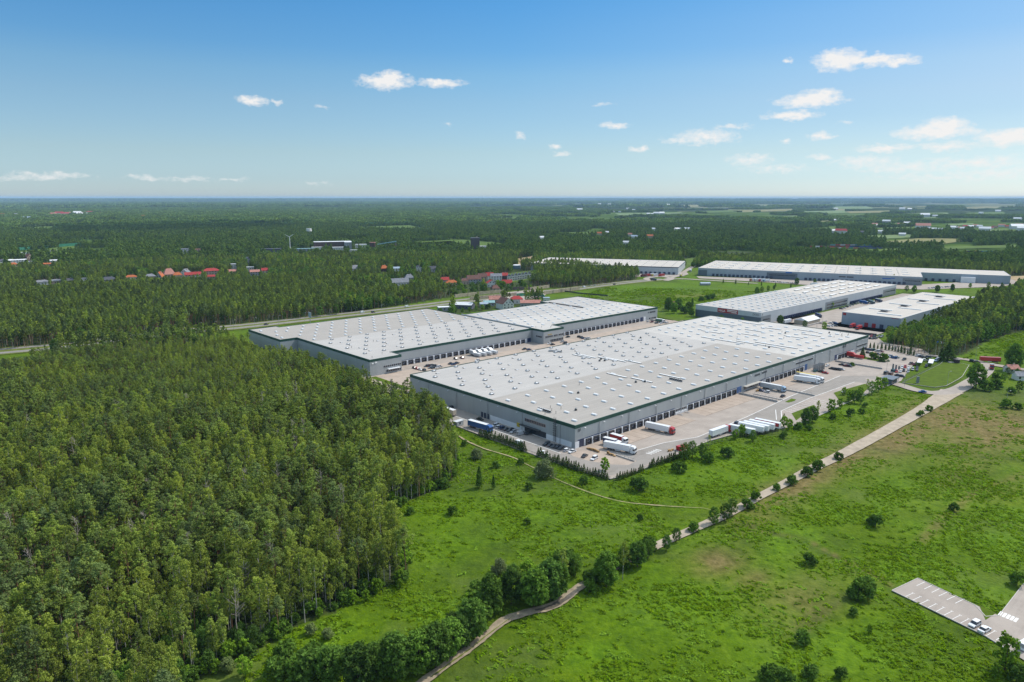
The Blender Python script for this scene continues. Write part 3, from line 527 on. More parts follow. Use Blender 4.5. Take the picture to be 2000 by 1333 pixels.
class Bld:
    def __init__(s,name,label,poly,h,wall,fascia=GREEN,fh=1.45,cat='warehouse',group=None,z0=0,up=.3):
        s.o0=poly[0]; s.h=h; s.poly=[(p[0]-s.o0[0],p[1]-s.o0[1]) for p in poly]; s.root=th(name,label,cat,AB(*s.o0,z0),ROT,group); s.wall=wall
        mb=MB(); mb.prism(s.poly,0,h-.02,wall,cap=False); mb.ob('wall',s.root)
        if fascia:
            o,i=offs(s.poly,.09),offs(s.poly,-.35); n=len(o); mb=MB(); z=h-fh
            vs=[(x,y,z) for x,y in o]+[(x,y,h+up) for x,y in o]+[(x,y,h+up) for x,y in i]+[(x,y,h-.12) for x,y in i]
            for k in range(3): mb.add(vs,[(j+k*n,(j+1)%n+k*n,(j+1)%n+(k+1)*n,j+(k+1)*n) for j in range(n)],fascia if k==0 else (LIGHTG if fascia is not GREEN else GREEN))
            mb.add(vs,[(j,j+0,(j+1)%n,(j+1)%n) for j in []],fascia); mb.ob('fascia',s.root)
    def L(s,a,b): return (a-s.o0[0],b-s.o0[1])
    def roof(s,polys,z=None):
        for pl,m,lb in polys: ob('roof',mesh('roof',[(*s.L(*p),(z or s.h-.08)) for p in pl],[tuple(range(len(pl)))],[m]),s.root,label=lb)
    def put(s,name,me,a,b,z,rz=0,label=None): return ob(name,me,s.root,(*s.L(a,b),z),rz,label)
    def edge(s,p,q): d=(Vector(q)-Vector(p)); L=d.length; d/=L; return d,L,math.atan2(d.y,d.x)
    def on(s,p,q,t,out=0): d,L,r=s.edge(p,q); return (p[0]+d.x*t+d.y*out,p[1]+d.y*t-d.x*out),r
    def docks(s,p,q,ts,me=None,piers=True):
        for i,t in enumerate(ts):
            (a,b_),r=s.on(p,q,t,.10); s.put('dock_door',me or DOCK,a,b_,0,r)
            if piers and i<len(ts)-1 and ts[i+1]-t<7: (a,b_),r=s.on(p,q,(t+ts[i+1])/2,.10); s.put('dock_pier',DOCKP,a,b_,0,r)
    def panel(s,name,p,q,t0,t1,z0,z1,m,th_=.10,label=None):
        d,L,r=s.edge(p,q); mb=MB(); mb.box(t0,t1,-th_,0,z0,z1,m); return ob(name,mb.me(name),s.root,(*s.L(*p),0),r,label)
    def window(s,p,q,t0,t1,z0,z1,n,th_=.13,fr=LIGHTG,gl=GLASS):
        d,L,r=s.edge(p,q); mb=MB(); mb.box(t0,t1,-th_,0,z0,z1,fr); wd=(t1-t0)/n; f=ob('window',mb.me('window'),s.root,(*s.L(*p),0),r)
        mb=MB()
        for i in range(n): mb.box(t0+wd*i+.1,t0+wd*(i+1)-.1,-th_-.02,-th_+.005,z0+.1,z1-.1,gl)
        ob('pane',mb.me('pane'),f)
    def bars(s,p,q,t,z,segs,m=DARKM,th_=.12):        # raised letter strokes: (x,z,w,h)
        d,L,r=s.edge(p,q); mb=MB()
        for x,zz,w_,h_ in segs: mb.box(t+x,t+x+w_,-th_,0,z+zz,z+zz+h_,m)
        ob('lettering',mb.me('lettering'),s.root,(*s.L(*p),0),r)
    def text(s,p,q,t,z,size,body,m,out=.16):
        d,L,r=s.edge(p,q); cu=bpy.data.curves.new('lettering','FONT'); cu.body=body; cu.size=size; cu.extrude=.03; cu.materials.append(m)
        (a,b_),_=s.on(p,q,t,out); to=bpy.data.objects.new('lettering',cu); tm=bpy.data.meshes.new_from_object(to); bpy.data.objects.remove(to); o=ob('lettering',tm,s.root,(*s.L(a,b_),z)); o.rotation_euler=(math.pi/2,0,r)
    def many(s,name,me,pts,limit=100,label=None):    # roof fittings: the nearest as parts, the rest as one part
        pts=sorted(pts,key=lambda p:AB(p[0],p[1]).length); z=s.h-.06
        for a,b_ in pts[:limit]: s.put(name,me,a,b_,z)
        if len(pts)>limit:
            v=[];f=[];im=[]; mv=[tuple(x.co) for x in me.vertices]
            for a,b_ in pts[limit:]:
                k=len(v); l=s.L(a,b_); v+=[(x+l[0],y+l[1],zz+z) for x,y,zz in mv]; f+=[tuple(j+k for j in p.vertices) for p in me.polygons]; im+=[p.material_index for p in me.polygons]
            o=ob(name,mesh(name,v,f,list(me.materials),im),s.root); o['kind']='stuff'
W1=[(0,0),(352,0),(352,93),(344,93),(344,142),(0,142)]
w1=Bld('warehouse','huge grey warehouse with green roof edge, nearest of all, facing the wide yard',W1,11.7,W_GREY)
w1.roof([([(.3,.3),(232,.3),(232,65),(.3,65)],ROOF_D,'darker grey roof bay along the yard front'),([(232,.3),(351.7,.3),(351.7,92.7),(343.7,92.7),(343.7,141.7),(232,141.7)],ROOF_W,'whitest roof bay at the far end'),([(.3,65),(232,65),(232,141.7),(.3,141.7)],ROOF_L,'pale roof bay on the forest side')])
p,q=(0,0),(352,0)
ts=[9.8,15.6,21.4,27.4,33.4,39.3,45.3,51.3,57.3,63.2,69.2,75.1,81]; tb=[99+6*i for i in range(9)]; tc_=[189.1+6*i for i in range(9)]; td=[299+5.6*i for i in range(4)]
for t in (ts,tb,tc_,td): w1.docks(p,q,t)
w1.panel('dock_panel',p,q,6.6,84,0,3.75,PANEL); w1.panel('dock_panel',p,q,95.8,150,0,3.75,PANEL); w1.panel('dock_panel',p,q,185.3,241.5,0,3.75,PANEL); w1.panel('dock_panel',p,q,295,326,0,3.75,PANEL)
for t0,t1 in ((2,84),(95.8,151),(181,241.5),(295,326)): w1.panel('trim',p,q,t0,t1,3.75,4.1,NAVY,.12)
w1.panel('gate',p,q,3.1,6.5,0,4.0,DOORB,.12); w1.panel('dock_panel',p,q,.1,3,0,3.4,PANEL); w1.panel('gate',p,q,150.6,156,0,4.2,mat('blue_gate',(.05,.11,.26),.5,.2,1.0),.14); w1.panel('gate',p,q,242.5,246,0,4.6,MATS['blue_gate'],.14); w1.panel('gate',p,q,291,294.5,0,4.2,NAVY,.14); w1.panel('gate',p,q,178,181.5,0,3.8,NAVY,.14)
w1.panel('low_wall',p,q,84.3,95.6,.0,1.2,PANEL,.5); w1.panel('canopy',p,q,158,178,3.4,3.7,mat('tan_canopy',(.42,.40,.36),.8),2.4)
w1.window(p,q,84.5,95.4,1.8,3.2,7); w1.window(p,q,228,254,6.6,8.0,12); w1.window(p,q,330,351,4.6,6.0,8); w1.window(p,q,330,350,1.2,2.8,6); w1.window(p,q,158.5,177,1.0,2.9,8)
w1.bars(p,q,2.0,8.2,[(0,0,.28,1.6),(.5,.9,.7,.28),(1.0,0,.28,1.2),(1.5,.6,.28,1.1),(1.8,.5,.5,.25)])
w1.bars(p,q,172,7.6,[(x,0,.9,1.3) for x in(0,1.4,2.8,4.2,5.6)]); w1.bars(p,q,172,7.6,[(x,.3,.9,1.3) for x in(9,10.4,11.8,13.2,14.6)]); w1.bars(p,q,172,7.6,[(7,3.0,1.5,.4),(9.0,3.2,1.5,.4)])
w1.bars(p,q,304,8.0,[(0,0,1.2,2.2),(2.0,0,1.2,2.2),(4.2,0,.9,2.2),(4.2,1.6,2.2,.6)])
p2,q2=(0,142),(0,0)      # grey side wall towards the wood
w1.panel('plinth',p2,q2,78,139.8,0,2.9,PANEL,.10,'white plinth in the shade'); w1.window(p2,q2,106,121.5,6.0,7.7,12,fr=mat('pinkish_frame',(.42,.30,.27),.7)); w1.panel('shopfront',p2,q2,106,122,.3,3.4,GLASS,.14); w1.panel('canopy',p2,q2,103,118,3.6,3.8,DARKM,2.0); w1.panel('sign_board',p2,q2,100,102.2,1.6,3.8,mat('yellow_sign',(.55,.40,.03),.6),.3)
for t in (70,72.6,75.2): w1.panel('gate',p2,q2,t,t+1.7,0,3.1,DOORB,.14)
mb=MB(); mb.box(0,.12,-.7,-.5,.5,13.5,DARKM); mb.box(1.3,1.42,-.7,-.5,.5,13.5,DARKM)
for k in range(24): mb.box(0,1.42,-.66,-.56,.8+k*.52,.88+k*.52,DARKM)
for k in range(8): mb.box(0,1.42,-1.5,-1.4,4+k*1.2,4.12+k*1.2,DARKM); mb.box(0,.1,-1.5,-.6,4+k*1.2,4.12+k*1.2,DARKM); mb.box(1.32,1.42,-1.5,-.6,4+k*1.2,4.12+k*1.2,DARKM)
(a_,b_),r_=w1.on(p2,q2,128,.05); w1.put('roof_ladder',mb.me('roof_ladder'),a_,b_,0,r_)
sk=[(6+15*i+(7.5 if j%2 else 0),6+12.4*j) for j in range(5) for i in range(15)]; sk=[(a,b_) for a,b_ in sk if a<229]+[(240+13*i+6*(j%2),8+11*j) for j in range(12) for i in range(8) if 240+13*i+6*(j%2)<340]
w1.many('skylight',SKY,sk); vt=[(8+18*i+(9 if j%2 else 0),72+13.5*j) for j in range(6) for i in range(13) if 8+18*i+(9 if j%2 else 0)<228]; w1.many('smoke_vent',VENT,vt)
w1.many('roof_hatch',HATCH,[(15+22*i+(6 if j%2 else 0),79+13.5*j) for j in range(5) for i in range(10)])
for a,b0,b1 in [(120,96,113),(123,94,111),(127,78,95),(129,72,90),(133,62,76),(95,44,60),(97,26,42),(118,20,36),(245,50,88),(251,20,60),(258,14,48),(270,86,104),(282,58,74),(292,100,120),(302,64,82),(312,96,114),(322,60,78),(318,24,40),(300,30,46),(332,84,102),(334,34,52)]:
    mb=MB(); mb.box(-.6,.6,b0-b1,0,-.1,.25,DARKM); mb.box(-.5,.5,b0-b1+.2,-.2,.25,.5,DOME); w1.put('strip_skylight',mb.me('strip_skylight'),a,b1,w1.h-.06)
rs=np.random.RandomState(5)
for a,b_ in [(8,21),(10,26),(13,30),(16,25),(20,18),(3,24),(46,40),(90,33),(95,30),(60,52),(118,86),(121,84),(123,89),(160,60),(205,118),(246,30),(248,34),(262,66),(330,12),(333,14),(336,10),(339,16),(342,12),(326,20),(322,15),(345,20),(338,26),(310,50),(312,54),(288,40),(298,92),(286,112)]: w1.put('roof_unit' if rs.rand()<.45 else 'vent_pipe',UNIT if rs.rand()<.45 else PIPE,a,b_,w1.h-.06)
mb=MB()
for i in range(7): mb.box(i*1.35,i*1.35+.9,-.4,.4,.35,1.25,DARKM,top=LIGHTG)
mb.box(-.2,9.4,-.6,.6,.1,.3,STEEL); w1.put('chiller_row',mb.me('chiller_row'),7,33,w1.h-.06,-math.pi/2)
w1.put('chiller_row',MATS and mb.me('chiller_row'),112,24,w1.h-.06,-math.pi/2)
mb=MB(); mb.box(-5,5,-.5,.5,.2,1.0,STEEL); mb.box(-5,-3,-1.6,.5,.2,1.0,STEEL); mb.cyl((4.5,0,0),(4.5,0,1.6),.4,.4,DARKM); w1.put('roof_duct',mb.me('roof_duct'),118,128,w1.h-.06,-1.2)
LM=MB(); LM.box(-.3,.3,-.75,0,0,.3,LIGHTG,top=DOME); LM=LM.me('wall_lamp')
for i in range(24): w1.put('wall_lamp',LM,7+14.5*i,-.02,9.3)
for i in range(9): (a_,b_),r_=w1.on((0,142),(0,0),10+15*i,.02); w1.put('wall_lamp',LM,a_,b_,9.3,r_)
DP=MB(); DP.box(-.09,.09,-.2,0,.2,10.2,STEEL); DP=DP.me('downpipe')
for i in range(14): w1.put('downpipe',DP,18+24*i,-.12,0)
for i in range(5): (a_,b_),r_=w1.on((0,142),(0,0),20+28*i,.12); w1.put('downpipe',DP,a_,b_,0,r_)
# second green-edged warehouse behind
W2A=[(3,195),(29,195),(29,208),(171,208),(171,360),(14,360),(14,366),(-11,366),(-11,305),(3,305)]
W2B=[(171.5,194),(196,194),(196,208),(350,208),(350,318),(290,318),(290,305),(171.5,305)]
w2=Bld('warehouse','grey green-edged warehouse deep behind the nearest one, its corner rising from the forest',W2A,11.7,W_GREY)
w2.roof([([(3.3,195.3),(28.7,195.3),(28.7,208.3),(170.7,208.3),(170.7,283),(3.3,283)],ROOF_L,'pale roof bay'),([(3.3,283),(170.7,283),(170.7,359.7),(13.7,359.7),(13.7,365.7),(-10.7,365.7),(-10.7,305.3),(3.3,305.3)],ROOF_D,'darker grey roof bay')])
p,q=(29,208),(171,208); ts=[33.5-29+6.05*i for i in range(22)]; w2.docks(p,q,ts); w2.panel('dock_panel',p,q,.1,136,0,3.75,PANEL); w2.panel('trim',p,q,.1,136,3.75,4.0,NAVY,.12); w2.panel('gate',p,q,137,141,0,3.8,NAVY,.14)
p,q=(3,195),(29,195); w2.window(p,q,11,25.5,4.6,6.2,9); w2.window(p,q,13,25.7,1.0,2.8,7); w2.panel('canopy',p,q,14,24,3.1,3.4,PANEL,2.0); w2.panel('lamp',p,q,1.6,2.8,8.6,9.4,DOME,.3); w2.panel('lamp',p,q,4,5.6,8.9,9.8,DOME,.3)
w2.many('skylight',SKY,[(10+14*i+(7 if j%2 else 0),289+12*j) for j in range(6) for i in range(12) if 10+14*i+(7 if j%2 else 0)<168]+[(-6,312),(-4,325),(2,340),(-6,352)]); w2.many('smoke_vent',VENT,[(12+16*i+(8 if j%2 else 0),216+12.6*j) for j in range(6) for i in range(10) if 12+16*i+(8 if j%2 else 0)<168]); w2.many('roof_hatch',HATCH,[(20+24*i,222+14*j) for j in range(4) for i in range(6)])
for a,b_ in [(20,206),(26,205),(8,200),(60,300),(105,310),(40,250),(92,242),(110,262),(15,240)]: w2.put('vent_pipe',PIPE,a,b_,w2.h-.06)
w2b=Bld('warehouse','grey green-edged warehouse adjoining the far end of the second one',W2B,11.7,W_GREY)
w2b.roof([([(171.8,194.3),(195.7,194.3),(195.7,208.3),(349.7,208.3),(349.7,256),(171.8,256)],ROOF_W,'whiter roof bay'),([(171.8,256),(349.7,256),(349.7,317.7),(290.3,317.7),(290.3,304.7),(171.8,304.7)],ROOF_L,'greyer roof bay')])
p,q=(196,208),(350,208); w2b.docks(p,q,[7+6*i for i in range(20)]); w2b.panel('dock_panel',p,q,.5,124,0,3.75,PANEL); w2b.panel('trim',p,q,.5,124,3.75,4.0,NAVY,.12); w2b.panel('gate',p,q,126,130,0,4.2,NAVY,.14); w2b.panel('dock_panel',p,q,131,134,0,4.2,PANEL,.5); w2b.window(p,q,140,152,1.0,2.6,6); w2b.bars(p,q,138,7.2,[(x,0,1.2,1.5) for x in(0,3,4.6,6.2,7.8,9.4,11)])
p,q=(171.5,194),(196,194); w2b.window(p,q,2,11,4.8,6.6,6); w2b.window(p,q,12,17,4.9,6.7,3); w2b.window(p,q,18,24,4.9,6.7,3); w2b.window(p,q,8,24,.6,3.0,8); w2b.bars(p,q,5,6.9,[(0,0,5,.9)],mat('tan_sign',(.38,.28,.12),.7)); w2b.window((171.5,207),(171.5,194),4,11,5,6.6,4); w2b.panel('parapet',(171.5,305),(171.5,208.2),0,96,11.8,12.9,LIGHTG,.3); w2b.panel('parapet',(290,305),(290,256),0,49,11.8,12.8,DARKM,.3)
w2b.many('skylight',SKY,[(178+13*i+(6 if j%2 else 0),214+11.5*j) for j in range(8) for i in range(13) if 178+13*i+(6 if j%2 else 0)<346]); w2b.many('vent_pipe',PIPE,[(186,200),(190,203),(180,205),(176,208),(230,262),(260,232),(300,240),(320,220),(335,250),(210,225),(344,214),(346,217)])
# third: banner, shaded dark end
W3=[(393,117),(735,117),(735,191),(393,191)]
w3=Bld('warehouse','pale grey warehouse with a red banner on its shaded end wall',W3,12,W_LITE,LIGHTG,.25,up=.15)
w3.roof([([(393.3,117.3),(560,117.3),(560,190.7),(393.3,190.7)],ROOF_L,'greyer roof half'),([(560,117.3),(734.7,117.3),(734.7,190.7),(560,190.7)],ROOF_B,'lighter roof half with long skylights')])
p,q=(393,191),(393,117); w3.panel('lower_cladding',p,q,0,74,0,7.2,W_DARK,.08); w3.panel('banner',p,q,26,49,7.4,11.6,REDP,.16); w3.text(p,q,27.2,8.3,2.9,'MEGA',mat('sign_white',(.8,.78,.76),.6),.20); w3.bars(p,q,37,8.1,[(0,2.0,11,.8),(0,.8,10.5,.5),(5,0.0,6,.4)],MATS['sign_white'],.19); w3.text(p,q,65,8.6,2.9,'DOO',DARKM,.12); w3.window(p,q,58,70,1,2.6,5)
p,q=(393,117),(735,117); w3.panel('office_front',p,q,.1,19,0,8.4,W_MID,.14); w3.window(p,q,4,17,3.8,5.2,6); w3.panel('office_front',p,q,140,197,0,8.6,W_MID,.14); w3.window(p,q,143,195,4.6,6.2,20); w3.window(p,q,143,195,1.0,2.8,20); w3.panel('office_front',p,q,300,341,0,8.6,W_MID,.14); w3.window(p,q,303,339,4.6,6.2,14)
w3.bars(p,q,2,9.0,[(0,0,.5,2.0)]); w3.docks(p,q,[34+5*i for i in range(20)],DOCK2,False); w3.docks(p,q,[205+5*i for i in range(19)],DOCK2,False)
w3.many('skylight',SKY,[(400+12*i+(6 if j%2 else 0),122+11*j) for j in range(7) for i in range(14)]); w3.many('vent_pipe',PIPE,[(396,150),(410,160),(440,140),(470,150),(425,175),(500,130),(540,150),(600,140),(620,160),(520,170),(660,130),(700,150)]); w3.many('roof_hatch',HATCH,[(470+9*i,128+14*j) for i in range(9) for j in range(4)])
for a,b_ in [(575+25*i+(12 if j%2 else 0),128+16*j) for j in range(4) for i in range(6)]:
    mb=MB(); mb.box(-7.5,7.5,-1.4,1.4,-.1,.4,DARKM); mb.box(-7,7,-1.2,1.2,.4,.9,DOME); w3.put('strip_skylight',mb.me('strip_skylight'),a,b_,w3.h-.06)
# fourth: small with roof ventilators
W4=[(458,13),(678,13),(678,67),(458,67)]
w4=Bld('warehouse','low beige-roofed warehouse beside the pine wood with red tractors at its shaded docks',W4,12,W_BLUE,LIGHTG,.22,up=.12); w4.roof([([(458.3,13.3),(677.7,13.3),(677.7,66.7),(458.3,66.7)],ROOF_B,None)])
p,q=(458,67),(458,13)
for t in (22,29,36,43,50): w4.panel('dock_door',p,q,t,t+3.4,0,4.2,DOORB if t>30 else REDP,.3)
w4.panel('sign_board',p,q,1,4,9.0,11.4,REDP,.15); w4.bars(p,q,46,11.0,[(0,0,6,.5)],REDP)
for i in range(4):
    mb=MB(); mb.box(-3,3,-3,3,-.1,1.4,DARKM,tx=.8,ty=.8); mb.box(-4,4,-4,4,-.1,.25,mat('stained_roof',(.22,.2,.19),.9)); w4.put('roof_ventilator',mb.me('roof_ventilator'),490+52*i,40,w4.h-.05)
for i in range(8):
    mb=MB(); mb.box(-.7,.7,-11,11,-.1,.8,DOME); w4.put('strip_skylight',mb.me('strip_skylight'),474+26*i,38+(9 if i%2 else -9),w4.h-.05)
# fifth: the long one
W5=[(741,416.5),(857,126.5),(925.7,152),(967,47),(1040,73.5),(879,471)]
w5=Bld('warehouse','very long blue-grey warehouse with beige roof stretching along the far edge of the estate',W5,12,W_BLUE,LIGHTG,.3,up=.12); ins=offs(W5,-.3); w5.roof([(ins,ROOF_B,None)])
p,q=W5[0],W5[1]; w5.docks(p,q,[24+6.2*i for i in range(15)]+[160+6.2*i for i in range(22)],DOCK2,False); w5.panel('office_front',p,q,.3,14,0,9,W_DARK,.15); w5.panel('office_front',p,q,104,148,0,9.5,W_DARK,.15); w5.window(p,q,107,145,5.2,6.6,14); w5.panel('sign_board',p,q,131,140,9.6,11.3,mat('blue_sign',(.03,.13,.42),.5),.2); w5.bars(p,q,205,6.8,[(0,0,9,1.6),(10.5,0,9,1.6)]); w5.bars(p,q,262,7,[(0,0,11,1.5),(11,1,5,1.2)],MATS['blue_sign']); w5.panel('office_front',p,q,288,312,0,9.5,W_MID,.15); w5.window(p,q,291,310,5.2,6.6,8)
p,q=W5[2],W5[3]; w5.docks(p,q,[8+9*i for i in range(5)],DOCK2,False); w5.panel('white_annex',p,q,52,70,0,8,PANEL,6.0)
d5,_,r5=w5.edge(W5[0],W5[1]); w5.many('roof_hatch',HATCH,[(W5[0][0]+d5.x*(12+17*i)-d5.y*(14+20*j),W5[0][1]+d5.y*(12+17*i)+d5.x*(14+20*j)) for j in range(6) for i in range(17)])
for i in range(14):
    for j in range(3):
        t,o_=20+21*i,26+38*j; mb=MB(); mb.box(-4.5,4.5,-.9,.9,-.1,.7,DOME); w5.put('strip_skylight',mb.me('strip_skylight'),W5[0][0]+d5.x*t-d5.y*o_,W5[0][1]+d5.y*t+d5.x*o_,w5.h-.05,r5)
# sixth: behind the small wood
W6=[(604,659),(725,443),(831,502),(710,718)]
w6=Bld('warehouse','pale grey warehouse half hidden behind a small wood at the road junction',W6,12,W_LITE,mat('navy_fascia',(.03,.045,.07),.5),1.3,up=.15); w6.roof([(offs(W6,-.3),ROOF_B,None)])
p,q=W6[0],W6[1]; w6.docks(p,q,[174+7.4*i for i in range(10)],DOCK2,False); d6,_,r6=w6.edge(p,q); w6.many('roof_hatch',HATCH,[(W6[0][0]+d6.x*(12+16*i)-d6.y*(12+18*j),W6[0][1]+d6.y*(12+16*i)+d6.x*(12+18*j)) for j in range(6) for i in range(15)])
# low concrete sheds at the back of the second warehouse
for i,(a,b_,wd,dp,lb) in enumerate([(262,318,22,10,'low flat concrete shed behind the second warehouse'),(285,322,8,6,'small dark lean-to shed beside the concrete shed')]):
    sh=Bld('shed',lb,[(a,b_),(a+wd,b_),(a+wd,b_+dp),(a,b_+dp)],5.5,W_MID,None,cat='shed'); sh.roof([([(a-.2,b_-.2),(a+wd+.2,b_-.2),(a+wd+.2,b_+dp+.2),(a-.2,b_+dp+.2)],ROOF_D,None)],5.5)
# ------------------------------------------------------------------ houses
TILE={'orange':mat('orange_tiles',(.42,.13,.05),.85,.25,.6),'red':mat('red_tiles',(.36,.055,.05),.85,.2,.6),'pink':mat('faded_red_tiles',(.42,.20,.16),.85,.2,.6),'brown':mat('brown_tiles',(.16,.085,.07),.85,.2,.6),'grey':mat('grey_roofing',(.20,.21,.23),.8,.2,.5),'dark':mat('dark_roofing',(.075,.08,.095),.8,.2,.5),'white':mat('white_roofing',(.66,.67,.68),.6,.08,.5),'teal':mat('teal_sheet',(.24,.40,.40),.6,.15,.5),'blue':mat('blue_sheet',(.30,.38,.46),.6)}
WALLM={'white':mat('white_render',(.62,.61,.58),.9,.1,.4),'cream':mat('cream_render',(.50,.43,.30),.9,.1,.4),'grey':mat('grey_render',(.30,.31,.32),.9,.1,.4),'tan':mat('tan_render',(.42,.33,.25),.9,.12,.4),'brick':mat('brown_brick',(.10,.06,.05),.9,.15,.5),'dark':mat('dark_render',(.12,.13,.15),.9)}
def house(px,py,w_,d_,hw,hr,rc,wc,label,rot=0,kind='gable',cat='house',name='house',group=None,wins=True,reach=260,kp=True):
    w_*=.82 if name=='house' else 1; d_*=.85 if name=='house' else 1; hr*=.85; P=G(px,py); root=th(name,label,cat,(P.x,P.y,0),rot-math.atan2(P.x,P.y),group); x,y=w_/2,d_/2; mb=MB(); W=WALLM[wc]
    mb.box(-x,x,-y,y,-.5,hw,W)
    if kind=='gable': mb.add([(-x,-y,hw),(-x,y,hw),(-x,0,hw+hr),(x,-y,hw),(x,y,hw),(x,0,hw+hr)],[(0,2,1),(3,4,5)],W)
    if kind=='front': mb.add([(-x,-y,hw),(x,-y,hw),(0,-y,hw+hr),(-x,y,hw),(x,y,hw),(0,y,hw+hr)],[(0,1,2),(3,5,4)],W)
    mb.ob('wall',root); mb=MB(); T_=TILE[rc]; o=.5
    if kind=='gable':
        for s_ in(-1,1): mb.add([(-x-o,s_*(y+o),hw-o*hr/y),(x+o,s_*(y+o),hw-o*hr/y),(x+o,0,hw+hr+.15),(-x-o,0,hw+hr+.15)],[(0,1,2,3)],T_)
        mb.add([(-x-o,-y-o,hw-o*hr/y-.2),(x+o,-y-o,hw-o*hr/y-.2),(x+o,-y-o,hw-o*hr/y),(-x-o,-y-o,hw-o*hr/y)],[(0,1,2,3)],T_)
    elif kind=='front':
        for s_ in(-1,1): mb.add([(s_*(x+o),-y-o,hw-o*hr/x),(s_*(x+o),y+o,hw-o*hr/x),(0,y+o,hw+hr+.15),(0,-y-o,hw+hr+.15)],[(0,1,2,3)],T_)
    elif kind=='hip':
        k=min(x*.55,y); mb.add([(-x-o,-y-o,hw),(x+o,-y-o,hw),(x+o,y+o,hw),(-x-o,y+o,hw),(-x+k,0,hw+hr),(x-k,0,hw+hr)],[(0,1,5,4),(2,3,4,5),(1,2,5),(3,0,4)],T_)
    else: mb.box(-x-.3,x+.3,-y-.3,y+.3,hw,hw+.35,T_)
    rf=mb.ob('roof',root)
    if kind in('gable','hip','front') and hr>1.5: mb=MB(); mb.box(x*.3,x*.3+.9,.3,1.1,hw+hr*.4,hw+hr+1.0,WALLM['tan']); mb.ob('chimney',rf)
    if wins:
        n=max(2,int(w_/3.6)); wm=MB(); fl=max(1,int(hw/2.9)); hh=MATS.get('house_win')
        for f in range(fl):
            for i in range(n): ww=MB(); xx=-x+(i+.5)*w_/n; ww.box(xx-.65,xx+.65,-y-.06,-y+.05,1.0+f*2.9,2.5+f*2.9,GLASS); ww.ob('window',root)
        if kind=='front':
            for xx in(-x*.3,x*.3): ww=MB(); ww.box(xx-.6,xx+.6,-y-.06,-y+.05,hw+.4,hw+1.9,GLASS); ww.ob('window',root)
    if kp: keep(px-w_*.5*FPX/P.length-2,px+w_*.5*FPX/P.length+2,py-hw*.5*FPX/P.length,reach)
    return root
RW='beyond the highway wood'
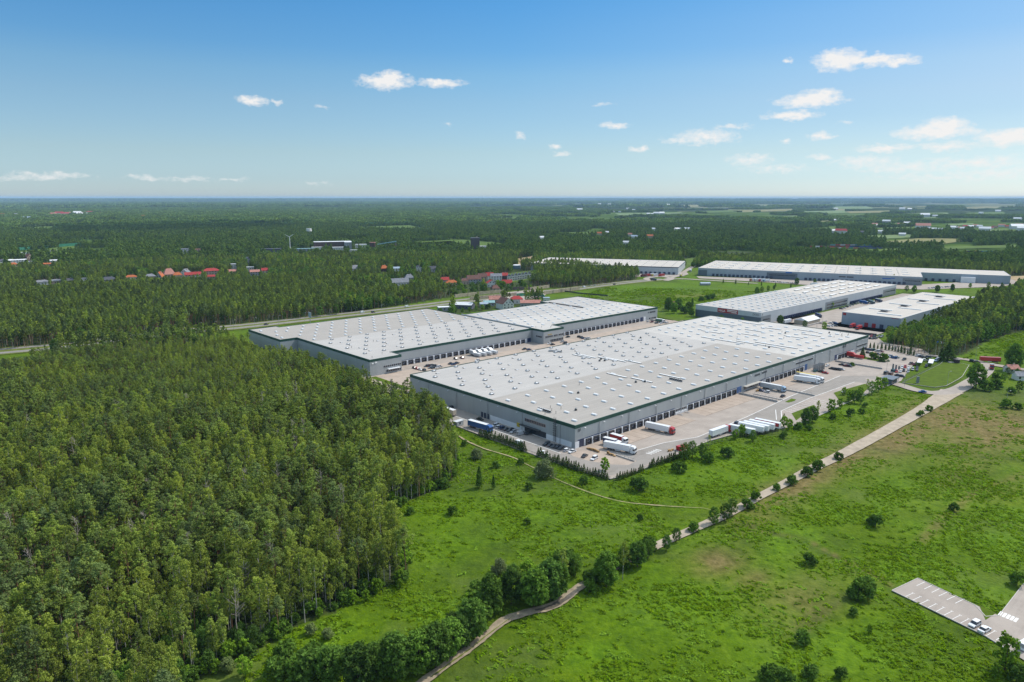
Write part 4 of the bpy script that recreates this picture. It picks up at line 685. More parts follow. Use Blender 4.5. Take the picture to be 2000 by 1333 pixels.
for a in [(82,556,24,12,4,3,'grey','white','long grey-roofed house at the west end of the row '+RW,.1,'hip'),(108,554,16,9,4,2.5,'grey','tan','low grey-roofed house with tan wall second in the row '+RW,.05,'gable'),(136,553,11,9,4,3.5,'dark','brick','dark brown cottage third in the row '+RW,.2,'gable'),(163,552,12,9,6,.5,'grey','white','cube-shaped white modern house in the row '+RW,.1,'flat'),
 (213,551,26,16,3.5,5,'dark','grey','low house under a broad dark hipped roof '+RW,0,'hip'),(256,547,22,12,4.5,3.5,'orange','white','orange hipped-roof villa with white wall '+RW,0,'hip'),(294,546,18,13,5,4,'grey','tan','house with grey hipped roof between two orange roofs',.1,'hip'),(313,546,12,16,4,9,'orange','grey','steep orange roof, west wing of the large gabled group',-.3,'front'),(331,543,20,17,6,10,'pink','tan','tallest steep salmon roof in the middle of the gabled group',.2,'hip'),(347,543,16,10,4.5,5,'orange','tan','bright orange low roof on the east side of the gabled group',.1,'hip'),
 (363,539,13,12,6,6,'grey','white','white house with blue-grey gable roof behind red roofs',-.5,'front'),(371,544,17,11,6,4,'red','tan','red-roofed house with dormers beside the blue-grey gable',0,'gable'),(386,543,13,10,6,4,'red','white','smaller red-roofed house just east of the dormered one',.1,'gable'),(413,540,30,14,9,4.5,'red','tan','largest block of the row, three storeys under a bright red roof',.08,'hip'),(412,545,14,7,4,2.5,'red','tan','low red roof in front of the three storey red block',.1,'gable'),
 (453,537,19,11,6,3,'pink','cream','cream house with faded red roof east of the big red block',.1,'gable'),(456,525,11,9,8,.5,'white','white','small white cube house among trees behind the row',.1,'flat'),(484,514,10,10,7,5,'grey','grey','grey gabled house alone among tall trees',.3,'front'),(489,530,14,9,7,1,'white','white','white flat-roofed house behind a brown-red roof',.1,'flat'),(498,538,18,10,6,3.5,'pink','grey','brown-red roofed house near the east end of the row',.1,'gable'),(517,535,12,9,6,4,'red','cream','little yellow house with red roof at the east end',.2,'gable'),
 (693,530,14,12,5,6,'grey','white','pale grey gabled house in the thick trees',.4,'gable'),(750,530,15,11,5,6,'orange','brick','orange steep-roofed house among broadleaf trees',.3,'hip'),(774,531,15,10,6,2.5,'blue','white','white house with pale blue roof beside the orange one',.1,'gable'),(817,531,15,9,7,4,'dark','white','white double-gabled house with dark roof',.2,'front'),(845,531,16,9,5,5,'dark','white','white house with slanting dark roofs further along',.3,'gable'),
 (781,557,30,12,4.5,6,'grey','white','long pale grey gabled barn-like house nearest the highway wood',.25,'gable'),(799,549,16,11,5,6,'grey','grey','darker grey house behind the pale barn-like one',.2,'hip'),(869,553,14,11,5,4,'red','grey','red roof house at the village edge',.1,'gable'),(882,558,20,12,4.5,4,'orange','tan','wide orange roof in front of the red one at the village edge',.1,'hip'),(907,555,14,10,5,4,'brown','tan','brown hipped house west of the large brown villa',.1,'hip'),(925,554,24,13,7,6,'brown','grey','large brown-grey roofed villa with two gables',.2,'gable'),
 (942,549,16,11,7,5,'brown','tan','brown house behind the terrace end',.1,'gable'),(956,547,14,10,7,5,'red','white','narrow red roof adjoining the grey terrace',.1,'gable'),(969,551,20,11,9,4,'grey','white','three storey white house with grey roof and balconies',.08,'gable'),(986,548,10,10,8,4,'red','brick','dark red end house beside the white terrace',.1,'gable'),(959,560,17,11,5,5,'red','white','bright red cross-gabled house below the terrace',.3,'front'),(990,558,17,10,4,5,'red','tan','bright red plain roof east of the cross-gabled house',.2,'gable'),(967,568,13,11,3.5,5,'brown','tan','dark brown roof right by the noise barrier',.3,'hip'),
 (867,606,16,10,3.5,.5,'white','grey','small flat white shed by the highway garden',.2,'flat'),(908,602,24,14,4.5,2.5,'white','dark','dark shed with shiny white metal roof',-.35,'gable'),(955,597,15,9,4,2,'teal','grey','little shed with teal sheet roof',.1,'gable'),(945,599,11,8,3.5,1.5,'blue','grey','little shed with pale blue sheet roof',.1,'gable'),(986,602,17,18,6,7,'brown','white','white-gabled house with big brown roof close to the warehouse',.55,'front'),(966,592,16,11,5,4,'pink','tan','faded pink roof house behind the brown roofed one',.1,'gable'),(1009,592,17,13,5,4,'red','white','red roofed house with white walls by the green net',.1,'hip'),(1036,599,28,12,5,3,'pink','grey','long grey-walled house with dusty pink roof',.05,'gable'),(1067,590,9,8,5,.5,'blue','white','small white and blue kiosk house at the roadworks',.1,'flat'),
 (39,514,26,10,6,1.5,'white','white','long white house in the far left clearing',.1,'gable'),(19,515,12,10,6,2,'white','white','white house just west of the long white one',.2,'gable'),(57,509,15,13,7,7,'brown','tan','tan gabled house with brown roof in the far left clearing',.5,'front'),(2,516,14,10,6,3,'dark','white','white house with dark roof at the picture edge',.2,'gable'),(27,521,14,9,4,4,'orange','tan','orange roofed cottage below the white houses',.2,'hip'),(106,515,16,10,6,1.5,'white','white','white two-block house in the trees',.1,'gable'),(90,519,20,8,3,2,'orange','tan','flat long orange roof showing above the pines',0,'gable'),(60,514,12,6,3,.5,'white','white','low white garage near the tan gabled house',.1,'flat'),(48,497,24,8,4,.5,'white','white','row of white sheds beside the green nets',.1,'flat'),(104,493,22,7,4,.5,'white','white','white shed at the end of the green nets',.1,'flat'),
 (361,497,22,14,12,.6,'grey','white','grey-white block of flats among the trees',.1,'flat'),(386,495,20,12,9,1,'pink','tan','tan block beside the grey-white flats',.1,'flat')]:
    house(*a)
EX='on the industrial ground by the wind turbine'
for a in [(531,494,44,16,9,1,'dark','dark','dark flat hall '+EX,.05,'flat'),(594,491,40,14,6,.6,'teal','grey','long low teal-roofed hall '+EX,.05,'flat'),(650,486,88,30,17,1.5,'white','brick','largest hall with dark window band and white roof edge',.06,'flat'),(680,487,16,24,17,.6,'white','grey','tall pale block on the east side of the largest hall',.06,'flat'),(620,488,26,12,6,.5,'white','white','white annex at the foot of the largest hall',.05,'flat'),(660,489,26,12,7,.5,'white','white','second white annex, east along the same hall',.05,'flat'),(704,484,30,14,8,.5,'white','white','white low hall next to the largest hall',.05,'flat'),(943,486,20,12,6,.5,'white','white','white low hall at the foot of the dark tower',.05,'flat'),(690,492,18,8,4,.5,'white','white','little white shed in trees before the halls',.1,'flat')]:
    house(*a,cat='industrial hall',name='industrial_hall',reach=300)
# terrace of white houses: one thing per dwelling
for i in range(7): house(994+i*6.6,549-i*.9,6.2,11,7,3.5,'grey','white','white terraced house with small grey dormer roof',.12,'front',group='white terraced houses in one row',reach=200)
# town far away, each a small copy
tn=0; far_proto={}
def far_house(px,py,rc,wc,label,group,w_=16,hw=6,hr=4):
    k=(rc,wc); P=G(px,py)
    if k not in far_proto:
        mb=MB(); mb.box(-8,8,-5,5,-.5,6,WALLM[wc]); wm=mb.me('wall'); mb=MB(); mb.add([(-8.5,-5.5,5.8),(8.5,-5.5,5.8),(8.5,0,10),(-8.5,0,10),(-8.5,5.5,5.8),(8.5,5.5,5.8)],[(0,1,2,3),(4,3,2,5),(0,3,4),(1,5,2)],TILE[rc]); far_proto[k]=(wm,mb.me('roof'))
    r=th('house',label,'house',(P.x,P.y,0),random.uniform(-.5,.5)-math.atan2(P.x,P.y),group); s=max(.9,min(3.2,w_/16)); r.scale=(s,max(1,s*.8),max(1,s*.75)); ob('wall',far_proto[k][0],r); ob('roof',far_proto[k][1],r)
    ww=w_*.5*FPX/P.length; keep(px-ww-.5,px+ww+.5,py-.4,700)
gl='small houses of the far village to the west'
for i,(x,y,rc,wc,w_) in enumerate([(71,421.5,'red','white',30),(78,423,'pink','white',30),(96,421,'red','tan',30),(104,420.6,'pink','white',36),(116,420.3,'red','white',55),(127,421,'red','white',45),(133,419.8,'pink','white',40),(151,419.3,'white','white',50),(156,421,'white','white',40),(164,419,'pink','white',36),(175,417.5,'red','white',40),(174,419.5,'white','white',30),(3,422.3,'orange','white',36),(21,421.5,'grey','white',30),(28,420.8,'grey','white',30),(37,421.5,'white','white',30),(200,418,'red','white',28),(226,420.5,'pink','tan',30),(255,421.5,'red','white',28),(252,423,'red','tan',28),(287,416.5,'orange','tan',34),(282,425,'orange','tan',30),(311,419.8,'pink','tan',28),(144,433,'white','white',18),(52,430,'blue','white',40)]):
    far_house(x,y,rc,wc,'tiny %s-roofed house of the far western village among trees'%{'pink':'faded red','blue':'pale blue'}.get(rc,rc),'%s (%s roofs)'%(gl,rc),w_)
gl='small houses of the far villages to the east'
for i,(x,y,rc,wc,w_) in enumerate([(1635,433.5,'white','tan',30),(1630,455.5,'white','white',28),(1642,456,'red','white',34),(1650,455.5,'red','white',24),(1684,456.5,'dark','grey',20),(1719,456,'white','white',24),(1731,436,'white','grey',34),(1708,441,'pink','white',24),(1711,443,'white','white',18),(1758,441,'pink','tan',24),(1771,438.5,'white','white',26),(1765,442,'red','tan',18),(1802,448,'pink','white',50),(1815,450,'white','white',18),(1824,450.5,'white','white',22),(1836,451,'white','grey',20),(1862,448,'white','white',28),(1874,448,'pink','white',20),(1880,449,'white','white',18),(1886,445,'red','white',22),(1897,445.5,'white','white',24),(1905,443,'pink','tan',20),(1913,444.5,'white','white',20),(1923,452,'white','white',36),(1934,448,'red','white',20),(1943,446,'brown','tan',20),(1956,443,'pink','white',24),(1968,445,'red','tan',20),(1985,448,'white','white',44),(1991,443.5,'pink','white',30),(1997,451,'white','white',36),(1806,424,'white','white',60),(1826,424,'white','white',28),(1762,410.5,'white','white',60),(1776,410.5,'white','grey',40),(1916,418,'white','white',30),(1949,414.5,'white','white',40),(1987,431,'white','white',36),(1666,438,'brown','tan',24),(1675,437.5,'pink','tan',24),(1762,461,'white','white',20),(1690,441,'brown','tan',20),(1862,423,'white','white',24),(1940,425,'white','white',24),(1632,410,'white','white',40),(1132,412.5,'white','white',50),(1171,400.5,'white','white',70),(1266,419.6,'white','white',26),(1274,419.5,'white','white',20),(1282,419.3,'white','white',40),(1292,419,'white','white',40),(1489,405.5,'white','white',60),(1504,405.5,'white','white',60),(1544,406,'white','white',50),(1549,405,'white','white',50),(1277,450.5,'white','white',16),(1321,450.5,'white','white',22),(1327,450.5,'white','white',18),(1342,450.5,'white','white',24),(1171,459.5,'orange','cream',22),(1186,457.5,'white','cream',18),(1231,461.5,'pink','white',16),(1240,466,'blue','white',22),(1269,465.5,'orange','tan',24),(1424,428,'grey','grey',20),(1197,415,'white','white',24),(1210,415,'blue','white',20),(1238,412,'white','white',30),(1226,409,'white','white',30),(1305,402,'white','white',60),(1190,401,'white','white',50),(1222,478,'white','white',20),(1058,468,'white','white',16)]):
    far_house(x,y,rc,wc,'tiny %s-roofed house of the far eastern villages'%{'pink':'faded red','blue':'pale blue'}.get(rc,rc),'%s (%s roofs)'%(gl,rc),w_)
for x,y,w_,lb in [(1390,409.5,330,'long dark-walled greenhouse shed far off among fields'),(595,403.5,240,'long white farm shed far off in the woods')]: house(x,y,w_,60,14,2,'white','dark',lb,0,'flat',cat='shed',name='shed',wins=False,reach=900)
# dark square tower, tank, wind turbine, conveyor
P=G(928,487); r=th('tower','dark brown square concrete tower standing above the distant woods','tower',(P.x,P.y,0),.15); mb=MB(); mb.box(-10,10,-9,9,0,26,WALLM['brick']); mb.ob('shaft',r); mb=MB()
for k in range(-4,5): mb.box(k*2.2-.35,k*2.2+.35,-9.35,-9,0,25,WALLM['dark'])
mb.ob('ribs',r); mb=MB(); mb.box(-10.6,10.6,-9.6,9.6,26,27.2,WALLM['dark']); mb.box(2,6,-2,2,27.2,29.5,WALLM['tan']); mb.ob('roof',r); keep(917,939,484,500)
P=G(1009,525); r=th('storage_tank','round blue-grey storage tank in the clearing west of the half hidden warehouse','tank',(P.x,P.y,0)); mb=MB(); mb.cyl((0,0,0),(0,0,6),7.5,7.5,mat('tank_blue',(.17,.26,.33),.5),24,False); mb.ob('shell',r); mb=MB(); mb.cyl((0,0,6),(0,0,6.9),7.6,5.5,TILE['white'],24); mb.ob('lid',r); keep(1000,1018,523,300)
P=G(604,462); r=th('storage_tank','white raised tank among dark trees beyond the halls','tank',(P.x,P.y,0)); mb=MB(); mb.cyl((0,0,0),(0,0,16),1.5,1.2,WALLM['white'],8); mb.ob('leg',r); mb=MB(); mb.cyl((0,0,16),(0,0,25),9,8,WALLM['white'],12); mb.ob('shell',r); keep(598,610,456,700)
P=G(567,489); r=th('wind_turbine','white three-bladed wind turbine above the trees','wind turbine',(P.x,P.y,0),.2); mb=MB(); mb.cyl((0,0,0),(0,0,31),.9,.55,DOME,10); mb.ob('mast',r); mb=MB(); mb.box(-.8,.8,-1.5,2,30.4,32.0,DOME); nc=mb.ob('nacelle',r)
for k,an in enumerate((32,152,268)):
    mb=MB(); c_,s_=math.cos(R(an)),math.sin(R(an)); mb.add([(0,-1.6,31.2),(c_*4-s_*.7,-1.6,31.2+s_*4+c_*.7),(c_*14.5,-1.65,31.2+s_*14.5),(c_*4+s_*.45,-1.6,31.2+s_*4-c_*.45),(0,-1.9,31.2),(c_*4-s_*.7,-1.8,31.2+s_*4+c_*.7),(c_*14.5,-1.7,31.2+s_*14.5),(c_*4+s_*.45,-1.8,31.2+s_*4-c_*.45)],[(0,1,2,3),(7,6,5,4),(0,3,7,4),(1,0,4,5),(2,1,5,6),(3,2,6,7)],DOME); mb.ob('blade',r)
keep(560,575,484,300)
P=G(728,487); r=th('silo','rusty brown silo building beside a sloping conveyor','silo',(P.x,P.y,0)); mb=MB(); mb.box(-6,6,-5,5,0,15,WALLM['brick']); mb.ob('shaft',r); mb=MB(); mb.box(-6.5,6.5,-5.5,5.5,15,16.5,TILE['pink']); mb.ob('roof',r); keep(721,735,483,300)
P=G(755,485); r=th('conveyor','pale sloping conveyor gallery on trestles at the gravel works','conveyor',(P.x,P.y,0),.1); mb=MB(); mb.add([(-24,-2,8),(24,-2,15),(24,2,15),(-24,2,8),(-24,-2,10),(24,-2,17.5),(24,2,17.5),(-24,2,10)],[(0,1,5,4),(1,2,6,5),(2,3,7,6),(3,0,4,7),(4,5,6,7),(3,2,1,0)],TILE['teal']); mb.ob('gallery',r)
for x_ in(-16,0,12,23): mb=MB(); mb.cyl((x_,0,0),(x_,0,10+x_*.14),.7,.7,WALLM['tan'],6); mb.ob('leg',r)
mb=MB(); mb.box(0,22,-3,3,2,9,WALLM['brick']); mb.ob('bunker',r); keep(735,776,480,300)
# green ball-catch nets of a sports ground and a net by the roadworks
NET=mat('green_net',(.05,.20,.12),.9,.2,.2)
for pts,lb,hh in [([(36,490),(110,483),(205,477)],'long green netting fence beside a far pitch',7),([(690,443),(760,440),(830,438)],'green netting fence round a very far pitch',14),([(1009,580),(1032,577.5),(1060,580),(1064,585)],'green dust net stretched along the roadworks',4)]:
    q_=[G(*p) for p in pts]; r=th('net_fence',lb,'fence',tuple(q_[0])); mb=MB()
    for u_,v_ in zip(q_,q_[1:]): n_=(v_-u_).normalized().cross(Vector((0,0,1)))*.15; a,b_=u_-q_[0],v_-q_[0]; mb.add([a-n_,b_-n_,b_+n_,a+n_]+[x+Vector((0,0,hh)) for x in(a-n_,b_-n_,b_+n_,a+n_)],[(0,1,5,4),(1,2,6,5),(2,3,7,6),(3,0,4,7),(4,5,6,7)],NET)
    mb.ob('net',r)
    for x in q_: mb=MB(); x=x-q_[0]; mb.cyl(x,x+Vector((0,0,hh+.5)),.12,.12,DARKM,5); mb.ob('post',r)
keep(36,205,489,200)
# noise barriers beside the junction
TAN=mat('sandy_barrier',(.42,.35,.25),.95,.22,.35); TANB=mat('brown_barrier',(.16,.125,.11),.95,.2,.35)
for pts,m_,lb in [([(889,582),(930,577),(984,572)],TAN,'long sandy noise barrier on the wood side of the highway'),([(918,586.5),(960,582.5),(1008,578)],TAN,'second sandy noise barrier nearer the village gardens'),([(997,567),(1018,567),(1035,567.5)],TANB,'dark brown noise barrier at the junction'),([(1035,567.5),(1055,565),(1073,562.5)],TAN,'sandy noise barrier continuing the dark brown one'),([(1063,575.5),(1095,571),(1131,566.5)],TAN,'sandy stepped noise barrier along the open field')]:
    q_=[G(*p) for p in pts]; r=th('noise_barrier',lb,'noise barrier',tuple(q_[0])); 
    for u_,v_ in zip(q_,q_[1:]):
        n_=(v_-u_).normalized().cross(Vector((0,0,1)))*.25; a,b_=u_-q_[0],v_-q_[0]; h_=4.2; mb=MB(); mb.add([a-n_,b_-n_,b_+n_,a+n_]+[x+Vector((0,0,h_)) for x in(a-n_,b_-n_,b_+n_,a+n_)],[(0,1,5,4),(1,2,6,5),(2,3,7,6),(3,0,4,7),(4,5,6,7)],m_); mb.ob('panel',r)
    for k in range(5):
        x=q_[0].lerp(q_[-1],k/4)-q_[0]; mb=MB(); mb.box(x.x-.3,x.x+.3,x.y-.3,x.y+.3,0,4.6,m_); mb.ob('post',r)
# freight: containers far behind the long warehouse
CC={'red':(.36,.05,.045),'blue':(.04,.07,.22),'green':(.04,.20,.15),'grey':(.40,.42,.44),'brown':(.15,.07,.06),'teal':(.08,.24,.26),'navy':(.03,.04,.10),'white':(.6,.6,.6)}
cn=0
for y,x0,seq,zz in [(486,1546,'brown brown green red brown grey red teal red red grey red green red navy navy blue blue blue',0),(485,1586,'red white red brown red brown red red blue navy blue blue blue navy',2.6),(484,1626,'teal red grey red grey teal teal green green green',5.2),(492.5,1884,'brown navy red blue teal green navy brown',0),(491,1820,'brown navy brown',0)]:
    for i,c in enumerate(seq.split()):
        P=G(x0+i*9.6,y-.12*i*0); r=th('shipping_container','%s shipping container in the freight yard behind the long warehouse'%c,'container',(P.x,P.y,zz),-math.atan2(P.x,P.y)*.2,'%s containers of the freight yard'%c)
        mb=MB(); mb.box(-6,6,-1.2,1.2,0,2.55,mat('container_'+c,CC[c],.6,.15,.3)); 
        for s_ in range(-5,6): mb.box(s_*1.05-.15,s_*1.05+.15,-1.26,-1.2,.15,2.4,MATS['container_'+c])
        mb.ob('box',r); mb=MB(); mb.box(5.99,6.06,-1.1,1.1,.1,2.45,STEEL); mb.ob('door',r)
keep(1540,1725,484,260); keep(1815,1965,491,200)
# billboard, light poles, flag poles, bin of street furniture
P=G(606,632); r=th('billboard','grey billboard on a single post beside the highway','billboard',(P.x,P.y,0),-.9); mb=MB(); mb.cyl((0,0,0),(0,0,8),.35,.3,STEEL,8); mb.ob('post',r); mb=MB(); mb.box(-3,3,-.3,.3,6,11,STEEL); mb.box(-2.8,2.8,-.36,-.3,6.2,10.8,mat('billboard_face',(.30,.36,.42),.6)); mb.ob('panel',r); keep(598,614,634,120)
POLE=None
def lamp_post(p,h,label,group,arm=1.2,rz=0):
    r=th('street_lamp',label,'street lamp',tuple(p),rz,group); mb=MB(); mb.cyl((0,0,0),(0,0,h),.11,.07,STEEL,6); mb.ob('pole',r); mb=MB(); mb.cyl((0,0,h),(arm,0,h+.25),.05,.05,STEEL,5); mb.box(arm-.1,arm+.6,-.2,.2,h+.15,h+.35,LIGHTG); mb.ob('lamp_head',r)
for p_,lb in [((1786,688),'street lamp before the dark pine wood by the cypress row'),((1321,612),'white street lamp beside the dark bushes near the second warehouse'),((1595,641),'tall yard lamp in the loading yard behind the nearest warehouse'),((1605,636),'slimmer yard lamp behind the taller one'),((1731,729),'street lamp beside the gatehouse flags'),((1850,752),'thin street lamp on the mown lawn edge'),((1766,755),'short street lamp near the blue car'),((1905,703),'thin street lamp in the rough field by the road'),((1965,793),'thin bare pole in the dry field')]: lamp_post(G(*p_),9,lb,None)
for i in range(26): p_=rA[4].lerp(rA[11],i/25) if 0 else None
pts=smooth([(p.x,p.y,0) for p in rA[4:12]],10)
for i in range(2,len(pts)-2,3): lamp_post((pts[i].x+6*.6,pts[i].y-6*.8,0),9,'thin street lamp along the highway','street lamps along the highway')
for x,y,c,nm in [(1827,693,'blue','blue'),(1833,694,'white','white and red'),(1839.5,695,'white','white')]:
    P=G(x,y); r=th('flagpole','flagpole with %s flag before the pine wood'%nm,'flagpole',tuple(P)); mb=MB(); mb.cyl((0,0,0),(0,0,11),.08,.05,LIGHTG,6); mb.ob('pole',r); mb=MB(); fm=mat('flag_'+c,{'blue':(.03,.12,.4),'white':(.75,.75,.72)}[c],.8); n_=6
    for k in range(n_): x0,x1=k*.4,(k+1)*.4; y0,y1=.12*math.sin(k*1.3),.12*math.sin((k+1)*1.3); mb.add([(x0,y0,9.2),(x1,y1,9.15),(x1,y1,10.8),(x0,y0,10.85)],[(0,1,2,3)],REDP if nm=='white and red' and k>3 else fm)
    mb.ob('flag',r)
for i,(x,y) in enumerate([(1741.5,726.5),(1747.5,726),(1753.5,725.5)]):
    P=G(x,y); r=th('beach_flag','%s dark feather banner standing between the parked cars at the gate'%('tallest','middle','smallest')[i],'banner',tuple(P)); mb=MB(); mb.cyl((0,0,0),(0,0,6-i),.06,.04,DARKM,5); mb.ob('pole',r); mb=MB(); mb.box(.05,1.3,-.04,.04,1.2,5.8-i,W_DARK,tx=.15); mb.ob('banner',r)
# gatehouse
P=G(1737,748); r=th('gatehouse','dark grey flat-roofed gatehouse at the yard entrance','gatehouse',tuple(P),ROT); mb=MB(); mb.box(-5,5,-3,3,0,3.2,W_DARK); mb.ob('wall',r); mb=MB(); mb.box(-6,6,-4,4,3.2,3.8,W_DARK); mb.ob('roof',r)
for x_ in(-3,0,3): mb=MB(); mb.box(x_-1.2,x_+1.2,-3.08,-2.98,.9,2.6,GLASS); mb.ob('window',r)
mb=MB(); mb.box(5.2,5.5,-3.6,-3.3,0,3.2,LIGHTG); mb.ob('column',r)
for (x,y),lb in [((1796.5,711),'longer glass bicycle shelter between the parked cars'),((1818,712),'glass bicycle shelter next to the mown lawn')]:
    P=G(x,y); r=th('bicycle_shelter',lb,'shelter',tuple(P),ROT+.25); mb=MB(); mb.box(-8,8,-1.6,1.6,2.3,2.5,TILE['white']); mb.ob('roof',r); mb=MB(); mb.box(-8,8,1.4,1.5,.1,2.3,mat('shelter_glass',(.30,.36,.36),.2)); mb.ob('back_panel',r)
    for x_ in(-7.5,0,7.5): mb=MB(); mb.box(x_-.08,x_+.08,-1.5,-1.4,0,2.3,STEEL); mb.ob('post',r)
# white tent hall, low walls, retaining walls
P=AB(425,92); r=th('tent_hall','white marquee hall between the two eastern warehouses','tent',tuple(P),ROT); mb=MB(); mb.box(0,26,-7,7,0,4,mat('tan_fabric',(.42,.36,.28),.9)); mb.ob('wall',r); mb=MB(); mb.add([(-.3,-7.3,4),(26.3,-7.3,4),(26.3,0,6.6),(-.3,0,6.6),(-.3,7.3,4),(26.3,7.3,4)],[(0,1,2,3),(4,3,2,5),(0,3,4),(1,5,2)],TILE['white']); mb.ob('roof',r)
P=G(1377,557); r=th('tent_hall','small grey-white shed in the overgrown field','shed',tuple(P),.1); mb=MB(); mb.box(-7,7,-3,3,0,2.6,WALLM['grey']); mb.ob('wall',r); mb=MB(); mb.add([(-7.3,-3.3,2.6),(7.3,-3.3,2.6),(7.3,0,4),(-7.3,0,4),(-7.3,3.3,2.6),(7.3,3.3,2.6)],[(0,1,2,3),(4,3,2,5),(0,3,4),(1,5,2)],TILE['blue']); mb.ob('roof',r)
P=AB(357,118); r=th('canopy','white flat canopy roof at the back corner of the nearest warehouse','canopy',tuple(P),ROT); mb=MB(); mb.box(0,12,0,16,4.3,4.8,TILE['white']); mb.ob('roof',r)
for x_ in(.5,11.5):
    for y_ in(.5,15.5): mb=MB(); mb.cyl((x_,y_,0),(x_,y_,4.3),.15,.15,STEEL,6); mb.ob('column',r)
P=G(1313,603); r=th('house','dark red roofed old cottage under trees behind the second warehouse','house',tuple(P),.4); mb=MB(); mb.box(-7,7,-5,5,0,4,WALLM['brick']); mb.ob('wall',r); mb=MB(); mb.add([(-7.5,-5.5,3.8),(7.5,-5.5,3.8),(7.5,0,8),(-7.5,0,8),(-7.5,5.5,3.8),(7.5,5.5,3.8)],[(0,1,2,3),(4,3,2,5),(0,3,4),(1,5,2)],TILE['brown']); mb.ob('roof',r)
for x,y,rc,lb,rt in [(1975,727,'red','faded red roofed house beyond the big tree at the road',.6),(1992,741,'grey','grey-roofed house half hidden at the picture edge',.5)]:
    house(x,y,9,8,3.2,2.6,'pink' if rc=='red' else rc,'white',lb,rt,'gable',kp=False)
CONC=mat('concrete_wall',(.40,.38,.36),.9,.15,.4)
for a,b0,b1,h_,lb in [(151.5,-1,-27,1.2,'long low concrete ramp wall beside the third dock group'),(158,-8,-27,.5,'thin kerb wall parallel to the ramp wall'),(181.5,-14,-36,.9,'concrete ramp wall behind the grey trailer'),(288,-2,-36,1.1,'concrete ramp wall between the east car park and the red trailer'),(336,206,184,1.3,'concrete ramp wall at the end of the second warehouse'),(7.5,-20,-31,.7,'short metal barrier beside the white lorry')]:
    r=th('ramp_wall',lb,'wall',tuple(AB(a,b0)),ROT); mb=MB(); mb.box(-.25,.25,b1-b0,0,0,h_,CONC); mb.ob('wall',r); mb=MB()
    mb.box(-.06,.06,b1-b0,0,h_+.9,h_+.98,STEEL)
    for k in range(int((b0-b1)/2.5)+1): mb.box(-.05,.05,-k*2.5-.1,-k*2.5,h_,h_+.95,STEEL)
    mb.ob('railing',r)
r=th('ramp_wall','low pale retaining wall with gravel ramp between the eastern warehouses','wall',tuple(AB(408,108)),ROT); mb=MB(); mb.box(0,52,-26,-25,0,1.5,CONC); mb.ob('wall',r)
# fence on the north-east yard edge and lawn fence
def fence(pts,h,lb,m_,step=3,solid=False):
    q_=[Vector(p) for p in pts]; r=th('fence',lb,'fence',tuple(q_[0])); mb=MB(); pm=MB()
    for u_,v_ in zip(q_,q_[1:]):
        d=(v_-u_); L=d.length; d/=L; n_=d.cross(Vector((0,0,1)))*.04; a,b_=u_-q_[0],v_-q_[0]
        for z0,z1 in ([(0,h)] if solid else [(.1,.16),(h*.35,h*.35+.05),(h*.68,h*.68+.05),(h-.08,h)]):
            o=Vector((0,0,z0)); o1=Vector((0,0,z1)); mb.add([a-n_+o,b_-n_+o,b_+n_+o,a+n_+o,a-n_+o1,b_-n_+o1,b_+n_+o1,a+n_+o1],[(0,1,5,4),(1,2,6,5),(2,3,7,6),(3,0,4,7),(4,5,6,7)],m_)
        for k in range(int(L/step)+1): x=a+d*k*step; pm.cyl(x,x+Vector((0,0,h+.1)),.06,.06,m_,4)
    mb.ob('mesh_panel' ,r); o=pm.ob('fence_posts',r); o['kind']='stuff'
fence([G(1614,645),G(1640,648.5),G(1675,653),G(1712,657)],2.2,'dark slatted fence behind the far end of the nearest warehouse',DARKM,solid=True)
fence([G(1762,749),G(1800,730),G(1838,711)],1.6,'dark wire fence between the visitor cars and the mown lawn',DARKM)
fence([AB(-22,75),AB(-22,20),AB(-21,-20),AB(-18.5,-38.5)],1.8,'wire fence behind the clipped conifers along the drive',DARKM)
fence([AB(-18,-39.5),AB(20,-41.5),AB(58,-42),AB(78,-46),AB(100,-58)],1.8,'wire fence behind the conifers of the yard front',DARKM)
fence([G(1090,568),G(1130,574),G(1187,579)],1.6,'dark board fence across the open field by the highway',DARKM,solid=True)

keep(-30,60,684,110); keep(60,105,678,70); keep(105,126,674,40); keep(372,500,638,60)
for x0_,x1_,y_ in ((889,984,575),(997,1073,564)): keep(x0_,x1_,y_,60)
# ------------------------------------------------------------------ lorries
TYRE=mat('tyre_rubber',(.018,.018,.02),.85); RIM=mat('wheel_rim',(.35,.35,.36),.4,metal=.4)
def paint(n,c): return mat('paint_'+n,c,.3,spec=.6)
PC={'white':(.72,.73,.74),'silver':(.42,.44,.46),'grey':(.19,.20,.21),'dark grey':(.06,.065,.07),'black':(.016,.017,.02),'red':(.42,.018,.02),'dark red':(.15,.015,.02),'blue':(.02,.10,.32),'dark blue':(.015,.035,.11),'green':(.03,.12,.09),'orange':(.55,.16,.02),'brown':(.11,.06,.045),'teal':(.06,.13,.14),'yellow':(.65,.50,.10),'beige':(.55,.46,.36),'light blue':(.30,.42,.55)}
MC={}
def cached(k,f):
    if k not in MC: MC[k]=f()
    return MC[k]
def wheel_me(r,w_):
    def f(): b=MB(); b.cyl((0,-w_/2,0),(0,w_/2,0),r,r,TYRE,12); return b.me('wheel')
    return cached(('wheel',r,w_),f)
def rim_me(r,w_):
    def f(): b=MB(); b.cyl((0,-w_/2-.02,0),(0,w_/2+.02,0),r*.55,r*.55,RIM,8); return b.me('rim')
    return cached(('rim',r,w_),f)
def wheels(root,xs,ys,r,w_,rims=True):
    for x in xs:
        for y in ys:
            o=ob('wheel',wheel_me(r,w_),root,(x,y,r))
            if rims: ob('rim',rim_me(r,w_),o)
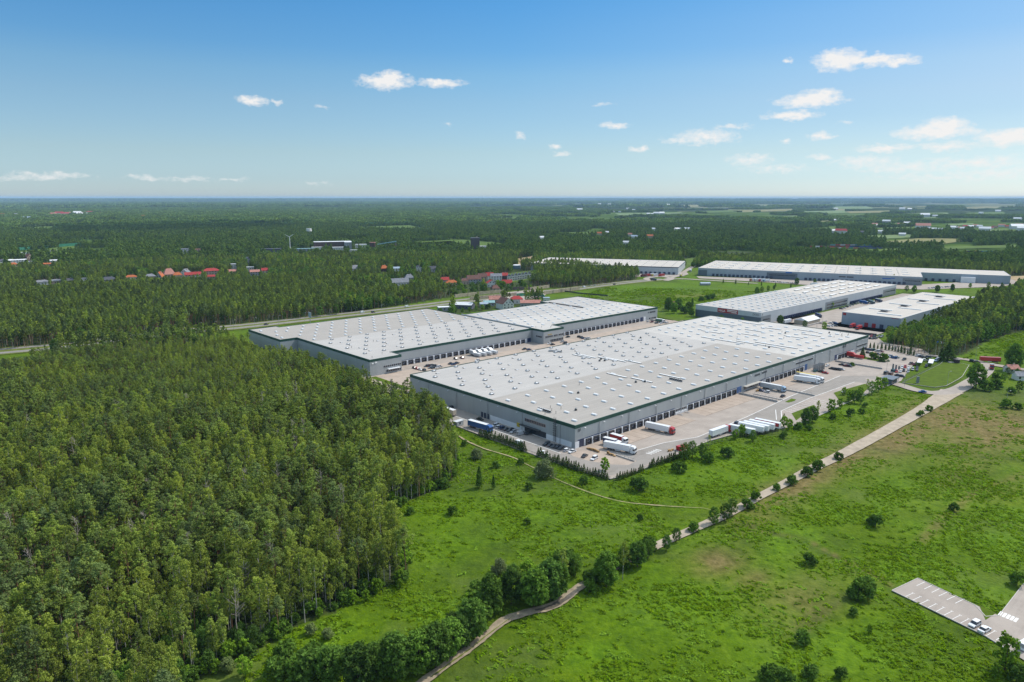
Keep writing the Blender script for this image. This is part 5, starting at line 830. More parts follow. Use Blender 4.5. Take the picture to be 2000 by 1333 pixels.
def trailer_parts(root,x0,x1,box,top,h=4.0,door=True,stepped=False):
    def f():
        b=MB(); b.box(x0,x1,-1.27,1.27,1.15,h,paint(box,PC[box]),top=paint(top,PC[top])); n=int((x1-x0)/1.25)
        for i in range(1,n): xx=x0+i*(x1-x0)/n; b.box(xx-.03,xx+.03,-1.285,1.285,1.2,h-.1,paint(box,PC[box]))
        b.box(x0,x1,-1.3,1.3,1.02,1.15,DARKM); b.box(x0,x1,-1.3,-1.27,h-.12,h+.02,LIGHTG); b.box(x0,x1,1.27,1.3,h-.12,h+.02,LIGHTG); return b.me('trailer_box')
    def g():
        b=MB(); b.prism([(x0,-1.27),(x0+4.6,-1.27),(x0+4.6,1.27),(x0,1.27)],1.1,4.1,paint(box,PC[box]),top=paint(top,PC[top])); b.add([(x0+4.6,-1.27,1.1),(x0+6.4,-1.27,1.1),(x0+6.4,1.27,1.1),(x0+4.6,1.27,1.1),(x0+4.6,-1.27,4.1),(x0+6.4,-1.27,2.7),(x0+6.4,1.27,2.7),(x0+4.6,1.27,4.1)],[(0,1,5,4),(2,3,7,6),(4,5,6,7)],paint(top,PC[top])); b.box(x0+6.4,x1,-1.27,1.27,.7,2.7,paint(box,PC[box]),top=paint(top,PC[top]),tx=0,ty=.12); return b.me('trailer_box')
    ob('trailer_box',cached(('tb',x0,x1,box,top,h,stepped),g if stepped else f),root)
    if door:
        def d(): b=MB(); b.box(x0-.06,x0,-1.2,-.02,1.2,h-.12,paint(box,PC[box])); b.box(x0-.06,x0,.02,1.2,1.2,h-.12,paint(box,PC[box])); b.box(x0-.1,x0-.05,-.62,-.56,1.2,h-.2,STEEL); b.box(x0-.1,x0-.05,.56,.62,1.2,h-.2,STEEL); return b.me('rear_door')
        if not stepped: ob('rear_door',cached(('rd',x0,box,h),d),root)
    def c(): b=MB(); b.box(x0+.3,x1-.5,-.5,.5,.75,1.05,DARKM); b.box(x0+6.2,x0+8.6,-1.2,-1.05,.45,1.0,LIGHTG); b.box(x0+6.2,x0+8.6,1.05,1.2,.45,1.0,LIGHTG); b.box(x0-.05,x0+.05,-1.2,1.2,.5,.8,DARKM); return b.me('chassis')
    ob('chassis',cached(('ch',x0,x1),c),root)
def cab_parts(root,x,col,h=3.75):
    def f():
        b=MB(); p=paint(col,PC[col]); b.extr([(x,.75),(x+2.2,.55),(x+2.35,1.7),(x+2.1,2.95),(x+1.55,h),(x,h+.1)],-1.22,1.22,p); b.box(x+2.2,x+2.42,-1.22,1.22,.35,.95,DARKM); b.box(x+.1,x+1.4,-1.26,-1.22,.5,1.1,p); return b.me('cab')
    def g():
        b=MB(); b.add([(x+2.36,-1.1,1.85),(x+2.36,1.1,1.85),(x+2.12,1.05,2.95),(x+2.12,-1.05,2.95)],[(0,1,2,3)],GLASS)
        for s_ in(-1,1): b.add([(x+1.1,s_*1.235,1.85),(x+2.2,s_*1.235,1.85),(x+2.0,s_*1.235,2.7),(x+1.1,s_*1.235,2.7)],[(0,1,2,3)] if s_<0 else [(3,2,1,0)],GLASS)
        b.box(x+2.15,x+2.3,-1.5,-1.25,2.1,2.7,DARKM); b.box(x+2.15,x+2.3,1.25,1.5,2.1,2.7,DARKM); return b.me('windscreen')
    ob('cab',cached(('cab',x,col,h),f),root); ob('windscreen',cached(('ws',x),g),root)
    def c(): b=MB(); b.box(x-3.2,x+2.2,-.45,.45,.6,.95,DARKM); b.box(x-1.0,x-.1,-1.2,-.6,.45,1.0,STEEL); b.box(x-1.0,x-.1,.6,1.2,.45,1.0,STEEL); return b.me('frame')
    ob('frame',cached(('fr',x),c),root); wheels(root,[x+1.35,x-2.3],[-1.05,1.05],.5,.35)
def heading(p,q): d=q-p; return math.atan2(d.y,d.x)
def artic(rear,front,box,top,cab,label,group=None,sh=1.2,h=4.0):
    p,q=G(*rear),G(*front); rz=heading(p,q); s=Vector((math.sin(rz),-math.cos(rz),0)); away=s if s.y>0 else -s; p=p+away*sh
    r=th('truck',label,'lorry',(p.x,p.y,.1),rz,group); trailer_parts(r,0,13.6,box,top,h); cab_parts(r,14.1,cab); wheels(r,[2.2,3.5,4.8],[-1.05,1.05],.5,.35); return r
def rigid(rear,front,box,top,cab,label,L=7.2,sh=1.2,group=None):
    p,q=G(*rear),G(*front); rz=heading(p,q); s=Vector((math.sin(rz),-math.cos(rz),0)); away=s if s.y>0 else -s; p=p+away*sh
    r=th('truck',label,'lorry',(p.x,p.y,.1),rz,group); trailer_parts(r,0,L,box,top,3.7); cab_parts(r,L+.3,cab,3.2); wheels(r,[1.8],[-1.05,1.05],.5,.35); return r
def trailer(near,rz,box,top,label,group=None,stepped=False,z=.1):
    p=near if isinstance(near,Vector) else G(*near); r=th('semi_trailer',label,'trailer',(p.x,p.y,z),rz,group); trailer_parts(r,0,13.6 if not stepped else 12.5,box,top,4.0,True,stepped); wheels(r,[2.2,3.5,4.8],[-1.05,1.05],.5,.35)
    lg=MB(); lg.box(10.6,10.8,-1,-.8,0,.8,DARKM); lg.box(10.6,10.8,.8,1,0,.8,DARKM); lg.ob('landing_leg',r); return r
artic((1178.5,877.9),(1238.7,889.4),'white','white','white','all-white articulated lorry parked in the open before the docks, nearest of all')
rigid((1177,868.5),(1214,878),'dark blue','white','white','lorry with dark blue sides and white roof behind the all-white one')
rigid((1191,861),(1216,868.5),'red','white','white','lorry with red box and white cab, docked third from the corner')
artic((1259.6,839),(1315.3,851),'white','white','red','docked articulated lorry with white trailer and bright red cab')
artic((1391,857),(1431,843),'white','white','red','articulated lorry with white trailer and red cab standing by the yard edge bushes',sh=1.0)
artic((1484.5,758.8),(1537.4,769),'silver','white','light blue','articulated lorry with grey sided trailer and pale blue cab between two ramp walls')
artic((1549.8,745.3),(1601,752),'white','white','white','front white articulated lorry of the pair at the third dock group')
artic((1560,741),(1616,751.5),'white','white','white','rear white lorry of the pair, its cab reaching further into the yard')
trailer(tuple((1555,737.5)),ROT-math.pi/2,'silver','yellow','grey trailer with yellowish roof docked behind the white pair')
artic((914,834.5),(958,847),'blue','white','blue','blue curtain-sided lorry with white roof on the drive beside the forest',sh=1.0)
trailer(G(888,815)+Vector((0,0,0)),math.atan2(-(AB(-16,60)-AB(-17,90)).y,-(AB(-16,60)-AB(-17,90)).x),'beige','white','tan semi-trailer at the forest end of the drive, half behind trees')
for i,(x,y,bx,tp,lb) in enumerate([(1473,853.5,'white','white','white box trailer nearest the bushes, leftmost of five parked side by side'),(1491,848.5,'white','white','white trailer with dark open rear, second of five parked side by side'),(1500.5,846.5,'white','white','white trailer with cream rear, middle of five parked side by side'),(1511.5,843.5,'white','white','plain white trailer, fourth of five parked side by side'),(1522.5,841,'white','white','trailer with red side edge, last of five parked side by side')]):
    r=trailer(tuple((x,y)),ROT+math.pi/2+.12,bx,tp,lb)
    if i==4: mb=MB(); mb.box(.1,13.5,1.275,1.31,2.0,4.0,REDP); mb.ob('side_stripe',r)
for i,(x,y) in enumerate([(918.5,693.5),(929.2,692),(940,690.3),(950.6,688.3)]): trailer(G(x,y),ROT-math.pi/2,'silver','white','white stepped semi-trailer, %s from the forest side of four at the second warehouse docks'%ORD[i],'stepped trailers at the second warehouse',True)
trailer(AB(311.5,-.8),ROT-math.pi/2,'red','red','red stepped semi-trailer docked beside the east car park',None,True)
rigid((1280,630),(1309,633),'green','white','white','dark green box lorry at the far end of the brick yard',L=6.6)
trailer(G(1662,700),ROT-.55,'red','red','loose red semi-trailer standing across the loading bay') if 0 else None
p_=G(1953,709); r=th('semi_trailer','red semi-trailer of the lorry on the country road','trailer',(p_.x,p_.y,.12),math.pi-.25); trailer_parts(r,0,13.6,'red','red',4.0); wheels(r,[2.2,3.5,4.8],[-1.05,1.05],.5,.35)
p_=G(1936,722); r=th('truck','tractor unit with white roof and red cab on the country road','lorry',(p_.x,p_.y,.12),-2.0); cab_parts(r,0,'red',3.6); mb=MB(); mb.box(.2,1.6,-1.2,1.2,3.7,4.3,paint('white',PC['white'])); mb.ob('roof_fairing',r)
for i,(x,y) in enumerate([(1663,641),(1675.5,644.5)]):
    p_=G(x,y); r=th('truck','red tractor unit docked at the beige-roofed warehouse, %s one'%('left hand','right hand')[i],'lorry',(p_.x,p_.y,.1),ROT+math.pi+.0); trailer_parts(r,-13.6+7,-.5,'red','red',3.9,False); cab_parts(r,0,'red',3.4)
for i,(x,y,c) in enumerate([(1467,549.5,'orange'),(1476,550,'white'),(1484.5,550.5,'red'),(1493,551,'light blue'),(1586,558.5,'white'),(1596,559,'light blue'),(1605,559.5,'white')]):
    p_=G(x,y); r=th('truck','docked lorry with %s cab, %s in the row before the very long warehouse'%(c,ORD[i]),'lorry',(p_.x,p_.y,.1),r5-math.pi/2); trailer_parts(r,-9,-.4,'white','white',4.0,False); cab_parts(r,0,c,3.4)
for i,(x,y,c) in enumerate([(1254,541,'dark red'),(1261,540.5,'red'),(1268,540,'yellow'),(1275,540.2,'yellow'),(1288.5,540.5,'red')]):
    p_=G(x,y); r=th('truck','docked %s lorry, %s in the row before the half hidden warehouse'%(c,ORD[i]),'lorry',(p_.x,p_.y,.1),r6-math.pi/2); trailer_parts(r,-9,-.4,c if c!='yellow' else 'white',c if c!='yellow' else 'white',4.0,False); cab_parts(r,0,c,3.4)
rigid((1330,541),(1338,538),'yellow','white','white','yellow and white lorry leaving along the lane beside the half hidden warehouse',L=6)
rigid((1351,530.5),(1346,533),'light blue','white','white','pale blue box lorry on the lane at the back',L=6)
rigid((1270,548),(1281,549),'dark grey','grey','dark grey','dark tanker lorry rounding the roundabout',L=7)
for i,(p,q,c,t) in enumerate([((1677,592.5),(1692,595),'blue','blue'),((1695,592),(1709,596),'teal','teal'),((1708,589),(1723,592.5),'dark blue','silver'),((1596,618),(1606,622),'dark blue','dark blue')]): rigid(p,q,c,t,c,'%s curtain-sided lorry docked, %s along the banner warehouse'%(c,ORD[i]),L=9)
r=th('semi_trailer','white semi-trailer with red front beside the marquee hall','trailer',tuple(AB(414,104,.1)),ROT); trailer_parts(r,0,13.6,'white','white',4); wheels(r,[2.2,3.5,4.8],[-1.05,1.05],.5,.35); mb=MB(); mb.box(13.6,15,-1.2,1.2,.9,3.4,paint('red',PC['red'])); mb.ob('front_unit',r)
# ------------------------------------------------------------------ cars
def car_me(kind,col):
    def f():
        b=MB(); p=paint(col,PC[col]); L,hg={'hatch':(2.05,1.48),'saloon':(2.3,1.44),'suv':(2.3,1.68),'van':(2.6,2.15)}[kind]; w_=.88 if kind!='van' else .98; z=.82 if kind!='van' else 1.05
        b.extr([(-L,.35),(-L+.05,z-.05),(-L+.3,z+.05),(L*.45,z+.03),(L-.12,z-.17),(L,.55),(L-.05,.28),(-L+.05,.25)],-w_,w_,p); return b.me('body')
    def g():
        b=MB(); p=paint(col,PC[col]); L,hg={'hatch':(2.05,1.48),'saloon':(2.3,1.44),'suv':(2.3,1.68),'van':(2.6,2.15)}[kind]; w_=.86 if kind!='van' else .97; z=.85 if kind!='van' else 1.05
        x={'hatch':(-L+.12,-L+.45,.35,1.05),'saloon':(-L+.75,-L+1.35,.35,1.05),'suv':(-L+.1,-L+.4,.45,1.1),'van':(-L+.05,-L+.15,1.25,1.95)}[kind]; i=.17 if kind!='van' else .08
        bt=[(x[0],-w_,z),(x[3],-w_,z),(x[3],w_,z),(x[0],w_,z)]; tp=[(x[1],-w_+i,hg),(x[2],-w_+i,hg),(x[2],w_-i,hg),(x[1],w_-i,hg)]
        b.add(bt+tp,[(1,2,6,5),(3,0,4,7)],GLASS); 
        if kind=='van':
            b.add(bt+tp,[(0,1,5,4),(2,3,7,6)],p); 
            for s_ in(-1,1): b.add([(.75,s_*(w_+.01),1.2),(1.55,s_*(w_+.01),1.2),(1.2,s_*(w_-.04),1.85),(.75,s_*(w_-.04),1.85)],[(0,1,2,3)],GLASS)
            b.add([(v[0]+.0,v[1],v[2]) for v in (bt[3],bt[0],tp[0],tp[3])],[(0,1,2,3)],p)
        else: b.add(bt+tp,[(0,1,5,4),(2,3,7,6)],GLASS)
        b.box(x[1]-.03,x[2]+.03,-w_+i-.03,w_-i+.03,hg-.03,hg+.04,p)
        if kind!='van':
            for xx in (x[0]*.5+x[3]*.5-.15,): 
                for s_ in(-1,1): b.add([(xx-.05,s_*(w_+.005),z),(xx+.05,s_*(w_+.005),z),(xx+.05,s_*(w_-i+.005),hg),(xx-.05,s_*(w_-i+.005),hg)],[(0,1,2,3)],p)
        return b.me('cabin')
    return cached(('body',kind,col),f),cached(('cabin',kind,col),g)
def whole_car(kind,col):
    def f():
        bo,ca=car_me(kind,col); v=[];fc=[];im=[];ms=[]
        for me_ in(bo,ca):
            k=len(v); v+=[tuple(x.co) for x in me_.vertices]
            for pl in me_.polygons:
                mm=me_.materials[pl.material_index]
                if mm not in ms: ms.append(mm)
                fc.append(tuple(x+k for x in pl.vertices)); im.append(ms.index(mm))
        b=MB(); 
        for x in(-1.3,1.35):
            for y in(-.8,.8): b.cyl((x,y-.1,.32),(x,y+.1,.32),.33,.33,TYRE,8)
        k=len(v); v+=b.v; fc+=[tuple(x+k for x in t) for t in b.f]; ms.append(TYRE); im+=[len(ms)-1]*len(b.f)
        return mesh('car',v,fc,ms,im)
    return cached(('whole',kind,col),f)
def car(p,rz,kind,col,label,group=None,detail=False):
    cat='van' if kind=='van' else 'car'; nm='van' if kind=='van' else 'car'
    if not detail: o=tag(ob(nm,whole_car(kind,col),None,(p.x,p.y,.12),rz),label,cat,group); return o
    r=th(nm,label,cat,(p.x,p.y,.09),rz,group); bo,ca=car_me(kind,col); ob('body',bo,r); ob('cabin',ca,r); wheels(r,[-1.3,1.35] if kind!='van' else [-1.6,1.75],[-.8,.8],.33,.22)
    lg=cached(('lights',kind),lambda: (lambda b:(b.box(-{'hatch':2.06,'saloon':2.31,'suv':2.31,'van':2.61}[kind],-{'hatch':2.0,'saloon':2.25,'suv':2.25,'van':2.55}[kind],-.8,-.5,.6,.78,REDP),b.box(-{'hatch':2.06,'saloon':2.31,'suv':2.31,'van':2.61}[kind],-{'hatch':2.0,'saloon':2.25,'suv':2.25,'van':2.55}[kind],.5,.8,.6,.78,REDP),b.me('tail_light'))[2])(MB())); ob('tail_light',lg,r); return r
A0,B0=ROT,ROT+math.pi/2
def row(items,rz,phrase,detail=False,jit=.05):
    for i,(x,y,c,*k) in enumerate(items):
        kd=k[0] if k else random.choice(['hatch','saloon','saloon','suv']); nm={'hatch':'hatchback','saloon':'saloon car','suv':'estate car','van':'van'}[kd]
        car(G(x,y),rz+random.uniform(-jit,jit)+(math.pi if random.random()<.5 and kd!='van' else 0),kd,c,'%s %s, %s %s'%(c,nm,ORD[i],phrase),None,detail)
DK='dark grey'
row([(966.7,833.5,'white'),(974.6,836,'white'),(982.5,838,'dark blue'),(989.8,840.5,DK),(996.6,843,DK),(1003,845.5,'silver')],A0,'in the shaded row under the tall grey wall',True)
row([(1017.4,849.5,'silver','van')],A0-.1,'by the shaded glass entrance',True); row([(1032,849,DK,'suv')],A0,'right at the shaded glass entrance',True)
row([(1067.5,870,'black'),(1076,872,DK),(1083,874.3,DK),(1089.4,876,'black'),(1097,877.5,DK)],A0,'in the shaded group near the warehouse corner',True)
row([(1107.4,881.6,'white','hatch'),(1117.6,884.2,'white','saloon')],A0,'at the sunny warehouse corner',True)
row([(1142,892.8,'dark grey','saloon'),(1160.5,898,'white','suv')],A0+.25,'on the yard before the corner docks',True)
row([(1013,868.5,'white','van')],B0,'on the drive beside the clipped conifers',True); row([(1062,887,'white','saloon')],B0,'on the drive half behind the clipped conifers',True)
row([(937.6,821,'black')],B0,'alone at the foot of the shaded wall',True); row([(879,799,'black')],A0,'at the deep end of the shaded wall',True)
row([(1439.6,829,'black','suv')],A0,'beside the five parked trailers',True); row([(1485,764.5,'dark blue'),(1498,767.3,'white')],B0,'beside the grey trailer lorry',True); row([(1529,775.6,'black','saloon')],A0,'at the grass tip near the ramp wall',True); row([(1648,767.5,'white')],A0,'under the young trees of the yard edge',True)
row([(809.7,720.5,'black'),(815.3,722,'red'),(821,723.4,'white'),(827.7,724.4,'black')],B0,'in the short row on the brick yard')
row([(833.9,717,DK),(839,716.4,'dark red'),(844.6,716,DK),(850,716,'black')],A0,'in the back line of the crowded brick yard cluster'); row([(841,719.9,'grey'),(846.8,720.4,'black'),(853.6,719.4,'white'),(858.7,718.2,'silver')],A0,'in the front line of the crowded brick yard cluster')
row([(890.4,702.4,'black'),(902.2,700.6,'dark red')],B0,'right before the docks of the second warehouse'); row([(880.8,712,'black'),(885.9,713.2,'dark blue'),(892,711,'black')],A0,'in the little dark group on the brick yard'); row([(933,705.5,'white')],A0,'alone near the stepped trailers'); row([(1024.3,683.4,'black'),(1033.3,684.5,'dark blue')],A0,'near the notch of the second warehouse')
row([(1072.9,672.8,'white'),(1079.6,674.5,'black'),(1097.7,669,'silver'),(1103.3,671.7,DK),(1109,659.6,'black')],A0,'before the office block of the second warehouse'); row([(1131.4,659.5,'black'),(1136,660.8,DK),(1139.3,662.2,'dark blue'),(1145,663.4,'silver'),(1149.4,662.4,'white')],A0,'in the cluster beyond the office block')
row([(1265.8,629.5,'white'),(1273,630.3,'dark red'),(1282,632.5,'black'),(1290,633.4,'white'),(1302,632,'white')],A0,'round the green lorry')
row([(1692.5,684.2,DK),(1699.3,685.3,'dark blue'),(1707,685.8,'green'),(1714,687.4,'white'),(1720.7,688,'dark red')],B0,'in the far row of the east car park'); row([(1696,690.6,DK),(1702.7,691.4,'white'),(1708.9,692.8,'orange'),(1715.6,693.7,'black'),(1722,694.8,'silver')],B0,'in the near row of the east car park'); row([(1733.6,698.3,'white'),(1737.6,696.6,'silver'),(1743.8,699.6,'dark blue'),(1746.6,700.8,'blue'),(1751,699.6,'teal')],B0,'in the end group of the east car park'); row([(1765.7,704,DK,'suv'),(1765,707,'black','hatch')][:1],A0,'driving across the forecourt')
row([(1616,716.4,'white')],A0,'alone close to the long wall'); row([(1644,714,'black'),(1652,716.3,'dark red'),(1658.8,717,DK)],B0,'in the back row of the small planted lot'); row([(1624,721.4,DK),(1630.6,723,'black'),(1637.4,723.6,DK),(1643.5,723,'silver')],B0,'in the middle row of the small planted lot'); row([(1593,726.6,'green')],A0,'beside the steel racks'); row([(1603.6,727.6,'black'),(1611.5,730,'red')],B0,'in the front pair of the small planted lot')
row([(1730.7,731.2,DK,'van'),(1739.7,733.5,'brown','van')],A0,'behind the gatehouse'); row([(1753.8,735,'black'),(1762.2,736.8,'black')],B0,'just right of the gatehouse'); row([(1744.8,727,'teal','van')],A0,'between the feather banners'); row([(1751,727.6,'red'),(1758.8,727.4,'white'),(1765,725.8,'black'),(1773.5,726.6,'silver')],A0+.3,'in the near visitor row'); row([(1761.6,719,'white'),(1767.8,718.4,'red'),(1775,720,'white'),(1782.5,723,'silver'),(1791,724,DK)],A0+.3,'in the middle visitor row'); row([(1791,719.6,'black'),(1809,716.8,'black')],A0+.3,'beside the glass bicycle shelter'); row([(1778.5,712.3,'brown','suv'),(1785.3,713.2,'dark red')],A0,'in front of the longer bicycle shelter')
row([(1792.6,697,'white'),(1799.3,698.6,'black'),(1806,700.2,DK),(1814.5,699.8,DK)],B0,'in the visitor row along the cypress end'); row([(1805.5,704.6,'white'),(1813.4,706,'black'),(1828,706,'light blue'),(1832.5,703.6,'white','van')],A0,'in the last visitor line under the big spruce'); row([(1899,706.2,'black'),(1906.8,708.3,'black')],-.45,'on the country road behind the mown lawn'); row([(1801.6,767,'blue','saloon')],-.2,'on the verge of the access road bend',True)
row([(1618.8,638.6,'white'),(1623.3,638,'white'),(1627,637.6,'silver'),(1632,638,DK)],B0,'in the near row of the loading yard behind'); row([(1622,632.4,'white'),(1627,631.8,DK),(1632,632.6,'blue')],B0,'in the back row of the loading yard behind'); row([(1702.7,658,'red'),(1708,658.6,DK),(1716.7,659,'grey'),(1722,659,'silver')],A0,'in the upper line off the far warehouse corner'); row([(1699.3,662.4,'black'),(1705,662.8,'black'),(1710.5,662.6,DK)],A0,'in the lower line off the far warehouse corner')
row([(1643+i*5.4,604.5-i*1.9,c) for i,c in enumerate('black silver black white grey black white black silver black'.split())],B0,'in the office row of the banner warehouse')
row([(1502+i*4.2,550.5+i*.35,c) for i,c in enumerate('white silver beige white grey beige white silver white beige white black silver white'.split())],r5,'in the pale row before the very long warehouse'); row([(1815+i*5.2,564-i*.35,c) for i,c in enumerate('white silver white black white white silver grey white white'.split())],r5,'on the paved corner of the very long warehouse')
for i,(x,y,c,k) in enumerate([(708,611.5,'white','van'),(729,611.2,'black','suv'),(795,600.5,'white','van'),(520,634.8,'black','saloon'),(420,644,DK,'hatch'),(1112,566.5,'white','hatch'),(1141,562,'white','van'),(1162,558.5,'white','saloon'),(1200,556.5,'black','suv'),(1060,573,'white','saloon')]): car(G(x,y),math.atan2((rA[8]-rA[6]).y,(rA[8]-rA[6]).x),k,c,'%s %s on the highway, %s from its left end'%(c,{'van':'van','suv':'estate car','saloon':'saloon car','hatch':'hatchback'}[k],ORD[i]))
p1_=G(1747.5+150,1120+105.5); 
for (x,y),kd,lb in [((1903.5,1222.5),'hatch','white hatchback with dark rear windows, outer of two in the marked car park'),((1922.5,1233.5),'saloon','white car beside the empty bay, inner of two in the marked car park')]: car(G(x,y),heading(G(*Z4(1425,945)),G(*Z4(1565,868)))+(math.pi if kd=='hatch' else 0),kd,'white',lb,None,True)
P=G(1992,1266); r=th('van','white van cut by the picture edge in the marked car park','van',(P.x+1.5,P.y,.06),heading(G(*Z4(1425,945)),G(*Z4(1565,868)))); bo,ca=car_me('van','white'); ob('body',bo,r); ob('cabin',ca,r); wheels(r,[-1.6,1.75],[-.8,.8],.33,.22)
# pallets, cabins, racks
WOODM=mat('pallet_wood',(.42,.27,.13),.9,.3,1.2)
def pallets(p,rz,n,label):
    r=th('pallet_stack',label,'pallets',(p.x,p.y,.09),rz)
    for i in range(n):
        mb=MB()
        for k in range(random.randint(3,7)): z=k*.2; mb.box(-.6,.6,-.4,.4,z+.1,z+.16,WOODM); mb.box(-.6,-.45,-.4,.4,z,z+.1,WOODM); mb.box(.45,.6,-.4,.4,z,z+.1,WOODM)
        o=mb.ob('pallet',r); o.location=(i*1.35,random.uniform(-.2,.2),0)
pallets(AB(4.6,-4.5),ROT-math.pi/2,6,'heap of brown pallets and crates before the corner docks'); pallets(AB(6.2,-16),ROT-math.pi/2,4,'low row of pale pallets beside the metal barrier'); pallets(AB(31,-34),ROT,3,'pallets by the yard front conifers next to the red skip'); pallets(AB(165,-6),ROT,5,'dark pallet row between the ramp walls')
P=AB(39,-36); r=th('container','bright red skip container behind the yard front conifers','container',tuple(P),ROT); mb=MB(); mb.add([(-3.4,-1.2,0),(2.8,-1.2,0),(2.8,1.2,0),(-3.4,1.2,0),(-3.8,-1.3,2.3),(3.4,-1.3,1.6),(3.4,1.3,1.6),(-3.8,1.3,2.3)],[(0,3,2,1),(0,1,5,4),(1,2,6,5),(2,3,7,6),(3,0,4,7),(4,5,6,7)],paint('red',PC['red'])); mb.ob('box',r); mb=MB()
for k in range(-2,3): mb.box(k*1.2-.08,k*1.2+.08,-1.34,-1.2,.1,1.6,paint('dark red',PC['dark red']))
mb.ob('rib',r)
P=AB(-19.5,68); r=th('site_cabin','small grey site cabin between forest and blue lorry','cabin',tuple(P),ROT+.1); mb=MB(); mb.box(-2.6,2.6,-1.3,1.3,.15,2.7,W_GREY); mb.ob('wall',r); mb=MB(); mb.box(-2.8,2.8,-1.5,1.5,2.7,2.9,LIGHTG); mb.ob('roof',r); mb=MB(); mb.box(-.6,.6,-1.36,-1.3,1.1,2.1,GLASS); mb.ob('window',r)
P=AB(247,-6); r=th('steel_rack','grey caged steel rack against the long dock wall','rack',tuple(P),ROT)
for k in range(5):
    mb=MB(); mb.box(k*2.4,k*2.4+.12,-2,2,0,4.5,STEEL); mb.ob('upright',r)
    if k<4:
        mb=MB(); mb.box(k*2.4+.2,k*2.4+2.3,-1.6,1.6,.2,3.6,mat('rack_goods',(.25,.23,.21),.9,.4,1.0)); mb.ob('goods',r)
# outside stairs at the dock wall gap
for i,a in enumerate((86.5,93)):
    r=th('stair','grey steel stair %s the gap in the first dock row'%('at the start of','at the end of')[i],'stairs',tuple(AB(a,0)),ROT)
    for k in range(6): mb=MB(); mb.box(-.6,.6,-1.2-k*.5,-.75-k*.5,1.0-k*.18,1.06-k*.18,STEEL); mb.ob('step',r)
    for s_ in(-.65,.62): mb=MB(); mb.add([(s_,-1,1.9),(s_+.05,-1,1.9),(s_+.05,-4.2,.9),(s_,-4.2,.9),(s_,-1,2.0),(s_+.05,-1,2.0),(s_+.05,-4.2,1.0),(s_,-4.2,1.0)],[(0,1,2,3),(4,7,6,5),(0,4,5,1),(2,6,7,3),(0,3,7,4),(1,5,6,2)],STEEL); mb.ob('handrail',r)
# clothes-line-like goal frames and sign on the lawn
P=G(1792,749); r=th('info_board','narrow dark information pillar on the mown lawn','sign',tuple(P)); mb=MB(); mb.box(-.9,.9,-.3,.3,0,4.6,W_MID); mb.ob('panel',r); mb=MB(); mb.box(-1.1,1.1,-.5,.5,0,.3,CONC); mb.ob('base',r)
P=G(1868,709); r=th('kiosk','dark round kiosk with white slab at the lawn corner','kiosk',tuple(P)); mb=MB(); mb.cyl((0,0,0),(0,0,2.8),2.2,2.2,mat('plum_cladding',(.05,.03,.035),.7),12); mb.ob('wall',r); mb=MB(); mb.cyl((0,0,2.8),(0,0,3.3),2.5,1.2,DARKM,12); mb.ob('roof',r); mb=MB(); mb.box(-6,-2.4,-1.2,1.2,.1,.7,CONC); mb.ob('slab',r)
# ------------------------------------------------------------------ single trees and shrubs of the open land
PB={}
for i in range(3):
    PB['bush',i]=make_crown('bush_crown','bush',4,30,60,.24,300+i,L_BUSH,.4,.9)
    PB['lime',i]=make_crown('young_crown','oak',7,34,50,.26,320+i,L_LIME,.4,1.0)
PB['willow',0]=make_crown('willow_crown','bush',7,46,70,.26,340,L_WIL,.2,1.2); PB['column',0]=make_crown('column_crown','column',9,44,40,.22,341,L_BUSH,.2,1.3); PB['flower',0]=make_crown('elder_crown','bush',4,30,60,.22,342,L_FLOW,.5,.8)
for i in range(3): PB['maple',i]=make_crown('maple_crown','oak',12,84,64,.30,380+i,L_OAK,.55,.95)
PB['spruce',0]=make_crown('spruce_crown','cone',14,70,44,.3,343,L_THU,-.2,.8); PB['dead',0]=None
PT={}
def plant(px,py,h,kind,name,label,cat,group=None,pos=None,wide=1.0):
    if kind=='oak' and h>=8.5: kind='maple'
    P=pos if pos is not None else G(px,py); i=rng.randint(3); r=th(name,label,cat,(P.x,P.y,-.05),rng.rand()*6.3,group)
    if kind in('oak','birch','pine'): c,t=PROTO[kind][rng.randint(len(PROTO[kind]))]; hh=SPEC[kind][2]*1.0
    else:
        k=(kind,i) if (kind,i) in PB else (kind,0); c,cc=PB[k]; hh={'bush':4,'lime':7,'willow':7,'column':9,'flower':4,'spruce':14,'maple':12}[kind]
        if k not in PT: PT[k]=make_trunk('trunk','oak' if kind!='column' else 'pine',hh*.95,cc,k[1]+9,B_OAK)
        t=PT[k]
    s=h/hh; r.scale=(s*wide,s*wide,s); ob('crown',c,r); ob('trunk',t,r); return r
TW='where the dirt track bends'
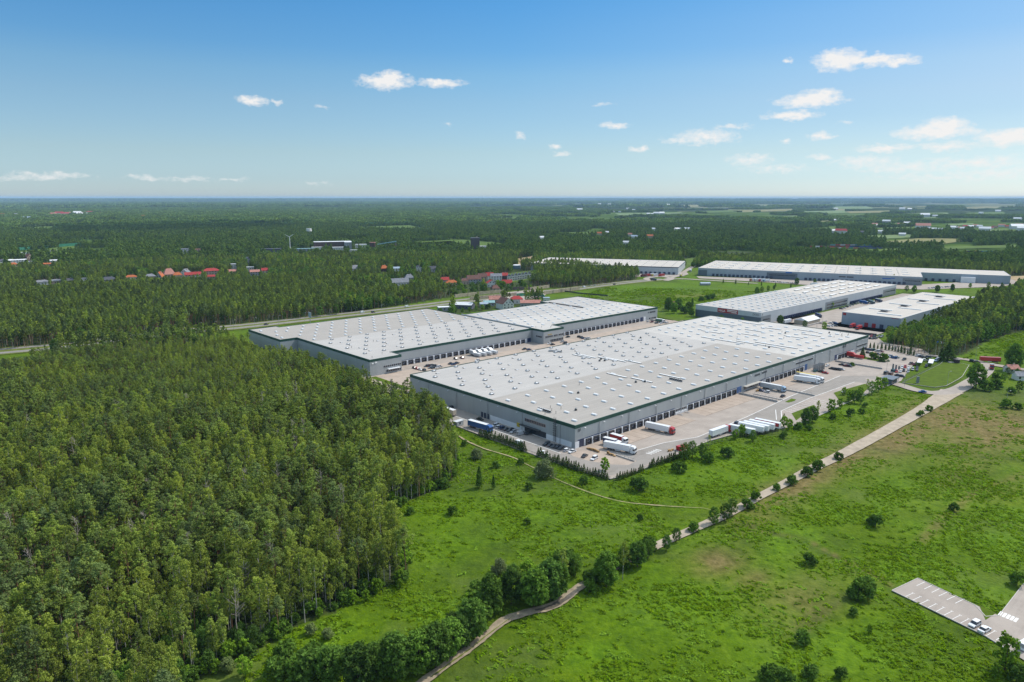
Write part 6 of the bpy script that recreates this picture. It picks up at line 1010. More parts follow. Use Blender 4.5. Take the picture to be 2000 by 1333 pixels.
for (x,y,h,k,lb) in [(648,1332,10,'oak','dark tree at the clearing corner in the bottom left thicket'),(700,1345,12,'oak','dark broadleaf tree on the bottom frame edge, left of the track group'),(772,1326,12.5,'oak','largest dark maple at the bottom of the track group'),(735,1330,10,'oak','dark maple squeezed between the two bottom ones'),(820,1313,11.5,'oak','dark maple second from the track mouth'),(851,1302,12,'oak','tall dark maple leaning over the lower track'),(881,1280,10.5,'oak','maple in the middle of the lower track row'),(919,1250,12,'oak','dark maple standing at the inner side of the track bend'),(900,1262,9,'oak','smaller maple under the bend tree'),(960,1194,11.5,'oak','broad round maple with lighter crown above the track bend'),(998,1178,11,'oak','maple just right of the lighter round crown'),(1043,1186,12,'oak','big maple beside the muddy track stretch'),(1039,1176,9,'oak','small maple behind the muddy stretch'),(1074,1172,12.5,'oak','dense dark maple over the mud puddle'),(1088,1166,11,'oak','dark maple at the puddle end'),(1099,1153,12.5,'birch','slim dark tree towering over the puddle group'),(1124,1122,7,'oak','separate small tree right of the puddle group'),
 (1184,1144,11,'oak','round tree on the field side of the track, left of a darker one'),(1216,1133,12,'birch','dark poplar-like tree on the field side of the track'),(1245,1106,8.5,'oak','tree behind the dark poplar-like one'),(1266,1088,6,'oak','last small tree of the field side row'),(1301,1073,6.5,'oak','lone bushy tree covering the track'),(1321,1057,5.5,'oak','small tree beside the lone bushy one'),(1394,1024,7.5,'oak','dark tree where the sandy footpath meets the road'),(1415,1016,7,'oak','middle tree where the sandy footpath meets the road'),(1429,1006,6.5,'oak','upper tree where the sandy footpath meets the road')]: plant(x,y,h,k,'track_tree',lb,'tree')
for (x,y,h,k,lb) in [(1152,1154,4,'bush','low wide shrub on the track verge'),(1355,1037,3.8,'bush','small round shrub on the gravel road edge'),(1458,992,4.4,'bush','rounded shrub right of the footpath junction'),(1475,977,4.0,'bush','second rounded shrub right of the junction'),(1516,957,3,'bush','smallest of five shrubs lining the gravel road'),(1546,945,4.2,'bush','second of five shrubs lining the gravel road'),(1576,929,4.4,'bush','third of five shrubs lining the gravel road'),(1597,918,5,'bush','tallest of five shrubs lining the gravel road'),(1637,897,3.6,'bush','last of five shrubs lining the gravel road'),(1798,812,3.4,'bush','round dark bush near the wide mouth of the gravel road'),(1814,802,3.4,'bush','second round dark bush near the mouth of the gravel road'),
 (1710,1027,4.8,'bush','dark round bush alone in the big field'),(1703,1021,3,'bush','smaller bush touching the lone dark round one'),(1863,996,3.2,'bush','bush at the head of the field ditch'),(1580,1101,4,'bush','small upright bush by the thin field path'),(1680,1166,6,'bush','main bush of the cluster at the crossing field paths'),(1692,1157,5.4,'bush','upper bush of the cluster at the crossing field paths'),(1664,1167,3.4,'bush','lower bush of the cluster at the crossing field paths'),(1667,1200,2.4,'bush','little dark bush below the crossing paths cluster'),(1986,1141,4.6,'bush','dark bush beside the car park road'),(1568,1256,4,'bush','grey-green bush in the lower field'),(1699,1236,2.6,'lime','bright young shrub in the lower field'),(1504,1326,4.4,'bush','left bush of the bottom frame thicket'),(1530,1335,4.6,'bush','middle bush of the bottom frame thicket'),(1585,1322,3.6,'bush','right bush of the bottom frame thicket'),(1642,1324,3.2,'bush','dark bush alone at the bottom frame'),(1946,1326,4.0,'lime','rounded yellowish bush under the poplar'),(1986,1327,4.4,'bush','rounded bush in the bottom corner by the poplar'),
 (1064,931,8,'willow','pale silvery willow beside the sandy footpath'),(1140,944,3.6,'bush','small bush on the footpath'),(1248,957,6.4,'bush','tall dark bush below the yard front'),(1383,902,5,'bush','round bush by the yard end'),(1328,921,4.8,'bush','wide bush in the lush grass below the yard'),(1318,915,3,'bush','little bush beside the wide one'),(1420,892,5.4,'bush','dark bush on the rise below the trailers'),(1030,1023,2.6,'bush','low dark bush in the middle of the meadow'),(883,1004,3.6,'bush','thin bush in the forest meadow'),(802,1003,3,'bush','bush at the forest tip'),(765,1002,3.5,'bush','dark bush in the forest nook'),(968,913,3.4,'bush','thin grey bush in the upper meadow'),(907,870,3,'bush','thin bush near the path head'),(930,895,5,'willow','pale thin willow in the upper meadow'),(1017,906,3,'bush','small bush by the middle of the path'),(1033,955,3.2,'bush','low thin bush below the willow'),
 (1661,812,4.6,'bush','round dark bush in the bright meadow near the gate'),(1682,807,3,'bush','flat bush right of the round dark one'),(1690,795,3,'bush','small bush near the young trees'),(1627,818,3.2,'bush','low bush below the parking bays'),(1531,855,3.6,'bush','bush in the bright meadow below the trailers'),(1580,840,3.2,'bush','low bush in the bright meadow below the grass tip'),(1660,865,1.6,'lime','tiny shrub in the meadow strip'),(1250,1015,2.4,'bush','dark weed bush in the forest meadow'),(975,1117,4.6,'willow','greyish willow above the round maple'),(640,1246,3.2,'flower','blossoming pale elder at the forest edge'),(608,1238,3.4,'flower','larger blossoming elder in the forest corner'),(445,1310,4,'flower','elder blossom bush at the lower clearing'),(480,1320,5.5,'lime','bright bush in the lower clearing'),(560,1290,6,'bush','dark thicket bush between clearing and maples'),(615,1300,7,'bush','tall thicket bush beside the bottom maples'),(690,1178,4,'lime','bright bush strip at the forest foot, middle'),(715,1172,3.6,'lime','bright bush strip at the forest foot, lower'),(780,1150,3.4,'lime','bright bush at the foot of the forest lobe'),(945,1160,3,'lime','bright weeds shrub above the round maple'),(1560,838,4,'bush','bush by the tree group at the yard edge'),(1965,796,5.5,'bush','dark bush at the foot of the bare pole'),(1987,799,4,'bush','round dark bush right of the bare pole'),(1868,708,3,'bush','small bush behind the lawn corner')]:
    plant(x,y,h,k,'shrub',lb,'shrub',wide=1.0)
plant(936,952,10,'column','columnar_tree','narrow dark columnar tree alone in the upper meadow','tree'); plant(964,953,6,'column','columnar_tree','smaller thin columnar tree in the upper meadow','tree')
plant(1962,1308,9.5,'lime','poplar_tree','loose bushy poplar at the corner of the marked car park','tree',wide=.85)
for (x,y,h,k,lb) in [(1183,920,6,'lime','slim young tree inside the yard corner'),(1337,898,8,'oak','dark tree left of three behind the yard front conifers'),(1352,892,7.5,'oak','dark tree in the middle of three behind the yard front conifers'),(1371,895,8,'oak','dark tree at the right of three near the red cab lorry'),(1384,875,6,'birch','slender tree by the yard kerb'),(1447,851,6,'lime','bright tree beside the first parked trailer'),(1436,858,5,'lime','bright low tree below the red cab'),(1470,862,6,'oak','dark tree covering the ends of the parked trailers'),(1531,834,6,'lime','bright tree right of the last parked trailer'),(1541,838,5.5,'lime','second bright tree right of the last parked trailer'),(1530,822,5,'birch','thin young tree behind the last parked trailer'),(1573,830,9,'oak','dark broad tree on the grass by the yard kerb'),(1586,824,8.5,'oak','second dark broad tree on the grass by the yard kerb'),(1597,813,9.5,'birch','tall tree leaning over the grass by the yard kerb'),(1622,804,7,'lime','thin tree on the striped parking bays'),(1642,797,6,'lime','thin tree at the end of the striped bays'),(1648,772,5,'lime','young tree above the white car'),(1657,785,7.5,'lime','yellowish young tree right of the striped bays'),(1669,787,8,'oak','dark tree in the young row by the gate'),(1681,788,7,'oak','second dark tree in the young row by the gate'),(1678,776,6.5,'lime','bright tree in the young row by the gate'),(1702,770,8,'oak','broad tree nearer the gatehouse'),(1693,766,7.5,'birch','slender tree nearer the gatehouse'),(1714,755,6,'lime','bright tree left of the gatehouse'),(1726,758,6.5,'lime','bright tree in front of the gatehouse'),(1716,764,6.5,'lime','bright low tree before the gatehouse'),
 (1684,699,9,'spruce','narrow conifer beside the east car park wall'),(1705,701.5,6,'bush','dark tree on the east car park island'),(1726,706,6.5,'bush','second dark tree on the east car park island'),(1664,715,3,'bush','reddish bush of the planted lot'),(1906,757,16,'oak','great round tree at the bend of the access road'),(1925,762,7,'bush','thicket at the foot of the great round tree'),(1946,758,6.5,'bush','second thicket right of the great round tree'),(1960,745,6,'oak','tree behind the thicket'),(1981,722,18,'oak','biggest dark tree beside the red trailer on the road'),(1990,765,7,'oak','tree at the picture edge garden'),(1975,770,5,'bush','garden hedge bush at the picture edge'),(1945,741,5,'bush','bush by the tractor unit'),(1851,705,15,'spruce','big dark spruce standing at the lawn corner'),(1838,702,9,'spruce','lower spruce beside the big one'),
 (1523,634,9,'oak','round dark tree in the gap between warehouse ends'),(1572,640,7,'oak','small tree on the loading yard'),(1610,645,7,'lime','flat-topped bright tree by the loading yard cars'),(1624,603,8,'lime','bright tree at the docks of the banner warehouse'),(1408,640,11,'oak','leafy tree below the red banner'),(1428,638,8,'oak','tree right of the red banner'),(1397,640,8,'oak','tree left of the red banner'),(1449,634,8,'oak','single tree near the shaded end corner'),(1350,618,9,'oak','tree at the shaded end of the banner warehouse'),(1306,607,14,'oak','tall dark tree over the old cottage'),(1316,612,11,'oak','dark tree before the old cottage'),(1325,604,12,'oak','dark tree right of the old cottage'),(1336,612,9,'bush','hedge tree by the small lane'),(1345,608,10,'oak','last tree of the cottage group'),(1352,600,11,'column','dark column of conifers at the warehouse corner'),(1370,588,6,'bush','left bush of the line before the field'),(1382,586,7,'bush','middle bush of the line before the field'),(1392,584,7,'bush','right bush of the line before the field'),(1478,575,9,'oak','tree at the roof edge in the field'),(1488,572,8,'oak','second tree at the roof edge in the field'),(1500,569,8,'oak','third tree at the roof edge in the field'),(1512,566,7,'oak','fourth tree at the roof edge in the field'),(1556,556,9,'oak','tree before the pale car row'),(1591,556,8,'oak','tree before the docked lorries of the very long warehouse'),(1745,554,13,'birch','tall thin tree beside the step of the very long warehouse'),(1770,570,8,'oak','tree on the eastern estate verge'),(1785,572,9,'oak','second tree on the eastern estate verge'),(1830,571,9,'oak','third tree on the eastern estate verge'),(1860,569,9,'oak','fourth tree on the eastern estate verge'),(1895,563,8,'oak','fifth tree on the eastern estate verge'),(1930,563,8,'oak','sixth tree on the eastern estate verge'),
 (880,613,6,'bush','garden bush left of the metal roofed shed'),(890,612,7,'oak','garden tree behind the second warehouse roof'),(903,612,6,'oak','second garden tree behind the second warehouse roof'),(917,610,5,'lime','bright garden bush behind the second warehouse'),(930,608,6,'oak','garden tree near the teal shed'),(943,606,6,'lime','bright garden tree near the pale blue shed'),(953,603,5.5,'bush','bush between the sheds'),(878,604,8,'spruce','dark spruce by the flat white shed'),(999,594,7,'oak','tree against the white gable'),(935,597,6,'oak','tree behind the sheds'),(860,611,5,'bush','bush at the roof corner')]:
    plant(x,y,h,k,'yard_tree',lb,'tree',wide=1.6 if k=='spruce' and h>10 else 1.0)
for i in range(34):
    t_=i/33; q=[(575,1335),(690,1318),(790,1300),(868,1268),(935,1222),(1000,1172),(1075,1150),(1118,1128)]; f_=t_*(len(q)-1); j=min(int(f_),len(q)-2); x_=q[j][0]+(q[j+1][0]-q[j][0])*(f_-j); y_=q[j][1]+(q[j+1][1]-q[j][1])*(f_-j)
    plant(x_+rng.randn()*14-14,y_+rng.randn()*9-14,3.5+4.5*rng.rand(),['bush','oak','bush','lime'][i%4],'belt_shrub','leafy shrub filling the dense belt on the meadow side of the dirt track','shrub','shrubs of the dense belt along the dirt track',wide=1.15)
for (x,y,h,lb) in [(1968,735,6,'bush before the faded red roofed house'),(1985,738,7,'tree before the faded red roofed house')]: plant(x,y,h,'oak','yard_tree',lb,'tree')
for i in range(12):
    t_=i/11; plant(1150+t_*125+rng.randn()*5,1150-t_*72+rng.randn()*4-6,2.6+2.6*rng.rand(),'bush','belt_shrub','low leafy shrub filling gaps between the field side trees of the track','shrub','low shrubs on the field side of the track')
for i in range(46):
    x_=880+165*rng.rand(); y_=555+17*rng.rand()+ (8 if x_<930 else 0)
    plant(x_,y_,4.5+4*rng.rand(),['oak','bush','lime','oak'][i%4],'garden_tree','small leafy garden tree among the village houses by the highway junction','tree','garden trees of the village by the junction')
# clipped conifers and cypress row
CON=[make_crown('conifer_crown','cone',4,26,26,.16,360+i,L_THU,.1,1.0) for i in range(2)]; CYP=make_crown('cypress_crown','column',5,26,30,.16,370,L_THU,.1,1.2); ct=MB(); ct.cyl((0,0,0),(0,0,2),.1,.05,B_OAK,5); CT=ct.me('trunk')
def hedge(pts,step,h,me_,hh,name,label,group,gaps=()):
    q=[Vector(p) for p in pts]
    for u,v in zip(q,q[1:]):
        L=(v-u).length; n=int(L/step)
        for k in range(n):
            p=u.lerp(v,(k+.5)/n)+Vector((rng.randn()*.15,rng.randn()*.15,0)); s=h/hh*(.7+.55*rng.rand()); m_=me_[rng.randint(len(me_))]
            r=th(name,label,'conifer',(p.x,p.y,-.05),rng.rand()*6,group,None); r.scale=(s*1.05,s*1.05,s); ob('crown',m_[0],r); ob('trunk',CT,r)
hedge([AB(-21.2,49),AB(-19.6,30),AB(-20.6,14)],1.45,4.2,CON,4,'hedge_conifer','dark pointed conifer of the hedge along the drive by the forest','conifers along the drive'); hedge([AB(-20,6),AB(-20,-20),AB(-18,-37)],1.45,4.0,CON,4,'hedge_conifer','dark pointed conifer of the hedge along the drive by the forest','conifers along the drive')
hedge([AB(-16,-39.8),AB(2,-40.3)],1.5,3.2,CON,4,'hedge_conifer','dark pointed conifer of the hedge along the yard front','conifers along the yard front'); hedge([AB(6,-40.4),AB(36,-42.5)],1.5,3.4,CON,4,'hedge_conifer','dark pointed conifer of the hedge along the yard front','conifers along the yard front')
hedge([G(1696,680),G(1740,685),G(1787,696)],2.6,5.6,[CYP],5,'cypress','slim dark cypress in the straight row behind the east car park','cypresses behind the east car park')
hedge([G(1400,552.5),G(1500,559.5),G(1560,563)],16,6,[CYP],5,'cypress','small dark column tree along the road before the very long warehouse','column trees before the very long warehouse')
# ------------------------------------------------------------------ the woods
for p_,k_ in FIELDS:
    xs_=[q[0] for q in p_]; ys_=[q[1] for q in p_]
    if max(ys_)<500 and min(xs_)>0: keep(min(xs_)+2,max(xs_)-2,max(ys_)-.45*(max(ys_)-min(ys_)),900)
def forest_points():
    out=[]; X,Y,rs=scatter(100,640,2.95,21); sel=allowed(X,Y,np.full(X.shape,18.0)); X,Y=X[sel],Y[sel]
    px,py=topix(X,Y,0*X); mix=vnoise(X,Y,38,31); ow=vnoise(X,Y,20,37); u=rs.rand(X.size)
    dE=np.full(X.shape,1e9); e=P2(EDGE)
    for (x,y) in [((p[0]*(1-t)+q[0]*t),(p[1]*(1-t)+q[1]*t)) for p,q in zip(e,e[1:]) for t in (0,.33,.66)]: dE=np.minimum(dE,np.hypot(X-x,Y-y))
    birch=(u<np.clip((mix-.40)*3.2+.28*(dE<45)+.12+.3*np.clip((toAB((X,Y))[1]-140)/100,0,1)*(toAB((X,Y))[0]>-110),0.03,.85)); oak=(~birch)&(rs.rand(X.size)<np.clip((ow-.58)*4,0,.6))
    oak|=(rs.rand(X.size)<.4)&(py>1190)&(px<500)&(px>180)&(dE<26); oak|=(rs.rand(X.size)<.35)&(np.hypot(X-AB(-14,160).x,Y-AB(-14,160).y)<34)
    k=np.where(oak,2,np.where(birch,1,0)); thin=((k==2)&(rs.rand(X.size)<.4))|((k!=2)&(rs.rand(X.size)<.07+.25*(vnoise(X,Y,16,43)<.36))); X,Y,k,py=X[~thin],Y[~thin],k[~thin],py[~thin]
    s=.52+.55*rs.rand(X.size)**1.2+(vnoise(X,Y,24,41)-.5)*.45; ab_=toAB((X,Y)); low=np.clip((ab_[1]-120)/120,0,1)*np.clip((250-np.abs(ab_[0]))/150,0,1); s*=np.where(k==2,1.02,1)*(1-.36*low); return X,Y,k,s*.92,rs.rand(X.size)*6.283
fx,fy,fk,fs,fr_=forest_points(); fd=np.hypot(fx,fy)
vx,vy=topix(fx,fy,fs*14); inview=(vx>-15)&(vx<2015)&(vy<1350)
ind=np.zeros(fx.shape,bool)
TN=[('pine_tree','olive green pine of the dense wood in the lower left','pines of the near wood'),('birch_tree','light green birch with pale trunk in the lower left wood','birches of the near wood'),('broadleaf_tree','dark broadleaf tree in the lower left wood','broadleaf trees of the near wood')]
for kind,(nm,lb,gr) in enumerate(TN):
    sel=np.nonzero((fk==kind)&inview)[0]; sel=sel[np.argsort(fd[sel])][:296]; ind[sel]=True; pk_=PROTO[('pine','birch','oak')[kind]]
    for i in sel:
        c,t=pk_[i%len(pk_)]; r=th(nm,lb,'tree',(fx[i],fy[i],-.1),fr_[i],gr); r.scale=(fs[i],)*3; ob('crown',c,r); ob('trunk',t,r)
def gn_scatter(name,layers,label):
    """layers: list of (mesh, X, Y, Z, rot, scale)"""
    P=[];K=[];RZ=[];S_=[]
    for k,(m_,X,Y,Z,r_,s_) in enumerate(layers): P.append(np.stack([X,Y,Z],1)); K.append(np.full(len(X),k)); RZ.append(r_); S_.append(s_)
    P=np.concatenate(P); me=bpy.data.meshes.new(name); me.vertices.add(len(P)); me.vertices.foreach_set('co',P.astype(np.float32).ravel())
    for an,ty,d in (('kind','INT',np.concatenate(K).astype(np.int32)),('turn','FLOAT',np.concatenate(RZ).astype(np.float32)),('size','FLOAT',np.concatenate(S_).astype(np.float32))): a=me.attributes.new(an,ty,'POINT'); a.data.foreach_set('value',d)
    o=ob(name,me); tag(o,label,kind='stuff'); g=bpy.data.node_groups.new(name+'_nodes','GeometryNodeTree'); g.interface.new_socket('Geometry',in_out='INPUT',socket_type='NodeSocketGeometry'); g.interface.new_socket('Geometry',in_out='OUTPUT',socket_type='NodeSocketGeometry')
    N=g.nodes; Lk=g.links; gi=N.new('NodeGroupInput'); go=N.new('NodeGroupOutput'); j=N.new('GeometryNodeJoinGeometry')
    def at(n_,t_): a=N.new('GeometryNodeInputNamedAttribute'); a.data_type=t_; a.inputs[0].default_value=n_; return [s for s in a.outputs if s.enabled][0]
    ak=at('kind','INT'); ar=at('turn','FLOAT'); as_=at('size','FLOAT'); cx_=N.new('ShaderNodeCombineXYZ'); Lk.new(ar,cx_.inputs[2])
    e2r=N.new('FunctionNodeEulerToRotation'); Lk.new(cx_.outputs[0],e2r.inputs[0])
    for k,(m_,*_) in enumerate(layers):
        so_=bpy.data.objects.new(m_.name+'_source',m_); cmp_=N.new('FunctionNodeCompare'); cmp_.data_type='INT'; cmp_.operation='EQUAL'; si=[s for s in cmp_.inputs if s.enabled]; Lk.new(ak,si[0]); si[1].default_value=k
        oi=N.new('GeometryNodeObjectInfo'); oi.inputs['Object'].default_value=so_; oi.transform_space='ORIGINAL'
        ip=N.new('GeometryNodeInstanceOnPoints'); Lk.new(gi.outputs[0],ip.inputs['Points']); Lk.new(cmp_.outputs[0],ip.inputs['Selection']); Lk.new(oi.outputs['Geometry'],ip.inputs['Instance']); Lk.new(e2r.outputs[0],ip.inputs['Rotation']); Lk.new(as_,ip.inputs['Scale']); Lk.new(ip.outputs[0],j.inputs[0])
    Lk.new(j.outputs[0],go.inputs[0]); mo=o.modifiers.new('scatter','NODES'); mo.node_group=g; return o
DB=mat('dead_wood',(0.34,0.29,0.25),.95,.2,1.5)
def dead_me(seed):
    rs=np.random.RandomState(seed); mb=MB(); tube(mb,[(0,0,-.3),(.2*rs.randn(),.2*rs.randn(),6),(.4*rs.randn(),.4*rs.randn(),12),(.5*rs.randn(),.5*rs.randn(),16)],.2,.05,DB); t_=mb.me('trunk'); mb=MB()
    for i in range(22): z=7+9*rs.rand(); a=rs.rand()*6.28; l=.9+2.1*rs.rand()*(17-z)/9; p=Vector((0,0,z)); q=p+Vector((l*math.cos(a),l*math.sin(a),l*.7)); mb.cyl(p,q,.06,.03,DB,4,False); mb.cyl(p.lerp(q,.55),p.lerp(q,.55)+Vector((rs.randn()*.8,rs.randn()*.8,.8)),.04,.02,DB,3,False)
    return mb.me('limbs'),t_
DD=[dead_me(s) for s in (1,2,3)]
cand=np.nonzero(inview&(fd<430))[0]; cand=cand[rng.permutation(len(cand))][:38]
for n_,i in enumerate(cand): l_,t_=DD[n_%3]; r=th('dead_tree','bare greyish dead tree standing among the green crowns of the near wood','tree',(fx[i]+1.4,fy[i]-1.2,-.1),fr_[i],'dead trees of the near wood'); r.scale=(1,1,.95+.3*rng.rand()); ob('limbs',l_,r); ob('trunk',t_,r)
layers=[]
rest=~ind
for kind,kn in enumerate(('pine','birch','oak')):
    pj=[joined(kn+'_whole',c,t) for c,t in PROTO[kn]]
    for i,m_ in enumerate(pj):
        sel=rest&(fk==kind)&((np.arange(len(fx))%len(pj))==i); layers.append((m_,fx[sel],fy[sel],0*fx[sel]-.1,fr_[sel],fs[sel]))
# undergrowth and edge shrubs inside the near wood
X,Y,rs=scatter(100,520,4.6,77); sel=allowed(X,Y,np.full(X.shape,3.0))&(rs.rand(X.size)<.65); X,Y=X[sel],Y[sel]
um=[PB['bush',i][0] for i in range(2)]+[PB['lime',0][0]]
for i,m_ in enumerate(um): s_=(np.arange(X.size)%3==i)&((i<2)|(rs.rand(X.size)<.4)); layers.append((m_,X[s_],Y[s_],0*X[s_]-.3,rs.rand(s_.sum())*6.3,(.45+.5*rs.rand(s_.sum()))*(1 if i<2 else .6)))
ee=P2(EDGE+[(868,828)])+A2([(-24,75),(-25,140),(-14,180),(-9,195),(-10,300)]); ex=[];ey=[]
for p_,q_ in zip(ee,ee[1:]):
    n_=max(1,int(math.hypot(q_[0]-p_[0],q_[1]-p_[1])/1.6))
    for i in range(n_): t_=(i+rs.rand())/n_; ex.append(p_[0]*(1-t_)+q_[0]*t_-rs.rand()*5+.5); ey.append(p_[1]*(1-t_)+q_[1]*t_+(rs.rand()-.4)*5)
ex=np.array(ex); ey=np.array(ey); em=[PB['bush',0][0],PB['bush',2][0],PB['lime',1][0],PB['lime',2][0]]
for i,m_ in enumerate(em): s_=rs.randint(0,4,ex.size)==i; layers.append((m_,ex[s_],ey[s_],0*ex[s_]-.3,rs.rand(s_.sum())*6.3,(.5+.75*rs.rand(s_.sum()))*(1 if i<2 else .62)))
# middle distance
MID=[low_tree('pine_mid','pine',20,30,16,.52,401),low_tree('pine_mid','pine',18,26,16,.55,402),low_tree('birch_mid','birch',18,30,16,.48,403),low_tree('oak_mid','oak',13,34,16,.62,404),low_tree('oak_mid','oak',15,34,16,.7,405)]
X,Y,rs=scatter(640,1500,5.0,22); sel=allowed(X,Y,np.full(X.shape,15.0)); X,Y=X[sel],Y[sel]; px,py=topix(X,Y,0*X)
decid=vnoise(X,Y,90,51); pz=((px<660)&(py>548)) | (decid<.47); u=rs.rand(X.size)
k=np.where(pz,np.where(u<.45,0,np.where(u<.72,1,np.where(u<.93,2,3))),np.where(u<.12,0,np.where(u<.3,2,np.where(u<.68,3,4)))); s=(.62+.35*rs.rand(X.size)+(vnoise(X,Y,60,52)-.5)*.5)*.95
for i,m_ in enumerate(MID): s_=k==i; layers.append((m_,X[s_],Y[s_],0*X[s_]-.2,rs.rand(s_.sum())*6.3,s[s_]))
FARM=[low_tree('far_tree','oak',15,20,9,1.25,411,False),low_tree('far_tree','pine',19,16,9,1.0,412,False),low_tree('far_tree','oak',12,18,9,1.2,413,False)]
for m_ in FARM: m_.materials[0]=L_FAR
X,Y,rs=scatter(1500,3300,8.2,23); sel=allowed(X,Y,np.full(X.shape,13.0)); X,Y=X[sel],Y[sel]
gap=(vnoise(X,Y,230,61)>np.where(X>150,.63,.69)); X,Y=X[~gap],Y[~gap]; s=(.7+.4*rs.rand(X.size)+(vnoise(X,Y,120,62)-.5)*.5)*1.0; u=rs.randint(0,3,X.size)
for i,m_ in enumerate(FARM): s_=u==i; layers.append((m_,X[s_],Y[s_],0*X[s_]-.6,rs.rand(s_.sum())*6.3,s[s_]))
print('trees',sum(len(l[1]) for l in layers))
gn_scatter('forest',layers,None)
def clump(name,sz,n,h,seed):
    rs=np.random.RandomState(seed); V=[];F=[];k=0
    for _ in range(n):
        c=(rs.rand(2)-.5)*sz; hh=h*(.7+.5*rs.rand()); cc,r=crown_pts('oak',hh,rs,9); cc[:,:2]*=1.2; cc[:,:2]+=c; v,f=leaves(cc,r*1.5,4,2.6,rs,.5,.8); V.append(v); F.append(f+k); k+=len(v)
    return mesh(name,np.concatenate(V),np.concatenate(F),[L_FAR])
CLM=[clump('wood_clump',46,22,14,s) for s in (501,502,503)]
layers=[]
X,Y,rs=scatter(3300,9000,40,24); sel=allowed(X,Y,np.full(X.shape,10.0)); X,Y=X[sel],Y[sel]
dens=vnoise(X,Y,520,71,4)-np.clip((X+2500)/12000,0,.30)+.10*(Y<4500); keep_=dens>.27+.07*rs.rand(X.size); X,Y=X[keep_],Y[keep_]; u=rs.randint(0,3,X.size)
for i,m_ in enumerate(CLM): s_=u==i; layers.append((m_,X[s_],Y[s_],0*X[s_]-1,rs.rand(s_.sum())*6.3,.8+.4*rs.rand(s_.sum())))
X,Y,rs=scatter(9000,22000,125,25); sel=allowed(X,Y,np.full(X.shape,10.0)); X,Y=X[sel],Y[sel]
dens=vnoise(X,Y,1300,72,4)-np.clip((X+4000)/30000,0,.26); keep_=dens>.33; X,Y=X[keep_],Y[keep_]; u=rs.randint(0,3,X.size)
for i,m_ in enumerate(CLM): s_=u==i; layers.append((m_,X[s_],Y[s_],0*X[s_]-12,rs.rand(s_.sum())*6.3,2.4+.6*rs.rand(s_.sum())))
X,Y,rs=scatter(22000,38500,270,29); dens=vnoise(X,Y,2600,73,4)-np.clip((X+4000)/60000,0,.2); keep_=dens>.33; X,Y=X[keep_],Y[keep_]; u=rs.randint(0,3,X.size)
for i,m_ in enumerate(CLM): s_=u==i; layers.append((m_,X[s_],Y[s_],0*X[s_]-14,rs.rand(s_.sum())*6.3,5+1.2*rs.rand(s_.sum())))
print('clumps',sum(len(l[1]) for l in layers)); gn_scatter('distant_woods',layers,None)
# ------------------------------------------------------------------ weeds and grass tussocks of the meadow
def tuft(name,n,r,h,seed,m):
    rs=np.random.RandomState(seed); c=np.stack([rs.randn(n)*r*.5,rs.randn(n)*r*.5,np.full(n,h*.35)],1); v,f=leaves(c,np.full(n,r*.55),5,r*.26,rs,1.3,.5); v[:,2]=np.clip(v[:,2],.0,h); return mesh(name,v,f,[m])
TF=[tuft('weed_tuft',8,1.0,.8,601,L_TUFT),tuft('weed_tuft',10,.7,.6,602,L_TUFT),tuft('grass_tuft',6,1.3,.4,603,L_LIME)]
X,Y,rs=scatter(105,520,1.3,26); c1=vnoise(X,Y,13,81,4); ok=inpoly(X,Y,OPEN)&(Y<1100)
for poly in [A2(YARD),P2([(1742,1154),(1793,1130),(1951,1203),(2000,1140),(2060,1060),(2130,1330),(2000,1290),(1925,1243)]),P2([(1762,748),(1836,712),(1893,713),(1880,735),(1848,754),(1795,753)]),A2(W1),A2(W2A),A2(W2B),A2(W3),A2(W4),A2([(360,20),(440,20),(440,112),(745,112),(760,60),(690,66),(455,72),(440,125),(362,125)])]: ok&=~inpoly(X,Y,poly)
def near_line(X,Y,pts,wd):
    d=np.full(X.shape,1e9)
    for p0,p1 in zip(pts,pts[1:]): ux,uy=p1.x-p0.x,p1.y-p0.y; t=np.clip(((X-p0.x)*ux+(Y-p0.y)*uy)/(ux*ux+uy*uy),0,1); d=np.minimum(d,np.hypot(X-p0.x-t*ux,Y-p0.y-t*uy))
    return d<wd
for pts,wd in [([(1860,764),(1838,778),(1800,802),(1740,836),(1680,869)],6),([(1680,869),(1590,914),(1530,946),(1480,972),(1420,1005),(1370,1027),(1300,1058),(1250,1083)],3.4),([(1250,1083),(1130,1148),(1105,1168),(1075,1185),(1030,1196),(985,1212),(950,1240),(915,1268),(880,1293),(840,1322),(800,1350)],2.4),([(880,838),(905,858),(945,876),(1000,893),(1062,923),(1100,942),(1160,965),(1215,980),(1280,987),(1375,993)],1.3),([(1690,742),(1745,749),(1790,762),(1830,768),(1868,762),(1895,747),(1916,734),(1926,720),(1890,703),(1790,692)],7),([(1918,709),(2080,735)],6)]: ok&=~near_line(X,Y,gp(pts),wd)
DR=np.zeros(X.shape)
for (px_,py_,rx,ry) in [(1860,815,45,28),(1760,850,60,16),(1950,835,60,20),(1660,890,50,9),(1560,945,45,9),(1400,1095,12,8),(1560,1170,16,10)]:
    c_=G(px_,py_); dx,dy=X-c_.x,Y-c_.y; cr,sr=math.cos(TR),math.sin(TR); DR=np.maximum(DR,np.exp(-(((dx*cr+dy*sr)/rx)**2+((-dx*sr+dy*cr)/ry)**2)))
ok&=rs.rand(X.size)<np.clip((c1-.40)*4.0,.06,.85)*(1-.85*DR); X,Y=X[ok],Y[ok]; layers=[]; u=rs.rand(X.size)
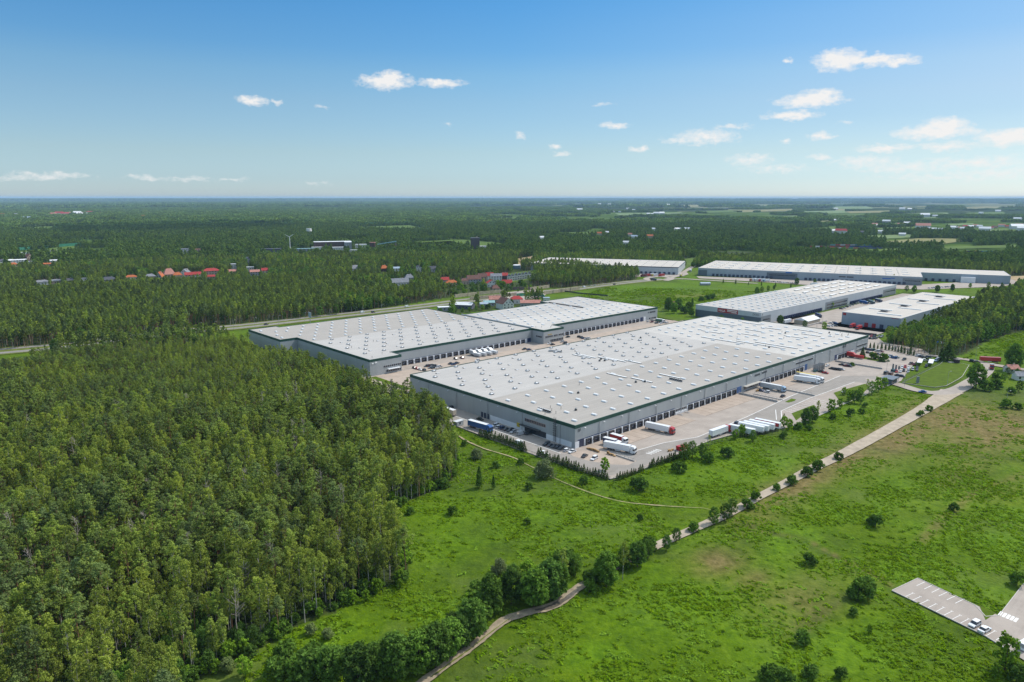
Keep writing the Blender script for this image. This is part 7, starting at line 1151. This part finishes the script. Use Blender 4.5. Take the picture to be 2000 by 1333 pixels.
for i,m_ in enumerate(TF): s_=(u<.45) if i==0 else ((u>=.45)&(u<.8) if i==1 else u>=.8); layers.append((m_,X[s_],Y[s_],0*X[s_]-.3,rs.rand(s_.sum())*6.3,.5+.7*rs.rand(s_.sum())**2))
X,Y,rs=scatter(520,1000,3.2,27); ok=inpoly(X,Y,P2([(1130,579),(1180,562),(1245,552),(1310,550),(1400,555),(1560,562),(1500,569),(1380,590),(1345,602),(1290,606)]))|inpoly(X,Y,P2([(1875,700),(1905,690),(1935,664),(2030,642),(2030,700)])); ok&=rs.rand(X.size)<np.clip((vnoise(X,Y,30,83,4)-.33)*3,.1,.9); X,Y=X[ok],Y[ok]
layers.append((TF[0],X,Y,0*X-.3,rs.rand(X.size)*6.3,1.0+1.6*rs.rand(X.size)**2))
print('tufts',len(X)); gn_scatter('meadow_weeds',layers,None)
# ------------------------------------------------------------------ cloud whose shadow darkens a patch of the far woods, and the hazy air
def cloud(loc,rx,ry,rz_):
    bm=[];rs=np.random.RandomState(3); mb=MB(); cm=mat('cloud_white',(.85,.85,.85),1)
    import bmesh
    b=bmesh.new()
    for k in range(26):
        a=rs.rand()*6.28; q=math.sqrt(rs.rand())*.8; m4=Matrix.Translation((rx*q*math.cos(a),ry*q*math.sin(a),rz_*(.2+.5*rs.rand())))@Matrix.Diagonal((rx*.34,ry*.34,rz_*.6,1)); bmesh.ops.create_icosphere(b,subdivisions=2,radius=1,matrix=m4)
    me=bpy.data.meshes.new('cloud'); b.to_mesh(me); b.free(); me.materials.append(cm); return tag(ob('cloud',me,None,loc,-.15),kind='structure')
tgt=Vector((-1226,3020,0)); cloud(tgt+SD*(2600/SD.z),470,640,220)
hz=bpy.data.materials.new('hazy_air'); hz.use_nodes=True; t=NT(hz.node_tree); t.n.clear(); pv=t.new('ShaderNodeVolumePrincipled'); pv.inputs['Color'].default_value=(.50,.75,1.0,1); pv.inputs['Density'].default_value=HAZE; pv.inputs['Anisotropy'].default_value=0.0
o_=t.new('ShaderNodeOutputMaterial'); t.l.new(pv.outputs[0],o_.inputs['Volume'])
b=MB(); b.box(-46000,46000,-46000,46000,-24,150,hz); tag(b.ob('haze'),kind='stuff')
